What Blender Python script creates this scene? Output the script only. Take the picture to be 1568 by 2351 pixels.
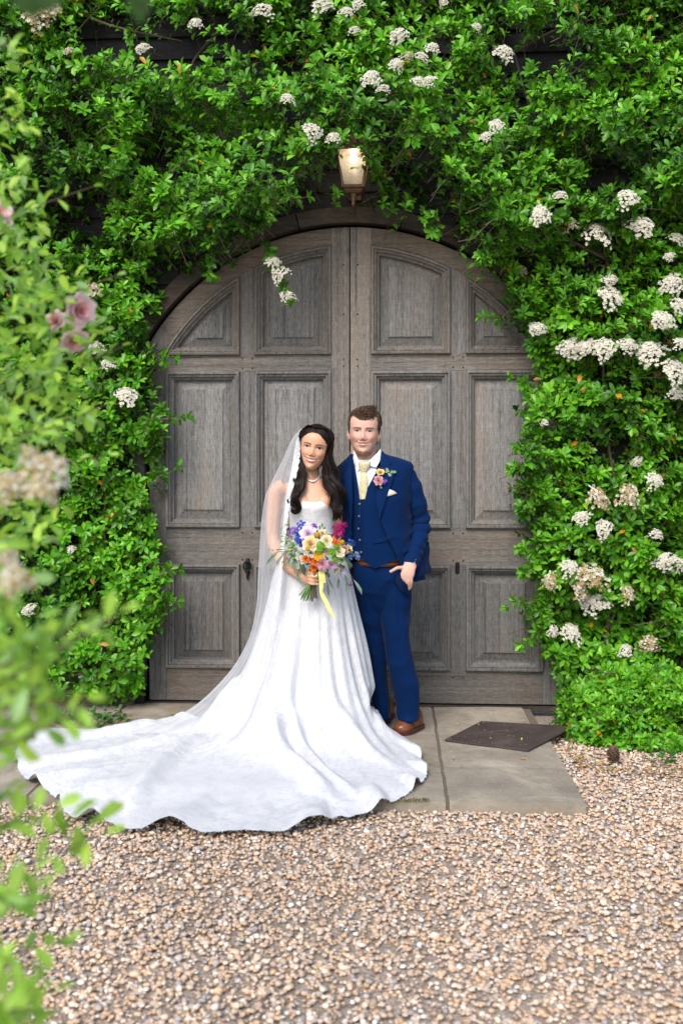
import bpy, bmesh, math, random
import numpy as np
from mathutils import Vector, Matrix

random.seed(7)
rng = np.random.default_rng(11)
scene = bpy.context.scene
COL = scene.collection
for o in list(bpy.data.objects):
    bpy.data.objects.remove(o)

# ------------------------------------------------------------------ camera
DW = 6.02            # metres from the lens to the door plane (Y = 0)
EYE = 1.475          # lens height
FPX = 2286.0         # focal length in units of the 1568 x 2351 working picture
CX0, HOR = 784.0, 1058.0
YAW = math.radians(3.0)
CAM = Vector((0.265, -DW, EYE))
cd = bpy.data.cameras.new('camera')
cam = bpy.data.objects.new('camera', cd)
COL.objects.link(cam)
cam.location = CAM
cam.rotation_euler = (math.radians(90), 0, YAW)
cd.sensor_fit = 'VERTICAL'
cd.sensor_height = 36.0
cd.sensor_width = 24.0
cd.lens = 35.0
cd.shift_y = -0.05
cd.clip_start = 0.05
cd.clip_end = 500
cd.dof.use_dof = True
cd.dof.focus_distance = 5.35
cd.dof.aperture_fstop = 2.5
scene.camera = cam

# ------------------------------------------------------------------ light
world = bpy.data.worlds.new('World')
scene.world = world
world.use_nodes = True
wn = world.node_tree
bg = wn.nodes['Background']
sky = wn.nodes.new('ShaderNodeTexSky')
sky.sky_type = 'NISHITA'
sky.sun_disc = False
SUN_EL, SUN_AZ = math.radians(45), math.radians(199)
sky.sun_elevation = SUN_EL
sky.sun_rotation = SUN_AZ
sky.air_density = 1.0
sky.dust_density = 2.0
sky.ozone_density = 0.6
bg.inputs['Strength'].default_value = 0.13
wn.links.new(sky.outputs['Color'], bg.inputs['Color'])
sd = bpy.data.lights.new('sun', 'SUN')
sd.energy = 1.5
sd.angle = math.radians(32)
sd.color = (1.0, 0.965, 0.925)
sun = bpy.data.objects.new('sun', sd)
COL.objects.link(sun)
sdir = Vector((math.sin(SUN_AZ) * math.cos(SUN_EL), math.cos(SUN_AZ) * math.cos(SUN_EL), math.sin(SUN_EL)))
sun.rotation_euler = (-sdir).to_track_quat('-Z', 'Y').to_euler()
sun.location = sdir * 20
scene.view_settings.view_transform = 'Standard'
scene.view_settings.look = 'None'
scene.view_settings.gamma = 1.0
scene.view_settings.exposure = 1.05
scene.view_settings.use_curve_mapping = False
scene.render.engine = 'CYCLES'
scene.cycles.transparent_max_bounces = 16
scene.cycles.max_bounces = 8
scene.render.resolution_x = 682
scene.render.resolution_y = 1024

# ------------------------------------------------------------------ picture -> place
_f = Vector((-math.sin(YAW), math.cos(YAW), 0))
_r = Vector((math.cos(YAW), math.sin(YAW), 0))
def ray(px, py):
    return _f + _r * ((px - CX0) / FPX) + Vector((0, 0, -(py - HOR) / FPX))
def P(px, py, Y=0.0):
    """point on the plane parallel to the door at depth Y"""
    d = ray(px, py)
    return CAM + d * ((Y - CAM.y) / d.y)
def G(px, py, z=0.0):
    """point on the ground"""
    d = ray(px, py)
    return CAM + d * ((z - CAM.z) / d.z)
def PD(px, py, dist):
    """point at a distance in front of the lens"""
    return CAM + ray(px, py) * dist
def ppm(Y):
    return FPX / (Y + DW)

# ------------------------------------------------------------------ objects
ROOT = {}
def tag(o, label=None, cat=None, group=None, kind=None):
    if label: o['label'] = label
    if cat: o['category'] = cat
    if group: o['group'] = group
    if kind: o['kind'] = kind
    return o
def thing(name, loc, label, cat, group=None, kind=None):
    o = bpy.data.objects.new(name, None)
    o.empty_display_size = 0.1
    COL.objects.link(o)
    o.location = loc
    ROOT[o.name] = Vector(loc)
    return tag(o, label, cat, group, kind)
def off(parent):
    v = Vector((0, 0, 0))
    p = parent
    while p is not None:
        v += p.location
        p = p.parent
    return v
def link(name, me, parent=None, loc=None):
    o = bpy.data.objects.new(name, me)
    COL.objects.link(o)
    if parent is not None:
        o.parent = parent
    if loc is not None:
        o.location = loc
    return o
def mesh_np(name, V, F, mat=None, smooth=False, color=None, uv=None, shift=None):
    """V (n,3) array, F (m,k) array of equal polygons or list of tuples"""
    me = bpy.data.meshes.new(name)
    V = np.asarray(V, dtype=np.float32)
    if shift is not None:
        V = V - np.asarray(shift, dtype=np.float32)
    if isinstance(F, np.ndarray):
        k = F.shape[1]
        me.vertices.add(len(V))
        me.vertices.foreach_set('co', np.ascontiguousarray(V, dtype=np.float32).ravel())
        me.loops.add(F.size)
        me.loops.foreach_set('vertex_index', F.astype(np.int32).ravel())
        me.polygons.add(len(F))
        me.polygons.foreach_set('loop_start', np.arange(0, F.size, k, dtype=np.int32))
        me.update(calc_edges=True)
        me.validate()
    else:
        me.from_pydata([tuple(map(float, v)) for v in V], [], [tuple(int(i) for i in f) for f in F])
    if color is not None:
        c = np.asarray(color, dtype=np.float32)
        if c.shape[1] == 3:
            c = np.concatenate([c, np.ones((len(c), 1), np.float32)], 1)
        a = me.attributes.new('tone', 'FLOAT_COLOR', 'POINT')
        a.data.foreach_set('color', c.ravel())
    if uv is not None:
        li = np.empty(len(me.loops), dtype=np.int32)
        me.loops.foreach_get('vertex_index', li)
        ul = me.uv_layers.new(name='uv')
        ul.data.foreach_set('uv', np.asarray(uv, dtype=np.float32)[li].ravel())
    me.polygons.foreach_set('use_smooth', np.full(len(me.polygons), smooth))
    if mat is not None:
        me.materials.append(mat)
    return me
def part(name, V, F, mat, parent=None, smooth=False, color=None, uv=None):
    sh = off(parent) if parent is not None else (0, 0, 0)
    return link(name, mesh_np(name, V, F, mat, smooth, color, uv, sh), parent)

class MB:
    """collects shapes into one mesh"""
    def __init__(self):
        self.v, self.f, self.c = [], [], []
    def add(self, V, F, col=None):
        b = len(self.v)
        self.v.extend([tuple(map(float, v)) for v in V])
        self.f.extend([tuple(int(i) + b for i in f) for f in F])
        if col is not None:
            self.c.extend([tuple(col)] * len(V))
        return self
    def part(self, name, mat, parent=None, smooth=False):
        return part(name, np.array(self.v), self.f, mat, parent, smooth, np.array(self.c) if self.c else None)
    def mesh(self, name, mat, smooth=False):
        return mesh_np(name, np.array(self.v), self.f, mat, smooth, np.array(self.c) if self.c else None)
    def box(self, lo, hi, bev=0.0, col=None):
        x0, y0, z0 = lo; x1, y1, z1 = hi
        if bev <= 0:
            V = [(x0,y0,z0),(x1,y0,z0),(x1,y1,z0),(x0,y1,z0),(x0,y0,z1),(x1,y0,z1),(x1,y1,z1),(x0,y1,z1)]
            F = [(0,3,2,1),(4,5,6,7),(0,1,5,4),(1,2,6,5),(2,3,7,6),(3,0,4,7)]
            return self.add(V, F, col)
        bm = bmesh.new()
        bmesh.ops.create_cube(bm, size=1)
        for v in bm.verts:
            v.co = Vector((x0 + (v.co.x + .5) * (x1 - x0), y0 + (v.co.y + .5) * (y1 - y0), z0 + (v.co.z + .5) * (z1 - z0)))
        bmesh.ops.bevel(bm, geom=bm.edges[:], offset=bev, segments=1, affect='EDGES')
        V = [v.co[:] for v in bm.verts]
        bm.verts.index_update()
        F = [[v.index for v in f.verts] for f in bm.faces]
        bm.free()
        return self.add(V, F, col)
    def tube(self, pts, rad, n=8, caps=True, col=None, flat=1.0):
        V, F = tube_vf(pts, rad, n, caps, flat)
        return self.add(V, F, col)
    def ball(self, c, r, n=10, m=7, col=None):
        r = r if hasattr(r, '__len__') else (r, r, r)
        V = [(c[0], c[1], c[2] + r[2])]
        for j in range(1, m):
            t = math.pi * j / m
            for i in range(n):
                a = 2 * math.pi * i / n
                V.append((c[0] + r[0]*math.sin(t)*math.cos(a), c[1] + r[1]*math.sin(t)*math.sin(a), c[2] + r[2]*math.cos(t)))
        V.append((c[0], c[1], c[2] - r[2]))
        F = [(0, 1 + i, 1 + (i + 1) % n) for i in range(n)]
        for j in range(m - 2):
            for i in range(n):
                a, b = 1 + j*n + i, 1 + j*n + (i + 1) % n
                F.append((a, a + n, b + n, b))
        L = len(V) - 1
        F += [(L, L - n + (i + 1) % n, L - n + i) for i in range(n)]
        return self.add(V, F, col)
    def lathe(self, c, prof, n=20, axis=None, col=None, sq=None):
        """prof: (radius, height) going up from c, optional frame matrix, sq: four sided"""
        M = axis or Matrix.Identity(3)
        V, F = [], []
        for (r, h) in prof:
            for i in range(n):
                a = 2 * math.pi * (i + (0.5 if sq else 0)) / n
                k = r * (math.sqrt(2) if sq else 1)
                V.append(Vector(c) + M @ Vector((k * math.cos(a), k * math.sin(a), h)))
        for j in range(len(prof) - 1):
            for i in range(n):
                a, b = j*n + i, j*n + (i + 1) % n
                F.append((a, b, b + n, a + n))
        F.append(tuple(range(n))[::-1])
        F.append(tuple(range((len(prof) - 1)*n, len(prof)*n)))
        return self.add(V, F, col)

def catmull(pts, n):
    """n samples of a smooth curve through pts (any dimension)"""
    p = np.array([tuple(q) for q in pts], float)
    m = len(p)
    if m == 2:
        t = np.linspace(0, 1, n)[:, None]
        return p[0]*(1 - t) + p[1]*t
    t = np.linspace(0, m - 1, n)
    i = np.minimum(t.astype(int), m - 2)
    u = (t - i)[:, None]
    P0 = np.where((i > 0)[:, None], p[np.maximum(i - 1, 0)], 2*p[0] - p[1])
    P1, P2 = p[i], p[i + 1]
    P3 = np.where((i + 2 < m)[:, None], p[np.minimum(i + 2, m - 1)], 2*p[m-1] - p[m-2])
    return 0.5*((2*P1) + (-P0 + P2)*u + (2*P0 - 5*P1 + 4*P2 - P3)*u**2 + (-P0 + 3*P1 - 3*P2 + P3)*u**3)

def tube_vf(pts, rad, n=8, caps=True, flat=1.0):
    p = np.array([tuple(q) for q in pts], float)
    m = len(p)
    rad = np.full(m, rad, float) if not hasattr(rad, '__len__') else np.array(rad, float)
    t = np.gradient(p, axis=0)
    t /= np.linalg.norm(t, axis=1)[:, None] + 1e-9
    up = np.array([0, 0, 1.0]) if abs(t[0][2]) < 0.9 else np.array([0, 1.0, 0])
    u = np.cross(up, t[0]); u /= np.linalg.norm(u)
    V = []
    ang = np.arange(n) * 2 * math.pi / n
    for j in range(m):
        u = u - t[j]*np.dot(u, t[j]); u /= np.linalg.norm(u) + 1e-9
        w = np.cross(t[j], u)
        for a in ang:
            V.append(p[j] + rad[j]*(u*math.cos(a) + w*math.sin(a)*flat))
    F = []
    for j in range(m - 1):
        for i in range(n):
            a, b = j*n + i, j*n + (i + 1) % n
            F.append((a, b, b + n, a + n))
    if caps:
        F.append(tuple(range(n))[::-1])
        F.append(tuple(range((m - 1)*n, m*n)))
    return V, F

def grid_faces(nu, nv, wrap_u=False):
    """vertices laid out v-major: index = j*nu + i"""
    F = []
    for j in range(nv - 1):
        for i in range(nu if wrap_u else nu - 1):
            a, b = j*nu + i, j*nu + (i + 1) % nu
            F.append((a, b, b + nu, a + nu))
    return np.array(F, dtype=np.int32)

def unit(v):
    return v/(np.linalg.norm(v, axis=-1, keepdims=True) + 1e-9)

# value noise for shaping geometry
def vnoise(x, y, z=0.0, seed=0):
    x, y, z = np.broadcast_arrays(np.asarray(x, float), np.asarray(y, float), np.asarray(z, float))
    xi, yi, zi = np.floor(x).astype(np.int64), np.floor(y).astype(np.int64), np.floor(z).astype(np.int64)
    def h(a, b, c):
        n = (a*374761393 + b*668265263 + c*2147483647 + seed*974711) & 0xffffffff
        n = ((n ^ (n >> 13))*1274126177) & 0xffffffff
        n = (n ^ (n >> 16)) & 0xffffffff
        return n/4294967295.0
    fx, fy, fz = x - xi, y - yi, z - zi
    s = lambda t: t*t*(3 - 2*t)
    fx, fy, fz = s(fx), s(fy), s(fz)
    r = 0
    for a in (0, 1):
        for b in (0, 1):
            for c in (0, 1):
                w = (fx if a else 1 - fx)*(fy if b else 1 - fy)*(fz if c else 1 - fz)
                r = r + w*h(xi + a, yi + b, zi + c)
    return r
def fbm(x, y, z=0.0, seed=0, o=3):
    r, a, t = 0, 1.0, 0
    for k in range(o):
        r = r + a*vnoise(np.asarray(x)*2**k, np.asarray(y)*2**k, np.asarray(z)*2**k, seed + k)
        t += a; a *= .5
    return r/t
def sstep(a, b, x):
    t = np.clip((np.asarray(x, float) - a)/(b - a), 0, 1)
    return t*t*(3 - 2*t)

def vnormals(co, FF):
    F = np.asarray(FF)
    n = np.cross(co[F[:, 2]] - co[F[:, 0]], co[F[:, -1]] - co[F[:, 1]])
    N = np.zeros_like(co, dtype=float)
    for k in range(F.shape[1]):
        np.add.at(N, F[:, k], n)
    return N/(np.linalg.norm(N, axis=1, keepdims=True) + 1e-9)
def wrinkle(co, FF, amp, sx, sz, seed, slant=0.0, sharp=2.0):
    """cloth drag lines pushed along the surface normal; amp is an array per vertex"""
    N = vnormals(co, FF)
    u = (co[:, 0] + co[:, 1]*.7)*sx; w = co[:, 2]*sz + co[:, 0]*slant
    n = fbm(u, w, co[:, 1]*3, seed, 2)
    r = np.clip(1 - np.abs(2*n - 1)*sharp, 0, 1)**1.5
    return co + N*((r - .25)*amp)[:, None]
def remesh(V, F, voxel, smooth=2, fac=0.5):
    """fuse closed shapes into one continuous skin"""
    me = mesh_np('tmp', np.array(V), F)
    ob = bpy.data.objects.new('tmp', me)
    COL.objects.link(ob)
    m = ob.modifiers.new('r', 'REMESH'); m.mode = 'VOXEL'; m.voxel_size = voxel; m.use_smooth_shade = True
    if smooth:
        s = ob.modifiers.new('s', 'SMOOTH'); s.factor = fac; s.iterations = smooth
    dg = bpy.context.evaluated_depsgraph_get()
    ev = ob.evaluated_get(dg)
    em = ev.to_mesh()
    co = np.empty(len(em.vertices)*3, np.float32); em.vertices.foreach_get('co', co)
    li = np.empty(len(em.loops), np.int32); em.loops.foreach_get('vertex_index', li)
    ls = np.empty(len(em.polygons), np.int32); em.polygons.foreach_get('loop_total', ls)
    quad = len(ls) > 0 and ls.min() == ls.max()
    if quad:
        FF = li.reshape(-1, ls[0]).copy()
    else:
        FF, k = [], 0
        for n in ls:
            FF.append(tuple(li[k:k + n])); k += n
    co = co.reshape(-1, 3).copy()
    ev.to_mesh_clear()
    bpy.data.objects.remove(ob); bpy.data.meshes.remove(me)
    return co, FF
# ------------------------------------------------------------------ materials
class Nt:
    def __init__(self, name):
        self.m = bpy.data.materials.new(name)
        self.m.use_nodes = True
        self.t = self.m.node_tree
        self.b = self.t.nodes['Principled BSDF']
        self.out = self.t.nodes['Material Output']
    def n(self, typ, ins=None, **props):
        nd = self.t.nodes.new('ShaderNode' + typ)
        for k, v in props.items():
            setattr(nd, k, v)
        for k, v in (ins or {}).items():
            self.set(nd.inputs[k], v)
        return nd
    def set(self, sock, v):
        if isinstance(v, bpy.types.NodeSocket):
            self.t.links.new(v, sock)
        elif isinstance(v, bpy.types.Node):
            self.t.links.new(v.outputs[0], sock)
        else:
            if hasattr(sock.default_value, '__len__') and hasattr(v, '__len__') and len(v) == 3 and len(sock.default_value) == 4:
                v = (*v, 1)
            sock.default_value = v
    def bs(self, **kw):
        for k, v in kw.items():
            self.set(self.b.inputs[k.replace('_', ' ')], v)
    def math(self, op, a, b=None, c=None, clamp=False):
        nd = self.n('Math', operation=op, use_clamp=clamp)
        self.set(nd.inputs[0], a)
        if b is not None: self.set(nd.inputs[1], b)
        if c is not None: self.set(nd.inputs[2], c)
        return nd.outputs[0]
    def mix(self, fac, a, b, mode='MIX'):
        nd = self.n('Mix', data_type='RGBA', blend_type=mode)
        self.set(nd.inputs['Factor'], fac)
        self.set(nd.inputs[6], a); self.set(nd.inputs[7], b)
        return nd.outputs[2]
    def ramp(self, fac, stops, interp='LINEAR'):
        nd = self.n('ValToRGB')
        nd.color_ramp.interpolation = interp
        e = nd.color_ramp.elements
        while len(e) < len(stops): e.new(0.5)
        for k, (p, c) in enumerate(stops):
            e[k].position = p
            e[k].color = (*c, 1) if hasattr(c, '__len__') else (c, c, c, 1)
        self.set(nd.inputs[0], fac)
        return nd.outputs[0]
    def noise(self, vec, scale, detail=4, rough=.55, dist=0.0, out=0):
        nd = self.n('TexNoise', {'Scale': scale, 'Detail': detail, 'Roughness': rough, 'Distortion': dist})
        if vec is not None: self.set(nd.inputs['Vector'], vec)
        return nd.outputs[out]
    def mapping(self, vec, scale=(1, 1, 1), loc=(0, 0, 0), rot=(0, 0, 0)):
        nd = self.n('Mapping', {'Scale': scale, 'Location': loc, 'Rotation': rot})
        self.set(nd.inputs['Vector'], vec)
        return nd.outputs[0]
    def bump(self, h, strength=.4, dist=.01, normal=None):
        nd = self.n('Bump', {'Strength': strength, 'Distance': dist})
        self.set(nd.inputs['Height'], h)
        if normal is not None: self.set(nd.inputs['Normal'], normal)
        return nd.outputs[0]
    def obj(self): return self.n('TexCoord').outputs['Object']
    def uv(self): return self.n('TexCoord').outputs['UV']
    def rnd(self): return self.n('ObjectInfo').outputs['Random']
    def ocol(self): return self.n('ObjectInfo').outputs['Color']
    def tone(self): return self.n('Attribute', attribute_name='tone').outputs['Color']

def simple(name, col, rough=.6, metal=0.0, nscale=0, namp=.25, bump=0, spec=None, sheen=0):
    k = Nt(name)
    c = col
    if nscale:
        nz = k.noise(k.obj(), nscale, 5, .6)
        c = k.mix(nz, tuple(x*(1 - namp) for x in col), tuple(min(1, x*(1 + namp)) for x in col))
        if bump:
            k.bs(Normal=k.bump(nz, bump, .004))
    k.bs(Base_Color=c, Roughness=rough, Metallic=metal)
    if spec is not None: k.bs(Specular_IOR_Level=spec)
    if sheen: k.bs(Sheen_Weight=sheen)
    return k.m

def wood(name, axis, stops, warm=(.15, .09, .05), warm_amt=.4):
    """weathered oak; axis 2 = grain upright, 0 = grain level"""
    k = Nt(name)
    o = k.obj()
    r = k.rnd()
    comb = k.n('CombineXYZ', {0: k.math('MULTIPLY', r, 37.0), 1: k.math('MULTIPLY', r, 11.0), 2: k.math('MULTIPLY', r, 53.0)})
    vec = k.n('VectorMath', {0: o, 1: comb.outputs[0]}, operation='ADD').outputs[0]
    s1 = [60, 60, 60]; s1[axis] = 1.1
    s2 = [260, 260, 260]; s2[axis] = 22
    s3 = [5, 5, 5]; s3[axis] = 1.2
    g1 = k.noise(k.mapping(vec, s1), 1.0, 4, .6, .15)
    g2 = k.noise(k.mapping(vec, s2), 1.0, 3, .6)
    g3 = k.noise(k.mapping(vec, s3), 1.0, 4, .6, .6)
    fl = [18, 18, 18]; fl[axis] = 120      # ray flecks across the grain
    g4 = k.noise(k.mapping(vec, fl), 1.0, 2, .5, .8)
    g = k.math('ADD', k.math('MULTIPLY', g1, .34), k.math('MULTIPLY', g2, .56))
    g = k.math('ADD', g, k.math('MULTIPLY', g4, .14))
    g = k.math('ADD', g, k.math('MULTIPLY', k.math('SUBTRACT', g3, .5), .24))
    c = k.ramp(g, stops)
    wfac = k.math('MULTIPLY', k.ramp(g3, [(.48, 0), (.72, 1)]), warm_amt)
    c = k.mix(wfac, c, k.mix(g2, tuple(x*.55 for x in warm), tuple(x*1.5 for x in warm)))
    c = k.mix(1.0, c, k.ocol(), 'MULTIPLY')
    cr = k.ramp(g1, [(.30, 0), (.40, 1)])
    c = k.mix(k.math('MULTIPLY', k.math('SUBTRACT', 1.0, cr), .35), c, (.03, .024, .02))
    k.bs(Base_Color=c, Roughness=.82, Specular_IOR_Level=.25)
    h = k.math('ADD', k.math('MULTIPLY', g1, .6), k.math('MULTIPLY', g2, .4))
    k.bs(Normal=k.bump(h, .55, .004))
    return k.m

OAK = [(.30, (.040, .036, .033)), (.44, (.113, .109, .102)), (.57, (.189, .184, .175)), (.74, (.30, .297, .288))]
M = {}
M['oak_v'] = wood('weathered_oak_upright', 2, OAK)
M['oak_h'] = wood('weathered_oak_level', 0, OAK)
M['oak_dark'] = wood('shaded_oak_frame', 0, [(.3, (.012, .010, .009)), (.5, (.038, .031, .026)), (.75, (.09, .075, .064))])  # frame oak darkened: shade under the overhanging leaves is in the colour
M['board'] = wood('black_weatherboard', 0, [(.3, (.008, .008, .009)), (.55, (.022, .022, .025)), (.8, (.055, .055, .06))], (.03, .03, .03), .2)
M['iron'] = simple('black_iron', (.012, .011, .011), .5, .6, 60, .4, .3)
M['void'] = simple('dark_gap', (.006, .005, .005), .9)

def brick_mat():
    k = Nt('old_brick')
    o = k.obj(); r = k.rnd()
    c = k.ramp(r, [(0, (.20, .055, .03)), (.4, (.14, .06, .04)), (.7, (.09, .055, .04)), (1, (.10, .085, .06))])
    n = k.noise(o, 28, 5, .65)
    c = k.mix(k.ramp(n, [(.45, 0), (.75, .75)]), c, (.07, .075, .045))
    k.bs(Base_Color=c, Roughness=.9, Normal=k.bump(n, .6, .006))
    return k.m
M['brick'] = brick_mat()
M['mortar'] = simple('old_mortar', (.16, .14, .115), .95, 0, 60, .4, .5)

def slab_mat():
    k = Nt('paving_stone')
    o = k.obj(); r = k.rnd()
    n1 = k.noise(o, 3.2, 6, .65, .3); n2 = k.noise(o, 120, 4, .7); n3 = k.noise(o, 14, 5, .7, .5)
    c = k.ramp(n1, [(.28, (.18, .143, .10)), (.5, (.335, .275, .20)), (.74, (.50, .42, .31))])
    c = k.mix(k.math('MULTIPLY', k.ramp(n3, [(.5, 0), (.7, 1)]), .45), c, (.10, .09, .072))
    c = k.mix(k.math('MULTIPLY', n2, .5), c, k.mix(1.0, c, (.62, .62, .62), 'MULTIPLY'))
    c = k.mix(.35, c, k.ramp(r, [(0, (.16, .145, .12)), (1, (.30, .28, .24))]))
    n4 = k.noise(o, 2.1, 5, .7, 1.2)
    c = k.mix(k.math('MULTIPLY', k.ramp(n4, [(.52, 0), (.66, 1)]), .5), c, (.47, .41, .32))
    n5 = k.noise(o, 1.3, 4, .6, .6)
    c = k.mix(k.math('MULTIPLY', k.ramp(n5, [(.55, 0), (.72, 1)]), .45), c, (.13, .125, .115))
    k.bs(Base_Color=c, Roughness=.88, Normal=k.bump(k.math('ADD', n2, n3), .7, .005))
    return k.m
M['slab'] = slab_mat()
M['joint'] = simple('sandy_joint', (.14, .115, .085), .95, 0, 70, .5, .5)
def ground_mat():
    k = Nt('gravel_bed')
    o = k.obj()
    v = k.n('TexVoronoi', {'Scale': 75.0, 'Vector': o})
    n = k.noise(o, 3, 4)
    c = k.ramp(v.outputs['Color'], [(.15, (.26, .20, .155)), (.5, (.38, .31, .245)), (.85, (.46, .38, .31))])
    c = k.mix(k.math('MULTIPLY', n, .4), c, (.12, .09, .065))
    k.bs(Base_Color=c, Roughness=.95, Normal=k.bump(v.outputs['Distance'], .8, .01))
    return k.m
M['ground'] = ground_mat()
def tone_mat(name, rough=.6, transl=0.0, spec=.3, tint=(1.25, 1.3, .7),  bump=0, bscale=200, sheen=0, sss=0):
    """colour comes from the piece itself (per leaf, per stone, per petal)"""
    k = Nt(name)
    t = k.tone()
    c = t
    if bump:
        nz = k.noise(k.obj(), bscale, 3)
        k.bs(Normal=k.bump(nz, bump, .002))
        c = k.mix(k.math('MULTIPLY', nz, .5), t, k.mix(1.0, t, (.6, .6, .6), 'MULTIPLY'))
    k.bs(Base_Color=c, Roughness=rough, Specular_IOR_Level=spec)
    if sheen: k.bs(Sheen_Weight=sheen)
    if sss:
        k.bs(Subsurface_Weight=sss, Subsurface_Radius=(.9, .35, .2), Subsurface_Scale=.006)
    if transl:
        tr = k.n('BsdfTranslucent', {'Color': k.mix(1.0, c, tint, 'MULTIPLY')})
        mx = k.n('MixShader', {0: transl, 1: k.b.outputs[0], 2: tr.outputs[0]})
        k.set(k.out.inputs['Surface'], mx.outputs[0])
    return k.m
M['stone'] = tone_mat('pebble', .75, 0, .3, bump=.3, bscale=300)
M['leaf'] = tone_mat('shrub_leaf', .36, .22, .34)
M['fleaf'] = tone_mat('bush_leaf', .42, .38, .4)
M['petal'] = tone_mat('petal', .6, .3, .25, (1.0, 1.0, 1.0))
M['bark'] = simple('twig_bark', (.09, .065, .045), .9, 0, 80, .4, .4)
M['litter'] = tone_mat('dry_leaf', .8, .1, .2)
def plate_mat():
    k = Nt('worn_brown_board')
    o = k.obj()
    n1 = k.noise(o, 5, 6, .65, .4); n2 = k.noise(o, 90, 4, .7)
    c = k.ramp(n1, [(.3, (.032, .022, .018)), (.55, (.06, .042, .035)), (.8, (.12, .085, .07))])
    c = k.mix(k.ramp(n2, [(.62, 0), (.72, .6)]), c, (.2, .16, .13))
    k.bs(Base_Color=c, Roughness=.75, Normal=k.bump(k.math('ADD', n1, n2), .4, .004))
    return k.m
M['plate'] = plate_mat()
M['bronze'] = simple('aged_bronze', (.16, .095, .055), .45, .75, 40, .5, .2)
def glass_mat():
    k = Nt('frosty_old_glass')
    n = k.noise(k.obj(), 22, 5, .7)
    tr = k.n('BsdfTransparent', {'Color': (.95, .93, .9, 1)})
    k.bs(Base_Color=(.75, .72, .68, 1), Roughness=.25, Transmission_Weight=0.0)
    tl = k.n('BsdfTranslucent', {'Color': (.85, .8, .72, 1)})
    a = k.n('MixShader', {0: .5, 1: k.b.outputs[0], 2: tl.outputs[0]})
    mx = k.n('MixShader', {0: k.ramp(n, [(.35, .25), (.7, .55)]), 1: tr.outputs[0], 2: a.outputs[0]})
    k.set(k.out.inputs['Surface'], mx.outputs[0])
    return k.m
M['glass'] = glass_mat()
def bulb_mat():
    k = Nt('lit_bulb')
    k.bs(Base_Color=(1, .9, .7, 1), Emission_Color=(1, .84, .60, 1), Emission_Strength=30.0)
    return k.m
M['bulb'] = bulb_mat()
# ------------------------------------------------------------------ ground, paving
KD = 379.5
def DX(px): return (px - 804.5)/KD
def DZ(py): return EYE - (py - HOR)/KD
GZ = -0.045
V = [(-60, -60, GZ - .014), (60, -60, GZ - .014), (60, 60, GZ - .014), (-60, 60, GZ - .014)]
ground = part('ground', V, [(0, 1, 2, 3)], M['ground'])
tag(ground, 'tan pea gravel drive in front of the barn', kind='structure')

pave = bpy.data.objects.new('pavement', None); COL.objects.link(pave)
tag(pave, 'grey stone paving laid along the foot of the door', kind='structure')
ybs = [0.02, G(1025, 1684).y, G(1025, 1757).y, G(1025, 1840).y]
xr_, xm_ = G(1340, 1836).x, G(1021, 1800).x
cols = [xr_, xm_]
while cols[-1] > -2.6:
    cols.append(cols[-1] - (.62 + .05*math.sin(len(cols)*2.3)))
MB().box((cols[-1] + .01, ybs[3] + .02, -.12), (xr_ - .012, .3, -.012)).part('joint_bed', M['joint'], pave)
for i in range(len(cols) - 1):
    for j in range(3):
        jx = (0, .0, 0)[j] if i else 0
        x1, x0 = cols[i] - (0 if i == 0 else .008), cols[i + 1] + .008
        y1, y0 = ybs[j] - .009, ybs[j + 1] + .009
        if j == 0 and i == 0: x1 -= .06
        m = MB()
        n = 9
        zt = random.uniform(-.002, .003)
        # a slab with a gently worn top and chipped edge
        xs = np.linspace(x0, x1, n); ys = np.linspace(y0, y1, n)
        XX, YY = np.meshgrid(xs, ys)
        jit = (vnoise(XX*40, YY*40, 0, 5) - .5)*.006
        ed = np.zeros_like(XX); ed[0, :] = ed[-1, :] = 1; ed[:, 0] = ed[:, -1] = 1
        XX2 = XX + ed*jit; YY2 = YY + ed*jit
        ZZ = zt + (vnoise(XX*6, YY*6, 0, 9) - .5)*.006 - ed*.005
        top = np.stack([XX2, YY2, ZZ], -1).reshape(-1, 3)
        F = [tuple(f) for f in grid_faces(n, n)]
        rim = [k for k in range(n)] + [k*n + n - 1 for k in range(1, n)] + [n*n - 1 - k for k in range(1, n)] + [(n - 1 - k)*n for k in range(1, n - 1)]
        b = len(top)
        bot = np.array([(top[k][0], top[k][1], -.10) for k in rim])
        F += [(rim[k], b + k, b + (k + 1) % len(rim), rim[(k + 1) % len(rim)]) for k in range(len(rim))]
        part('paving_slab', np.vstack([top, bot]), F, M['slab'], pave)

# worn brown board lying askew on the slabs
pts = [G(1020, 1700, .006), G(1105, 1657, .006), G(1300, 1668, .006), G(1296, 1680, .006), G(1212, 1724, .006)]
bm = MB()
top = [(p.x, p.y, .010) for p in pts]; bot = [(p.x, p.y, .0035) for p in pts]
n = len(pts)
bm.add(top + bot, [tuple(range(n))[::-1], tuple(range(n, 2*n))] + [(i, (i + 1) % n, n + (i + 1) % n, n + i) for i in range(n)])
b0 = thing('ground_board', (pts[0].x, pts[0].y, .004), 'flat dark brown board lying askew on the paving by the right of the door', 'board')
bm.part('slab', M['plate'], b0)
rg = MB(); c = G(1150, 1681, .011)
rg.tube([(c.x + .07*math.cos(a), c.y + .025*math.sin(a), .0105) for a in np.linspace(0, 2*math.pi, 25)], .004, 5, False)
rg.part('lifting_eye', M['plate'], b0)

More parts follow.
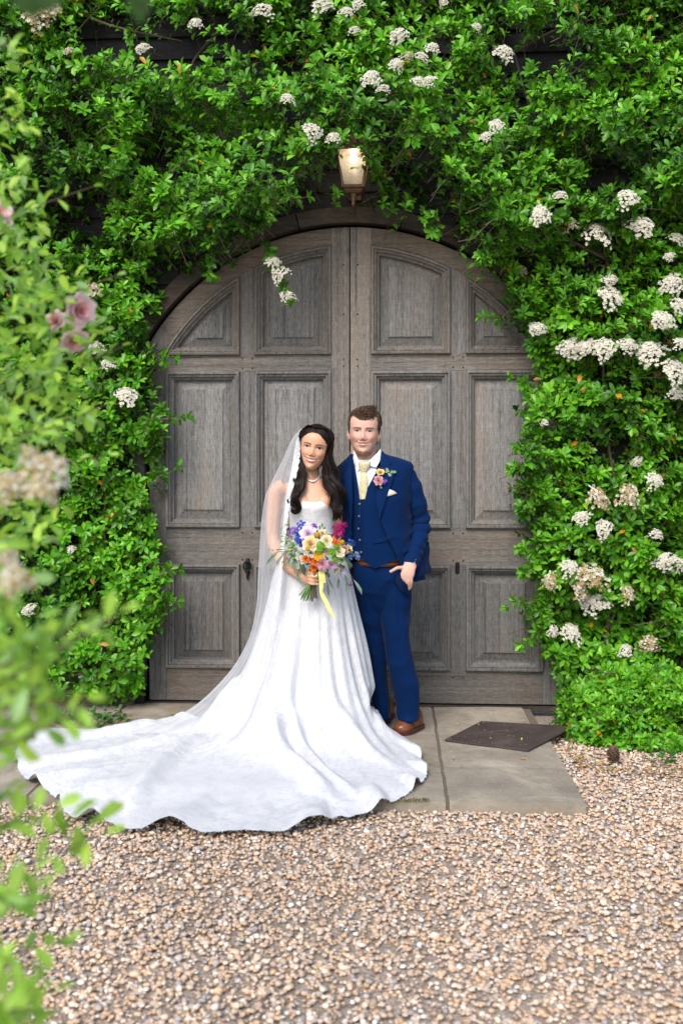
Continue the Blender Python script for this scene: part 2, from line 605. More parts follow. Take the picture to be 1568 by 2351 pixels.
# ------------------------------------------------------------------ barn
barn = thing('barn', (0, 0, 0), 'black weatherboarded barn with arched oak double doors', 'barn')
AC = (804.5, 1063.0)          # centre of the arch in the working picture
RL, RF0, RF1 = 541/KD, 549/KD, 584/KD
acz = DZ(AC[1])
def arch_x(z, R):
    d = R*R - (z - acz)**2
    return math.sqrt(d) if d > 0 else 0.0
XE = (1275 - 805)/KD        # half width of the two leaves
ZS = acz + math.sqrt(RL**2 - XE**2) if RL > XE else acz
# dark interior behind the joints, and the wall body
MB().box((-XE - .16, .065, -.02), (XE + .16, .10, acz + RF1 + .05)).part('door_backing', M['void'], barn)
# feather-edged boards
zb, row = .36, 0
while zb < 4.6:
    h = .137
    ze = zb + h + .02
    def board(xa0, xa1, xb0, xb1):
        # lower edge from xa0..xa1, upper edge xb0..xb1
        yb, yt = -.018, .012
        V = [(xa0, yb, zb), (xa1, yb, zb), (xb1, yt, ze), (xb0, yt, ze), (xa0, yb + .022, zb), (xa1, yb + .022, zb), (xb1, yt + .012, ze), (xb0, yt + .012, ze)]
        F = [(0, 1, 2, 3), (4, 7, 6, 5), (0, 4, 5, 1), (1, 5, 6, 2), (2, 6, 7, 3), (3, 7, 4, 0)]
        o = part('board', V, F, M['board'], barn)
    RM = (RF0 + RF1)/2
    x0a = arch_x(zb, RM) if zb > ZS else XE + .06
    x0b = arch_x(ze, RM) if ze > ZS else XE + .06
    xs = [-3.6, 3.4]
    cut = random.uniform(-1.2, 1.2)
    if zb > acz + RM:
        board(xs[0], cut - .002, xs[0], cut - .002); board(cut + .002, xs[1], cut + .002, xs[1])
    else:
        board(xs[0], -x0a, xs[0], -max(x0b, .001)); board(x0a, xs[1], max(x0b, .001), xs[1])
    zb += h; row += 1
MB().box((-3.6, .05, .3), (-XE - .12, .12, 4.8)).box((XE + .12, .05, .3), (3.4, .12, 4.8)).box((-XE - .12, .11, acz + RF0), (XE + .12, .14, 4.8)).part('wall_core', M['void'], barn)
# brick plinth on both sides of the door
bw, bh = .215, .065
bx = MB().box((-.1075, -.051, -.0325), (.1075, .051, .0325), .006).mesh('brick', M['brick'])
bxh = MB().box((-.052, -.051, -.0325), (.052, .051, .0325), .006).mesh('brick', M['brick'])
xl_end, xr_end = DX(309), DX(1306)
MB().box((-3.2, -.055, -.1), (xl_end - .008, .05, .335)).part('mortar', M['mortar'], barn)
MB().box((xr_end + .008, -.055, -.1), (3.0, .05, .335)).part('mortar', M['mortar'], barn)
for side in (-1, 1):
    for r in range(5):
        z = .0 + .0375 + r*.076 - .02
        x = xl_end if side < 0 else xr_end
        k = 0
        while abs(x) < (2.7 if side < 0 else 2.2):
            half = (k == 0 and r % 2 == 0)
            w = .104 if half else bw
            o = link('brick', bxh if half else bx, barn, (x + side*w/2, -.008 + random.uniform(-.004, .003), z))
            o.rotation_euler = (random.uniform(-.01, .01), 0, random.uniform(-.012, .012))
            x += side*(w + .011); k += 1
# frame: posts with dark shoes, and arch segments
def tint(o, v, w=0.0):
    o.color = (v*(1 + w), v, v*(1 - w), 1)
    return o
frame = MB().box((-XE - .075, -.035, -.004), (-XE - .012, .06, .0)).part('door_frame', M['oak_dark'], barn)
for s in (-1, 1):
    xa, xb = sorted((s*(XE + .008), s*(XE + .078)))
    tint(MB().box((xa, -.03, .10), (xb, .06, ZS + .01), .004).part('post', M['oak_v'], frame), .42)  # low post tint paints in the shade of the overhang
    MB().box((xa - .002, -.034, .0), (xb + .002, .06, .098), .004).part('post_shoe', M['iron'], frame)
a0 = math.acos(min(1, (XE + .02)/RF0))
a_end = math.pi/2 - 0
th0 = math.asin((ZS - acz)/RF0) if ZS - acz < RF0 else 0
segs = np.linspace(th0, math.pi - th0, 6)
for i in range(5):
    ts = np.linspace(segs[i] + .002, segs[i + 1] - .002, 14)
    V, F = [], []
    for t in ts:
        for (R, y) in ((RF0, -.045), (RF1, -.045), (RF1, .05), (RF0, .05)):
            V.append((R*math.cos(t), y, acz + R*math.sin(t)))
    for k in range(13):
        for q in range(4):
            F.append((k*4 + q, k*4 + (q + 1) % 4, (k + 1)*4 + (q + 1) % 4, (k + 1)*4 + q))
    F += [(0, 1, 2, 3)[::-1], (52, 53, 54, 55)]
    tint(part('arch_segment', V, F, M['oak_dark'], frame), random.uniform(.75, 1.1))

# ---- door leaves
def prism(poly, y0, y1):
    n = len(poly)
    V = [(p[0], y0, p[1]) for p in poly] + [(p[0], y1, p[1]) for p in poly]
    F = [tuple(range(n)), tuple(range(n, 2*n))[::-1]] + [(i, n + i, n + (i + 1) % n, (i + 1) % n) for i in range(n)]
    return V, F
def inset(poly, d):
    """poly counter clockwise in (x, z), mitred inset by d"""
    n = len(poly); out = []
    for i in range(n):
        p0, p1, p2 = np.array(poly[i - 1]), np.array(poly[i]), np.array(poly[(i + 1) % n])
        e1, e2 = p1 - p0, p2 - p1
        e1 = e1/np.linalg.norm(e1); e2 = e2/np.linalg.norm(e2)
        n1, n2 = np.array([-e1[1], e1[0]]), np.array([-e2[1], e2[0]])
        b = n1 + n2
        b = b/np.dot(b, n1) if abs(np.dot(b, n1)) > 1e-6 else n1
        out.append(tuple(p1 + b*d))
    return out
def arc(R, x0, x1, n):
    """points of the arch from x0 to x1"""
    return [(x, acz + math.sqrt(max(R*R - x*x, 0))) for x in np.linspace(x0, x1, n)]
YF = 0.0
PROF = [(0.0, .0), (0.0, -.016), (.003, -.023), (.014, -.026), (.018, -.023), (.0185, -.013), (.026, -.016), (.031, -.014), (.0315, -.006), (.040, .004), (.048, .008), (.050, .012), (.0505, .032), (.058, .032)]
def moulding(poly, par):
    V, F = [], []
    n = len(poly(0) if callable(poly) else poly)
    for (d, y) in PROF:
        q = poly(d) if callable(poly) else (inset(poly, d) if d > 0 else poly)
        V += [(p[0], YF + y + .0, p[1]) for p in q]
    for j in range(len(PROF) - 1):
        for i in range(n):
            F.append((j*n + i, j*n + (i + 1) % n, (j + 1)*n + (i + 1) % n, (j + 1)*n + i))
    return part('moulding', V, F, M['oak_v'], par)
def panel(poly, par, tintv):
    """sunk board with a raised and fielded middle"""
    prof = [(.046, .034), (.056, .034), (.106, .016), (.1065, .008), (.109, .007)]
    n = len(poly(0) if callable(poly) else poly); V, F = [], []
    for (d, y) in prof:
        V += [(p[0], YF + y, p[1]) for p in (poly(d) if callable(poly) else inset(poly, d))]
    for j in range(len(prof) - 1):
        for i in range(n):
            F.append((j*n + i, j*n + (i + 1) % n, (j + 1)*n + (i + 1) % n, (j + 1)*n + i))
    F.append(tuple(range((len(prof) - 1)*n, len(prof)*n)))
    return tint(part('panel', V, F, M['oak_v'], par), tintv)
def rect(x0, x1, z0, z1): return [(x0, z0), (x1, z0), (x1, z1), (x0, z1)]
for s in (-1, 1):
    # anchor object of the leaf: the meeting stile carries the name door
    def X(px): return DX(px)
    if s < 0:
        xo, so, c1a, c1b, c2a, c2b, mi = X(340), X(379), X(378.5), X(551), X(585), X(762), X(803)
    else:
        xo, so, c1a, c1b, c2a, c2b, mi = X(1275), X(1243), X(1243.5), X(1069), X(1034), X(853), X(806)
    zr = {'bot': DZ(1612), 'r3b': DZ(1537), 'r3t': DZ(1297), 'r2b': DZ(1212), 'r2t': DZ(852), 'r1b': DZ(814)}
    lo, hi = min(xo, mi), max(xo, mi)
    door = thing('door', (0, 0, 0), None, None)
    door.parent = barn
    door['label'] = 'left leaf with iron ring handle' if s < 0 else 'right leaf with keyhole'
    rail_R = 502/KD
    edge = -1 if s < 0 else 1
    # meeting stile (to the arch), outer stile, level rails, muntins, arched rail
    a, b = sorted((c2b, mi))
    a2, b2 = (a, b)
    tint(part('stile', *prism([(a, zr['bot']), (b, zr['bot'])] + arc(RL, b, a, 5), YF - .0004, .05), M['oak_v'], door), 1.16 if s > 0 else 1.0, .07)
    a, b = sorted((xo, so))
    pl = [(a, zr['bot']), (b, zr['bot'])] + arc(RL, b, a, 4)
    tint(part('stile', *prism(pl, YF - .0004, .05), M['oak_v'], door), .78)
    a, b = sorted((so, c2b))
    a += .0015; b -= .0015
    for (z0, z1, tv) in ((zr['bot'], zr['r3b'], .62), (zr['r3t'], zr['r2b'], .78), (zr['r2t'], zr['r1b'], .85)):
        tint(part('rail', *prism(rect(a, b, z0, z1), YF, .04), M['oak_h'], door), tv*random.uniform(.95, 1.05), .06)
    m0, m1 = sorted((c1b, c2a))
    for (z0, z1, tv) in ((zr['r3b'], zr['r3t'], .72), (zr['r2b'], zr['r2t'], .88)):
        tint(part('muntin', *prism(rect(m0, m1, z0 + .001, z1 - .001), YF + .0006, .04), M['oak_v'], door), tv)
    pl = [(m0, zr['r1b'] + .001), (m1, zr['r1b'] + .001)] + arc(rail_R - .001, m1, m0, 4)
    tint(part('muntin', *prism(pl, YF + .0006, .04), M['oak_v'], door), .9)
    xs_in, xs_out = c2b, so
    outer = arc(RL, xs_out, xs_in, 18); inner = arc(rail_R, xs_in, xs_out + (-edge)*.0, 18)
    inner = [(x, max(z, zr['r1b'] + .001)) for x, z in inner]
    pl = outer + inner
    V = []; n = len(pl)
    Vr = [(p[0], YF + .0003, p[1]) for p in pl] + [(p[0], .04, p[1]) for p in pl]
    Fr = []
    for i in range(17):
        j = 35 - i
        q = (i, i + 1, j - 1, j)
        Fr.append(q if s > 0 else q[::-1]); 
    Fr += [(i, n + i, n + (i + 1) % n, (i + 1) % n) for i in range(n)]
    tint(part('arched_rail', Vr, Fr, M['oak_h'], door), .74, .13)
    # panels with bolection mouldings
    for (ca, cb) in ((c1a, c1b), (c2a, c2b)):
        x0, x1 = sorted((ca, cb))
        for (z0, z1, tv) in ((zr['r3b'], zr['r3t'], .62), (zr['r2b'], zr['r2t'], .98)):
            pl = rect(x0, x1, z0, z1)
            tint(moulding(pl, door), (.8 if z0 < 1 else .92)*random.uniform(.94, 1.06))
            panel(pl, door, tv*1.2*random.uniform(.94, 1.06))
        R = 500/KD
        zb = zr['r1b']
        def pl(d, s=s, ca=ca, x0=x0, x1=x1, zb=zb, R=R):
            zq, Rq = zb + d, R - d
            if ca == c1a:
                # spandrel: upright on the inner side, the arch falls to the outer corner
                ix = (x1 - d) if s < 0 else (x0 + d)
                tp = s*math.sqrt(Rq*Rq - (zq - acz)**2)
                if s < 0:
                    return [(tp, zq), (ix, zq)] + arc(Rq, ix, tp, 9)[:-1]
                return [(ix, zq), (tp, zq)] + arc(Rq, tp, ix, 9)[1:]
            return [(x0 + d, zq), (x1 - d, zq)] + arc(Rq, x1 - d, x0 + d, 9)
        tint(moulding(pl, door), .84*random.uniform(.95, 1.05), .07)
        panel(pl, door, .85*random.uniform(.95, 1.05))
    # pegs at the joints
    pegs = []
    for px_ in ((m0 + m1)/2 - .03, (m0 + m1)/2 + .03):
        for z in (zr['r1b'] - .02, zr['r2t'] + .02, zr['r2b'] - .03, zr['r3t'] + .03, zr['r3b'] - .04):
            pegs.append((px_, YF - .001, z))
    for z in (zr['r1b'] - .03, zr['r2t'] + .03, acz + 1.2, acz + .9, zr['r3t'] + .04):
        pegs.append(((c2b + mi)/2 - .02*s, YF - .001, z))
    pgm = MB().ball((0, 0, 0), (.0055, .004, .0055), 8, 4).mesh('peg', M['oak_dark'], True)
    for q in pegs:
        link('peg', pgm, door, q)
    if s < 0:
        hx, hz = DX(569), DZ(1290)
        h = MB()
        h.box((hx - .012, -.010, hz - .075), (hx + .012, .0, hz + .02), .003)
        h.ball((hx, -.016, hz), (.013, .012, .013), 10, 6)
        h.tube([(hx + .022*math.sin(a), -.024, hz - .028 + .030*math.cos(a)) for a in np.linspace(0, 2*math.pi, 24)], .0055, 7, False)
        h.tube([(hx, -.014, hz - .05), (hx, -.016, hz - .09), (hx, -.010, hz - .115)], [.008, .007, .002], 7)
        h.part('ring_handle', M['iron'], door, True)
    else:
        hx, hz = DX(1050), DZ(1303)
        h = MB()
        h.box((hx - .012, -.006, hz - .035), (hx + .012, .002, hz + .035), .005)
        h.ball((hx, -.007, hz + .012), (.006, .003, .006), 8, 5)
        h.box((hx - .003, -.0085, hz - .016), (hx + .003, -.005, hz + .01))
        h.part('keyhole', M['iron'], door)
# dark sill below the door leaves
MB().box((-XE - .1, -.008, -.03), (XE + .1, .06, .004)).part('door_sill', M['oak_dark'], barn)

# ------------------------------------------------------------------ lantern on the wall above the doors
LY = -.30
lc = P(811, 432, LY)
lan = thing('wall_lantern', lc, 'lit bronze tapering wall lantern half under leaves above the door', 'lantern')
k = ppm(LY)
wt, wb, hh = 36/k, 23/k, 82/k
rm = MB()
for sx in (-1, 1):
    for sy in (-1, 1):
        rm.tube([(lc.x + sx*wb, lc.y + sy*wb, lc.z), (lc.x + sx*wt, lc.y + sy*wt, lc.z + hh)], .008, 6)
for (w, z) in ((wb, 0), (wt, hh)):
    for q in range(4):
        cs = [(-1, -1), (1, -1), (1, 1), (-1, 1), (-1, -1)]
        rm.tube([(lc.x + cs[q][0]*w, lc.y + cs[q][1]*w, lc.z + z), (lc.x + cs[q + 1][0]*w, lc.y + cs[q + 1][1]*w, lc.z + z)], .008, 6)
rm.part('cage', M['bronze'], lan)
for q in range(4):
    cs = [(-1, -1), (1, -1), (1, 1), (-1, 1), (-1, -1)]
    A, B = cs[q], cs[q + 1]
    e = .97
    V = [(lc.x + A[0]*wb*e, lc.y + A[1]*wb*e, lc.z + .004), (lc.x + B[0]*wb*e, lc.y + B[1]*wb*e, lc.z + .004), (lc.x + B[0]*wt*e, lc.y + B[1]*wt*e, lc.z + hh - .004), (lc.x + A[0]*wt*e, lc.y + A[1]*wt*e, lc.z + hh - .004)]
    part('pane', V, [(0, 1, 2, 3)], M['glass'], lan)
MB().lathe((lc.x, lc.y, lc.z + hh), [(wt*1.12, 0), (wt*1.16, .012), (wt*.9, .03), (wt*.55, .07), (wt*.3, .10), (wt*.12, .12)], 4, None, None, True).part('roof', M['bronze'], lan)
MB().lathe((lc.x, lc.y, lc.z - .035), [(wb*.7, 0), (wb*.95, .012), (wb*.9, .02), (wb*1.15, .026), (wb*1.2, .034)], 4, None, None, True).part('base_plate', M['bronze'], lan)
MB().lathe((lc.x, lc.y, lc.z - .105), [(.002, 0), (.012, .005), (.014, .015), (.008, .025), (.016, .032), (.014, .04), (.022, .06), (.03, .072)], 12).part('finial', M['bronze'], lan, True)
bp = P(812, 364, LY)
MB().ball(bp, (.021, .021, .025), 14, 10).lathe((bp.x, bp.y, bp.z + .02), [(.012, 0), (.013, .04)], 10).part('bulb', M['bulb'], lan, True)
br = MB()
br.tube(catmull([(lc.x, lc.y, lc.z - .05), (lc.x, lc.y + .08, lc.z - .09), (lc.x, -.14, lc.z - .05), (lc.x, -.02, lc.z + .06)], 16), .009, 7)
br.box((lc.x - .04, -.03, lc.z), (lc.x + .04, -.0185, lc.z + .14), .004)
br.part('bracket', M['bronze'], lan, True)
# ------------------------------------------------------------------ gravel
def gravel(n, xa, xb, ya, yb, name, parent=None, rmin=.0046, rmax=.0112):
    t = (1 + 5**.5)/2
    iv = np.array([(-1,t,0),(1,t,0),(-1,-t,0),(1,-t,0),(0,-1,t),(0,1,t),(0,-1,-t),(0,1,-t),(t,0,-1),(t,0,1),(-t,0,-1),(-t,0,1)], float)
    iv /= np.linalg.norm(iv[0])
    ifc = np.array([(0,11,5),(0,5,1),(0,1,7),(0,7,10),(0,10,11),(1,5,9),(5,11,4),(11,10,2),(10,7,6),(7,1,8),(3,9,4),(3,4,2),(3,2,6),(3,6,8),(3,8,9),(4,9,5),(2,4,11),(6,2,10),(8,6,7),(9,8,1)])
    x = rng.uniform(xa, xb, n); y = rng.uniform(ya, yb, n)
    keep = ~((x < xr_ + .004) & (x > cols[-1]) & (y > ybs[3] + .012))
    x, y = x[keep], y[keep]; n = len(x)
    r = rng.uniform(rmin, rmax, n)*np.where(rng.random(n) < .06, 1.5, 1.0)
    sc = np.stack([r*rng.uniform(.8, 1.45, n), r*rng.uniform(.75, 1.2, n), r*rng.uniform(.42, .7, n)], 1)
    V = iv[None]*(1 + rng.uniform(-.17, .17, (n, 12, 1)))*sc[:, None, :]
    a = rng.uniform(0, 6.283, n); b = rng.normal(0, .35, n)
    ca, sa, cb, sb = np.cos(a), np.sin(a), np.cos(b), np.sin(b)
    Z = np.zeros(n); O = np.ones(n)
    R1 = np.stack([np.stack([ca, -sa, Z], 1), np.stack([sa, ca, Z], 1), np.stack([Z, Z, O], 1)], 1)
    R2 = np.stack([np.stack([O, Z, Z], 1), np.stack([Z, cb, -sb], 1), np.stack([Z, sb, cb], 1)], 1)
    V = np.einsum('nij,nkj->nki', R1 @ R2, V)
    lump = (fbm(x*1.5, y*1.5, 0, 3) - .5)*.012
    z = GZ - .012 + lump*.6 + rng.uniform(0, .014, n)
    V += np.stack([x, y, z], 1)[:, None, :]
    F = (ifc[None] + (np.arange(n)*12)[:, None, None]).reshape(-1, 3)
    pal = np.array([(.47,.36,.27),(.40,.29,.20),(.52,.42,.33),(.33,.25,.19),(.44,.29,.17),(.60,.54,.47),(.33,.32,.33),(.24,.24,.27),(.52,.35,.19),(.40,.33,.28),(.70,.67,.62),(.37,.23,.15)])
    w = np.array([.15,.14,.13,.11,.07,.09,.08,.05,.03,.12,.03,.03]); w /= w.sum()
    c = pal[rng.choice(len(pal), n, p=w)]*rng.uniform(.85, 1.12, (n, 1))
    c = c*.8 + .2*np.array((.46, .37, .29))
    c = np.repeat(np.clip(c*np.array((1.42, 1.35, 1.27)), 0, .85), 12, 0)
    return part(name, V.reshape(-1, 3), F, M['stone'], parent, True, c)
g1 = gravel(56000, -1.9, 2.3, -3.65, -.25, 'gravel')
tag(g1, 'loose tan and grey pea gravel covering the drive', 'gravel', kind='stuff')

# ------------------------------------------------------------------ leaves
LT = np.array([(0,0,0), (.0,.52,-.01), (.0,1.0,-.10), (-.36,.40,.06), (-.42,.76,.05), (.36,.40,.06), (.42,.76,.05)], float)
LF = np.array([(0,1,3),(1,4,3),(1,2,4),(0,5,1),(1,5,6),(1,6,2)])
def leaf_cloud(pos, dirs, nrm, length, width, color, curl=None):
    """many leaves at once -> verts, tris, colours"""
    d = unit(dirs)
    s = unit(np.cross(d, nrm)); nn = np.cross(s, d)
    n = len(pos)
    T = np.repeat(LT[None], n, 0).copy()
    T[:, :, 0] *= (width/length)[:, None]
    if curl is not None:
        T[:, :, 2] += -curl[:, None]*(T[:, :, 1]**2)
    V = pos[:, None] + length[:, None, None]*(T[:, :, 0:1]*s[:, None] + T[:, :, 1:2]*d[:, None] + T[:, :, 2:3]*nn[:, None])
    F = (LF[None] + (np.arange(n)*len(LT))[:, None, None]).reshape(-1, 3)
    C = np.repeat(color[:, None, :], len(LT), 1)
    C = C.copy()
    C[:, :2] *= 1.15
    return V.reshape(-1, 3), F, C.reshape(-1, 3)
def in_poly(x, y, poly):
    r = np.zeros(len(x), bool)
    p = np.array(poly, float); j = len(p) - 1
    for i in range(len(p)):
        c = ((p[i, 1] > y) != (p[j, 1] > y)) & (x < (p[j, 0] - p[i, 0])*(y - p[i, 1])/(p[j, 1] - p[i, 1] + 1e-12) + p[i, 0])
        r ^= c; j = i
    return r
def PV(px, py, Y):
    """vectorised P"""
    px, py, Y = np.broadcast_arrays(np.asarray(px, float), np.asarray(py, float), np.asarray(Y, float))
    a = (px - CX0)/FPX
    dx = -math.sin(YAW) + math.cos(YAW)*a; dy = math.cos(YAW) + math.sin(YAW)*a; dz = -(py - HOR)/FPX
    t = (Y + DW)/dy
    return np.stack([CAM.x + dx*t, -DW + dy*t, EYE + dz*t], -1)

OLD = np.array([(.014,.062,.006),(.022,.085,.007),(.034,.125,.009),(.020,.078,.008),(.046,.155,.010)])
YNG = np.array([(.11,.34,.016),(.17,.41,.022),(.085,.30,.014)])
def make_twigs(bases, tips, nl, young, leaf_l, stem_r=.0022):
    """leafy shoots from base to tip; returns leaf arrays and stem tubes"""
    pos, dr, nm, L, W, C, sV, sF = [], [], [], [], [], [], [], []
    nb = 0
    for b, t, n, yg, ll in zip(bases, tips, nl, young, leaf_l):
        b, t = np.array(b), np.array(t)
        ax = t - b; ln = np.linalg.norm(ax)
        if ln < 1e-4: continue
        ax /= ln
        side = unit(np.cross(ax, np.array([0.3, 0.2, 1.0]))); up = np.cross(side, ax)
        sag = rng.uniform(-.04, .10)*ln
        def at(u): return b + ax*ln*u + np.array([0, 0, -1.0])*sag*4*u*(1 - u)*.5
        ph = rng.uniform(0, 6.28)
        nr = min(n, rng.integers(5, 8))
        for k in range(n):
            term = k < nr
            if term:
                u = rng.uniform(.90, 1.0); sp = rng.uniform(.45, 1.15); a = ph + k*2*math.pi/nr + rng.normal(0, .2)
                l = ll*rng.uniform(.75, 1.15)
            else:
                u = rng.uniform(.12, .92); sp = rng.uniform(.7, 1.35); a = ph + k*2.399
                l = ll*rng.uniform(.6, 1.1)
            rad = side*math.cos(a) + up*math.sin(a)
            d = ax*math.cos(sp) + rad*math.sin(sp)
            nn = ax*math.sin(sp) - rad*math.cos(sp)
            nn = unit(nn + np.array([0, -.25, .55]) + rng.normal(0, .18, 3))
            pos.append(at(u)); dr.append(d + np.array([0, 0, -.12])); nm.append(nn); L.append(l); W.append(l*rng.uniform(.43, .56))
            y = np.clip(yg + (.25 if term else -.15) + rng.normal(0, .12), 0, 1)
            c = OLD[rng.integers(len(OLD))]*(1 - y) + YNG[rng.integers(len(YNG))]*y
            if rng.random() < .006: c = np.array([.45, .22, .02])
            C.append(c*rng.uniform(.8, 1.2))
        m = 3
        pts = [at(u) for u in np.linspace(0, 1, m)]
        tv, tf = tube_vf(pts, np.linspace(stem_r*1.3, stem_r*.6, m), 3, False)
        sV.extend(tv); sF.extend([tuple(i + nb for i in f) for f in tf]); nb += len(tv)
    return [np.array(q) for q in (pos, dr, nm, L, W, C)], (np.array(sV), np.array(sF, dtype=np.int32))

def shrub_leaves(root, arr, keep_n, lname='leaf'):
    """the nearest big leaves become single parts, the others one foliage part"""
    pos, dr, nm, L, W, C = arr
    # facing and nearness decide which ones can be picked apart
    toc = unit(np.array(CAM)[None] - pos)
    face = np.abs(np.sum(unit(nm)*toc, 1))
    inside = np.ones(len(pos))
    rel = pos - np.array(CAM)[None]
    depth = rel @ np.array(_f); sx = CX0 + FPX*(rel @ np.array(_r))/depth; sy = HOR - FPX*rel[:, 2]/depth
    inside = ((sx > 5) & (sx < 1560) & (sy > 5) & (sy < 2340)).astype(float)
    score = inside*face*L/depth*(1 + 1.2*(-pos[:, 1] - np.median(-pos[:, 1])))
    idx = np.argsort(-score)
    pick = idx[:keep_n]; rest = idx[keep_n:]
    sh = np.array(off(root))
    V, F, Cc = leaf_cloud(pos[rest], dr[rest], nm[rest], L[rest], W[rest], C[rest], rng.uniform(.0, .22, len(rest)))
    o = part('foliage', V, F, M['leaf'] if root.get('near') is None else M['fleaf'], root, True, Cc)
    o['kind'] = 'stuff'
    # shared leaf meshes in several tones
    protos = []
    for k in range(10):
        y = k/9
        c = OLD[k % len(OLD)]*(1 - y) + YNG[k % len(YNG)]*y
        if root.get('near') is not None: c = C[rest[k*7 % max(1, len(rest))]]
        v, f, cc = leaf_cloud(np.zeros((1, 3)), np.array([[0, 1., 0]]), np.array([[0, 0, 1.]]), np.array([1.]), np.array([.41]), c[None], np.array([.05 + .03*(k % 4)]))
        protos.append((mesh_np('leaf', v, f, M['leaf'] if root.get('near') is None else M['fleaf'], True, cc), c))
    pc = np.array([p[1] for p in protos])
    for i in pick:
        k = int(np.argmin(np.sum((pc - C[i])**2, 1)))
        o = link(lname, protos[k][0], root)
        d = unit(dr[i]); s = unit(np.cross(d, nm[i])); nn = np.cross(s, d)
        mt = Matrix(((s[0]*L[i]*W[i]/L[i]/.41, d[0]*L[i], nn[0]*L[i], pos[i][0] - sh[0]), (s[1]*W[i]/.41, d[1]*L[i], nn[1]*L[i], pos[i][1] - sh[1]), (s[2]*W[i]/.41, d[2]*L[i], nn[2]*L[i], pos[i][2] - sh[2]), (0, 0, 0, 1)))
        o.matrix_local = mt

# outlines in the working picture
LEFT_POLY = [(-160,-120),(790,-120),(800,330),(775,440),(690,468),(615,500),(590,530),(520,558),(495,615),(430,640),(385,680),(350,715),(345,780),(352,850),(352,900),(385,955),(352,1010),(372,1080),(345,1150),(362,1200),(365,1300),(380,1400),(372,1450),(345,1490),(340,1545),(318,1570),(260,1600),(120,1590),(60,1560),(-160,1560)]
RIGHT_POLY = [(790,-120),(1720,-120),(1720,1690),(1310,1690),(1285,1560),(1250,1500),(1225,1440),(1240,1360),(1210,1300),(1232,1225),(1200,1170),(1212,1080),(1196,1010),(1215,940),(1200,880),(1232,830),(1222,770),(1185,720),(1160,640),(1105,590),(1090,530),(1010,500),(965,482),(860,470),(850,330),(800,330)]
BOARDGAP = [(140,15,640,135,.10),(330,40,480,160,.02),(1120,40,1320,180,.12),(1480,20,1568,90,.3),(560,130,700,180,.3),(1060,240,1160,300,.6)]
DARKGAP = [(110,420,260,560),(330,540,480,700),(680,345,785,475),(850,320,1020,485),(640,430,700,490),(390,560,560,640),(960,430,1080,520),(1330,330,1480,440),(300,300,420,400),(100,250,260,330),(620,240,700,300),(1180,560,1240,640),(180,1380,250,1450),(1350,1000,1420,1060),(1300,470,1340,520)]
def depth_at(px, py):
    """how far the growth stands out from the wall"""
    n = fbm(px/120., py/95., 0, 21, 3)
    d = .10 + .52*np.clip(n - .22, 0, 1)
    d = d + .16*sstep(600, 380, py)*sstep(-40, 260, py) + .22*sstep(250, 420, py)*sstep(640, 540, py)*sstep(250, 420, px)*sstep(1300, 1130, px)
    d = d + .20*sstep(150, 230, py)*sstep(345, 300, py)*sstep(560, 680, px)*sstep(1080, 980, px)
    dark = np.zeros(np.shape(px))
    for (x0, y0, x1, y1) in DARKGAP:
        q = 1 - np.maximum(np.abs(px - (x0 + x1)/2)/((x1 - x0)/2), np.abs(py - (y0 + y1)/2)/((y1 - y0)/2))
        dark = np.maximum(dark, sstep(-.15, .45, q))
    return d*(1 - .84*dark), dark
def cull_gap(px, py):
    k = np.ones(len(px))
    for (x0, y0, x1, y1, d) in BOARDGAP:
        q = np.maximum(np.abs(px - (x0 + x1)/2)/((x1 - x0)/2), np.abs(py - (y0 + y1)/2)/((y1 - y0)/2))
        k = np.minimum(k, d + (1 - d)*sstep(.7, 1.15, q))
    return k
FLOWERS = [(92,40,36,1),(118,25,22,1),(603,28,24,0),(740,18,26,0),(795,28,15,0),(822,12,14,0),(815,72,15,0),(160,118,12,1),(328,113,16,0),(450,55,16,0),(660,228,16,0),(718,305,22,0),(765,318,17,0),(852,183,24,0),(880,205,14,0),(915,85,22,0),(910,150,16,0),(935,130,13,1),(968,132,15,0),(992,113,18,0),(960,188,15,0),(985,188,17,0),(1155,125,24,0),(1095,62,10,0),(1138,290,18,0),(1115,315,14,0),(1018,5,12,0),(1285,450,15,0),(1240,497,26,0),(1310,518,16,1),(1370,540,34,0),(1470,522,28,0),(1440,458,24,0),(1552,550,17,0),(1535,590,12,0),(1400,645,17,0),(1398,686,31,0),(1540,655,27,0),(1520,738,24,0),(1558,705,20,0),(1196,622,13,0),(1233,757,19,0),(1310,800,28,0),(1345,800,26,0),(1388,802,27,0),(1440,795,22,0),(1490,812,33,0),(1545,855,31,0),(1550,905,18,0),(1560,790,16,0),(1250,970,9,0),(1462,1060,13,0),(1500,1105,20,0),(1370,1145,28,1),(1440,1140,28,1),(1335,1190,19,0),(1385,1215,22,0),(1505,1228,15,0),(1305,1305,20,0),(1262,1335,19,1),(1525,1290,25,0),(1560,1297,15,0),(1355,1325,33,1),(1362,1388,31,0),(1330,1360,20,1),(1440,1365,19,1),(1268,1450,14,0),(1310,1455,24,0),(1435,1495,15,0),(1488,1480,24,1),(210,672,24,1),(220,800,18,0),(250,838,16,0),(292,912,28,0),(135,1015,9,0),(68,1400,16,0),(98,1468,19,0),(122,1495,9,0),(165,1262,10,0),(627,605,19,0),(643,630,21,0),(661,682,18,0)]

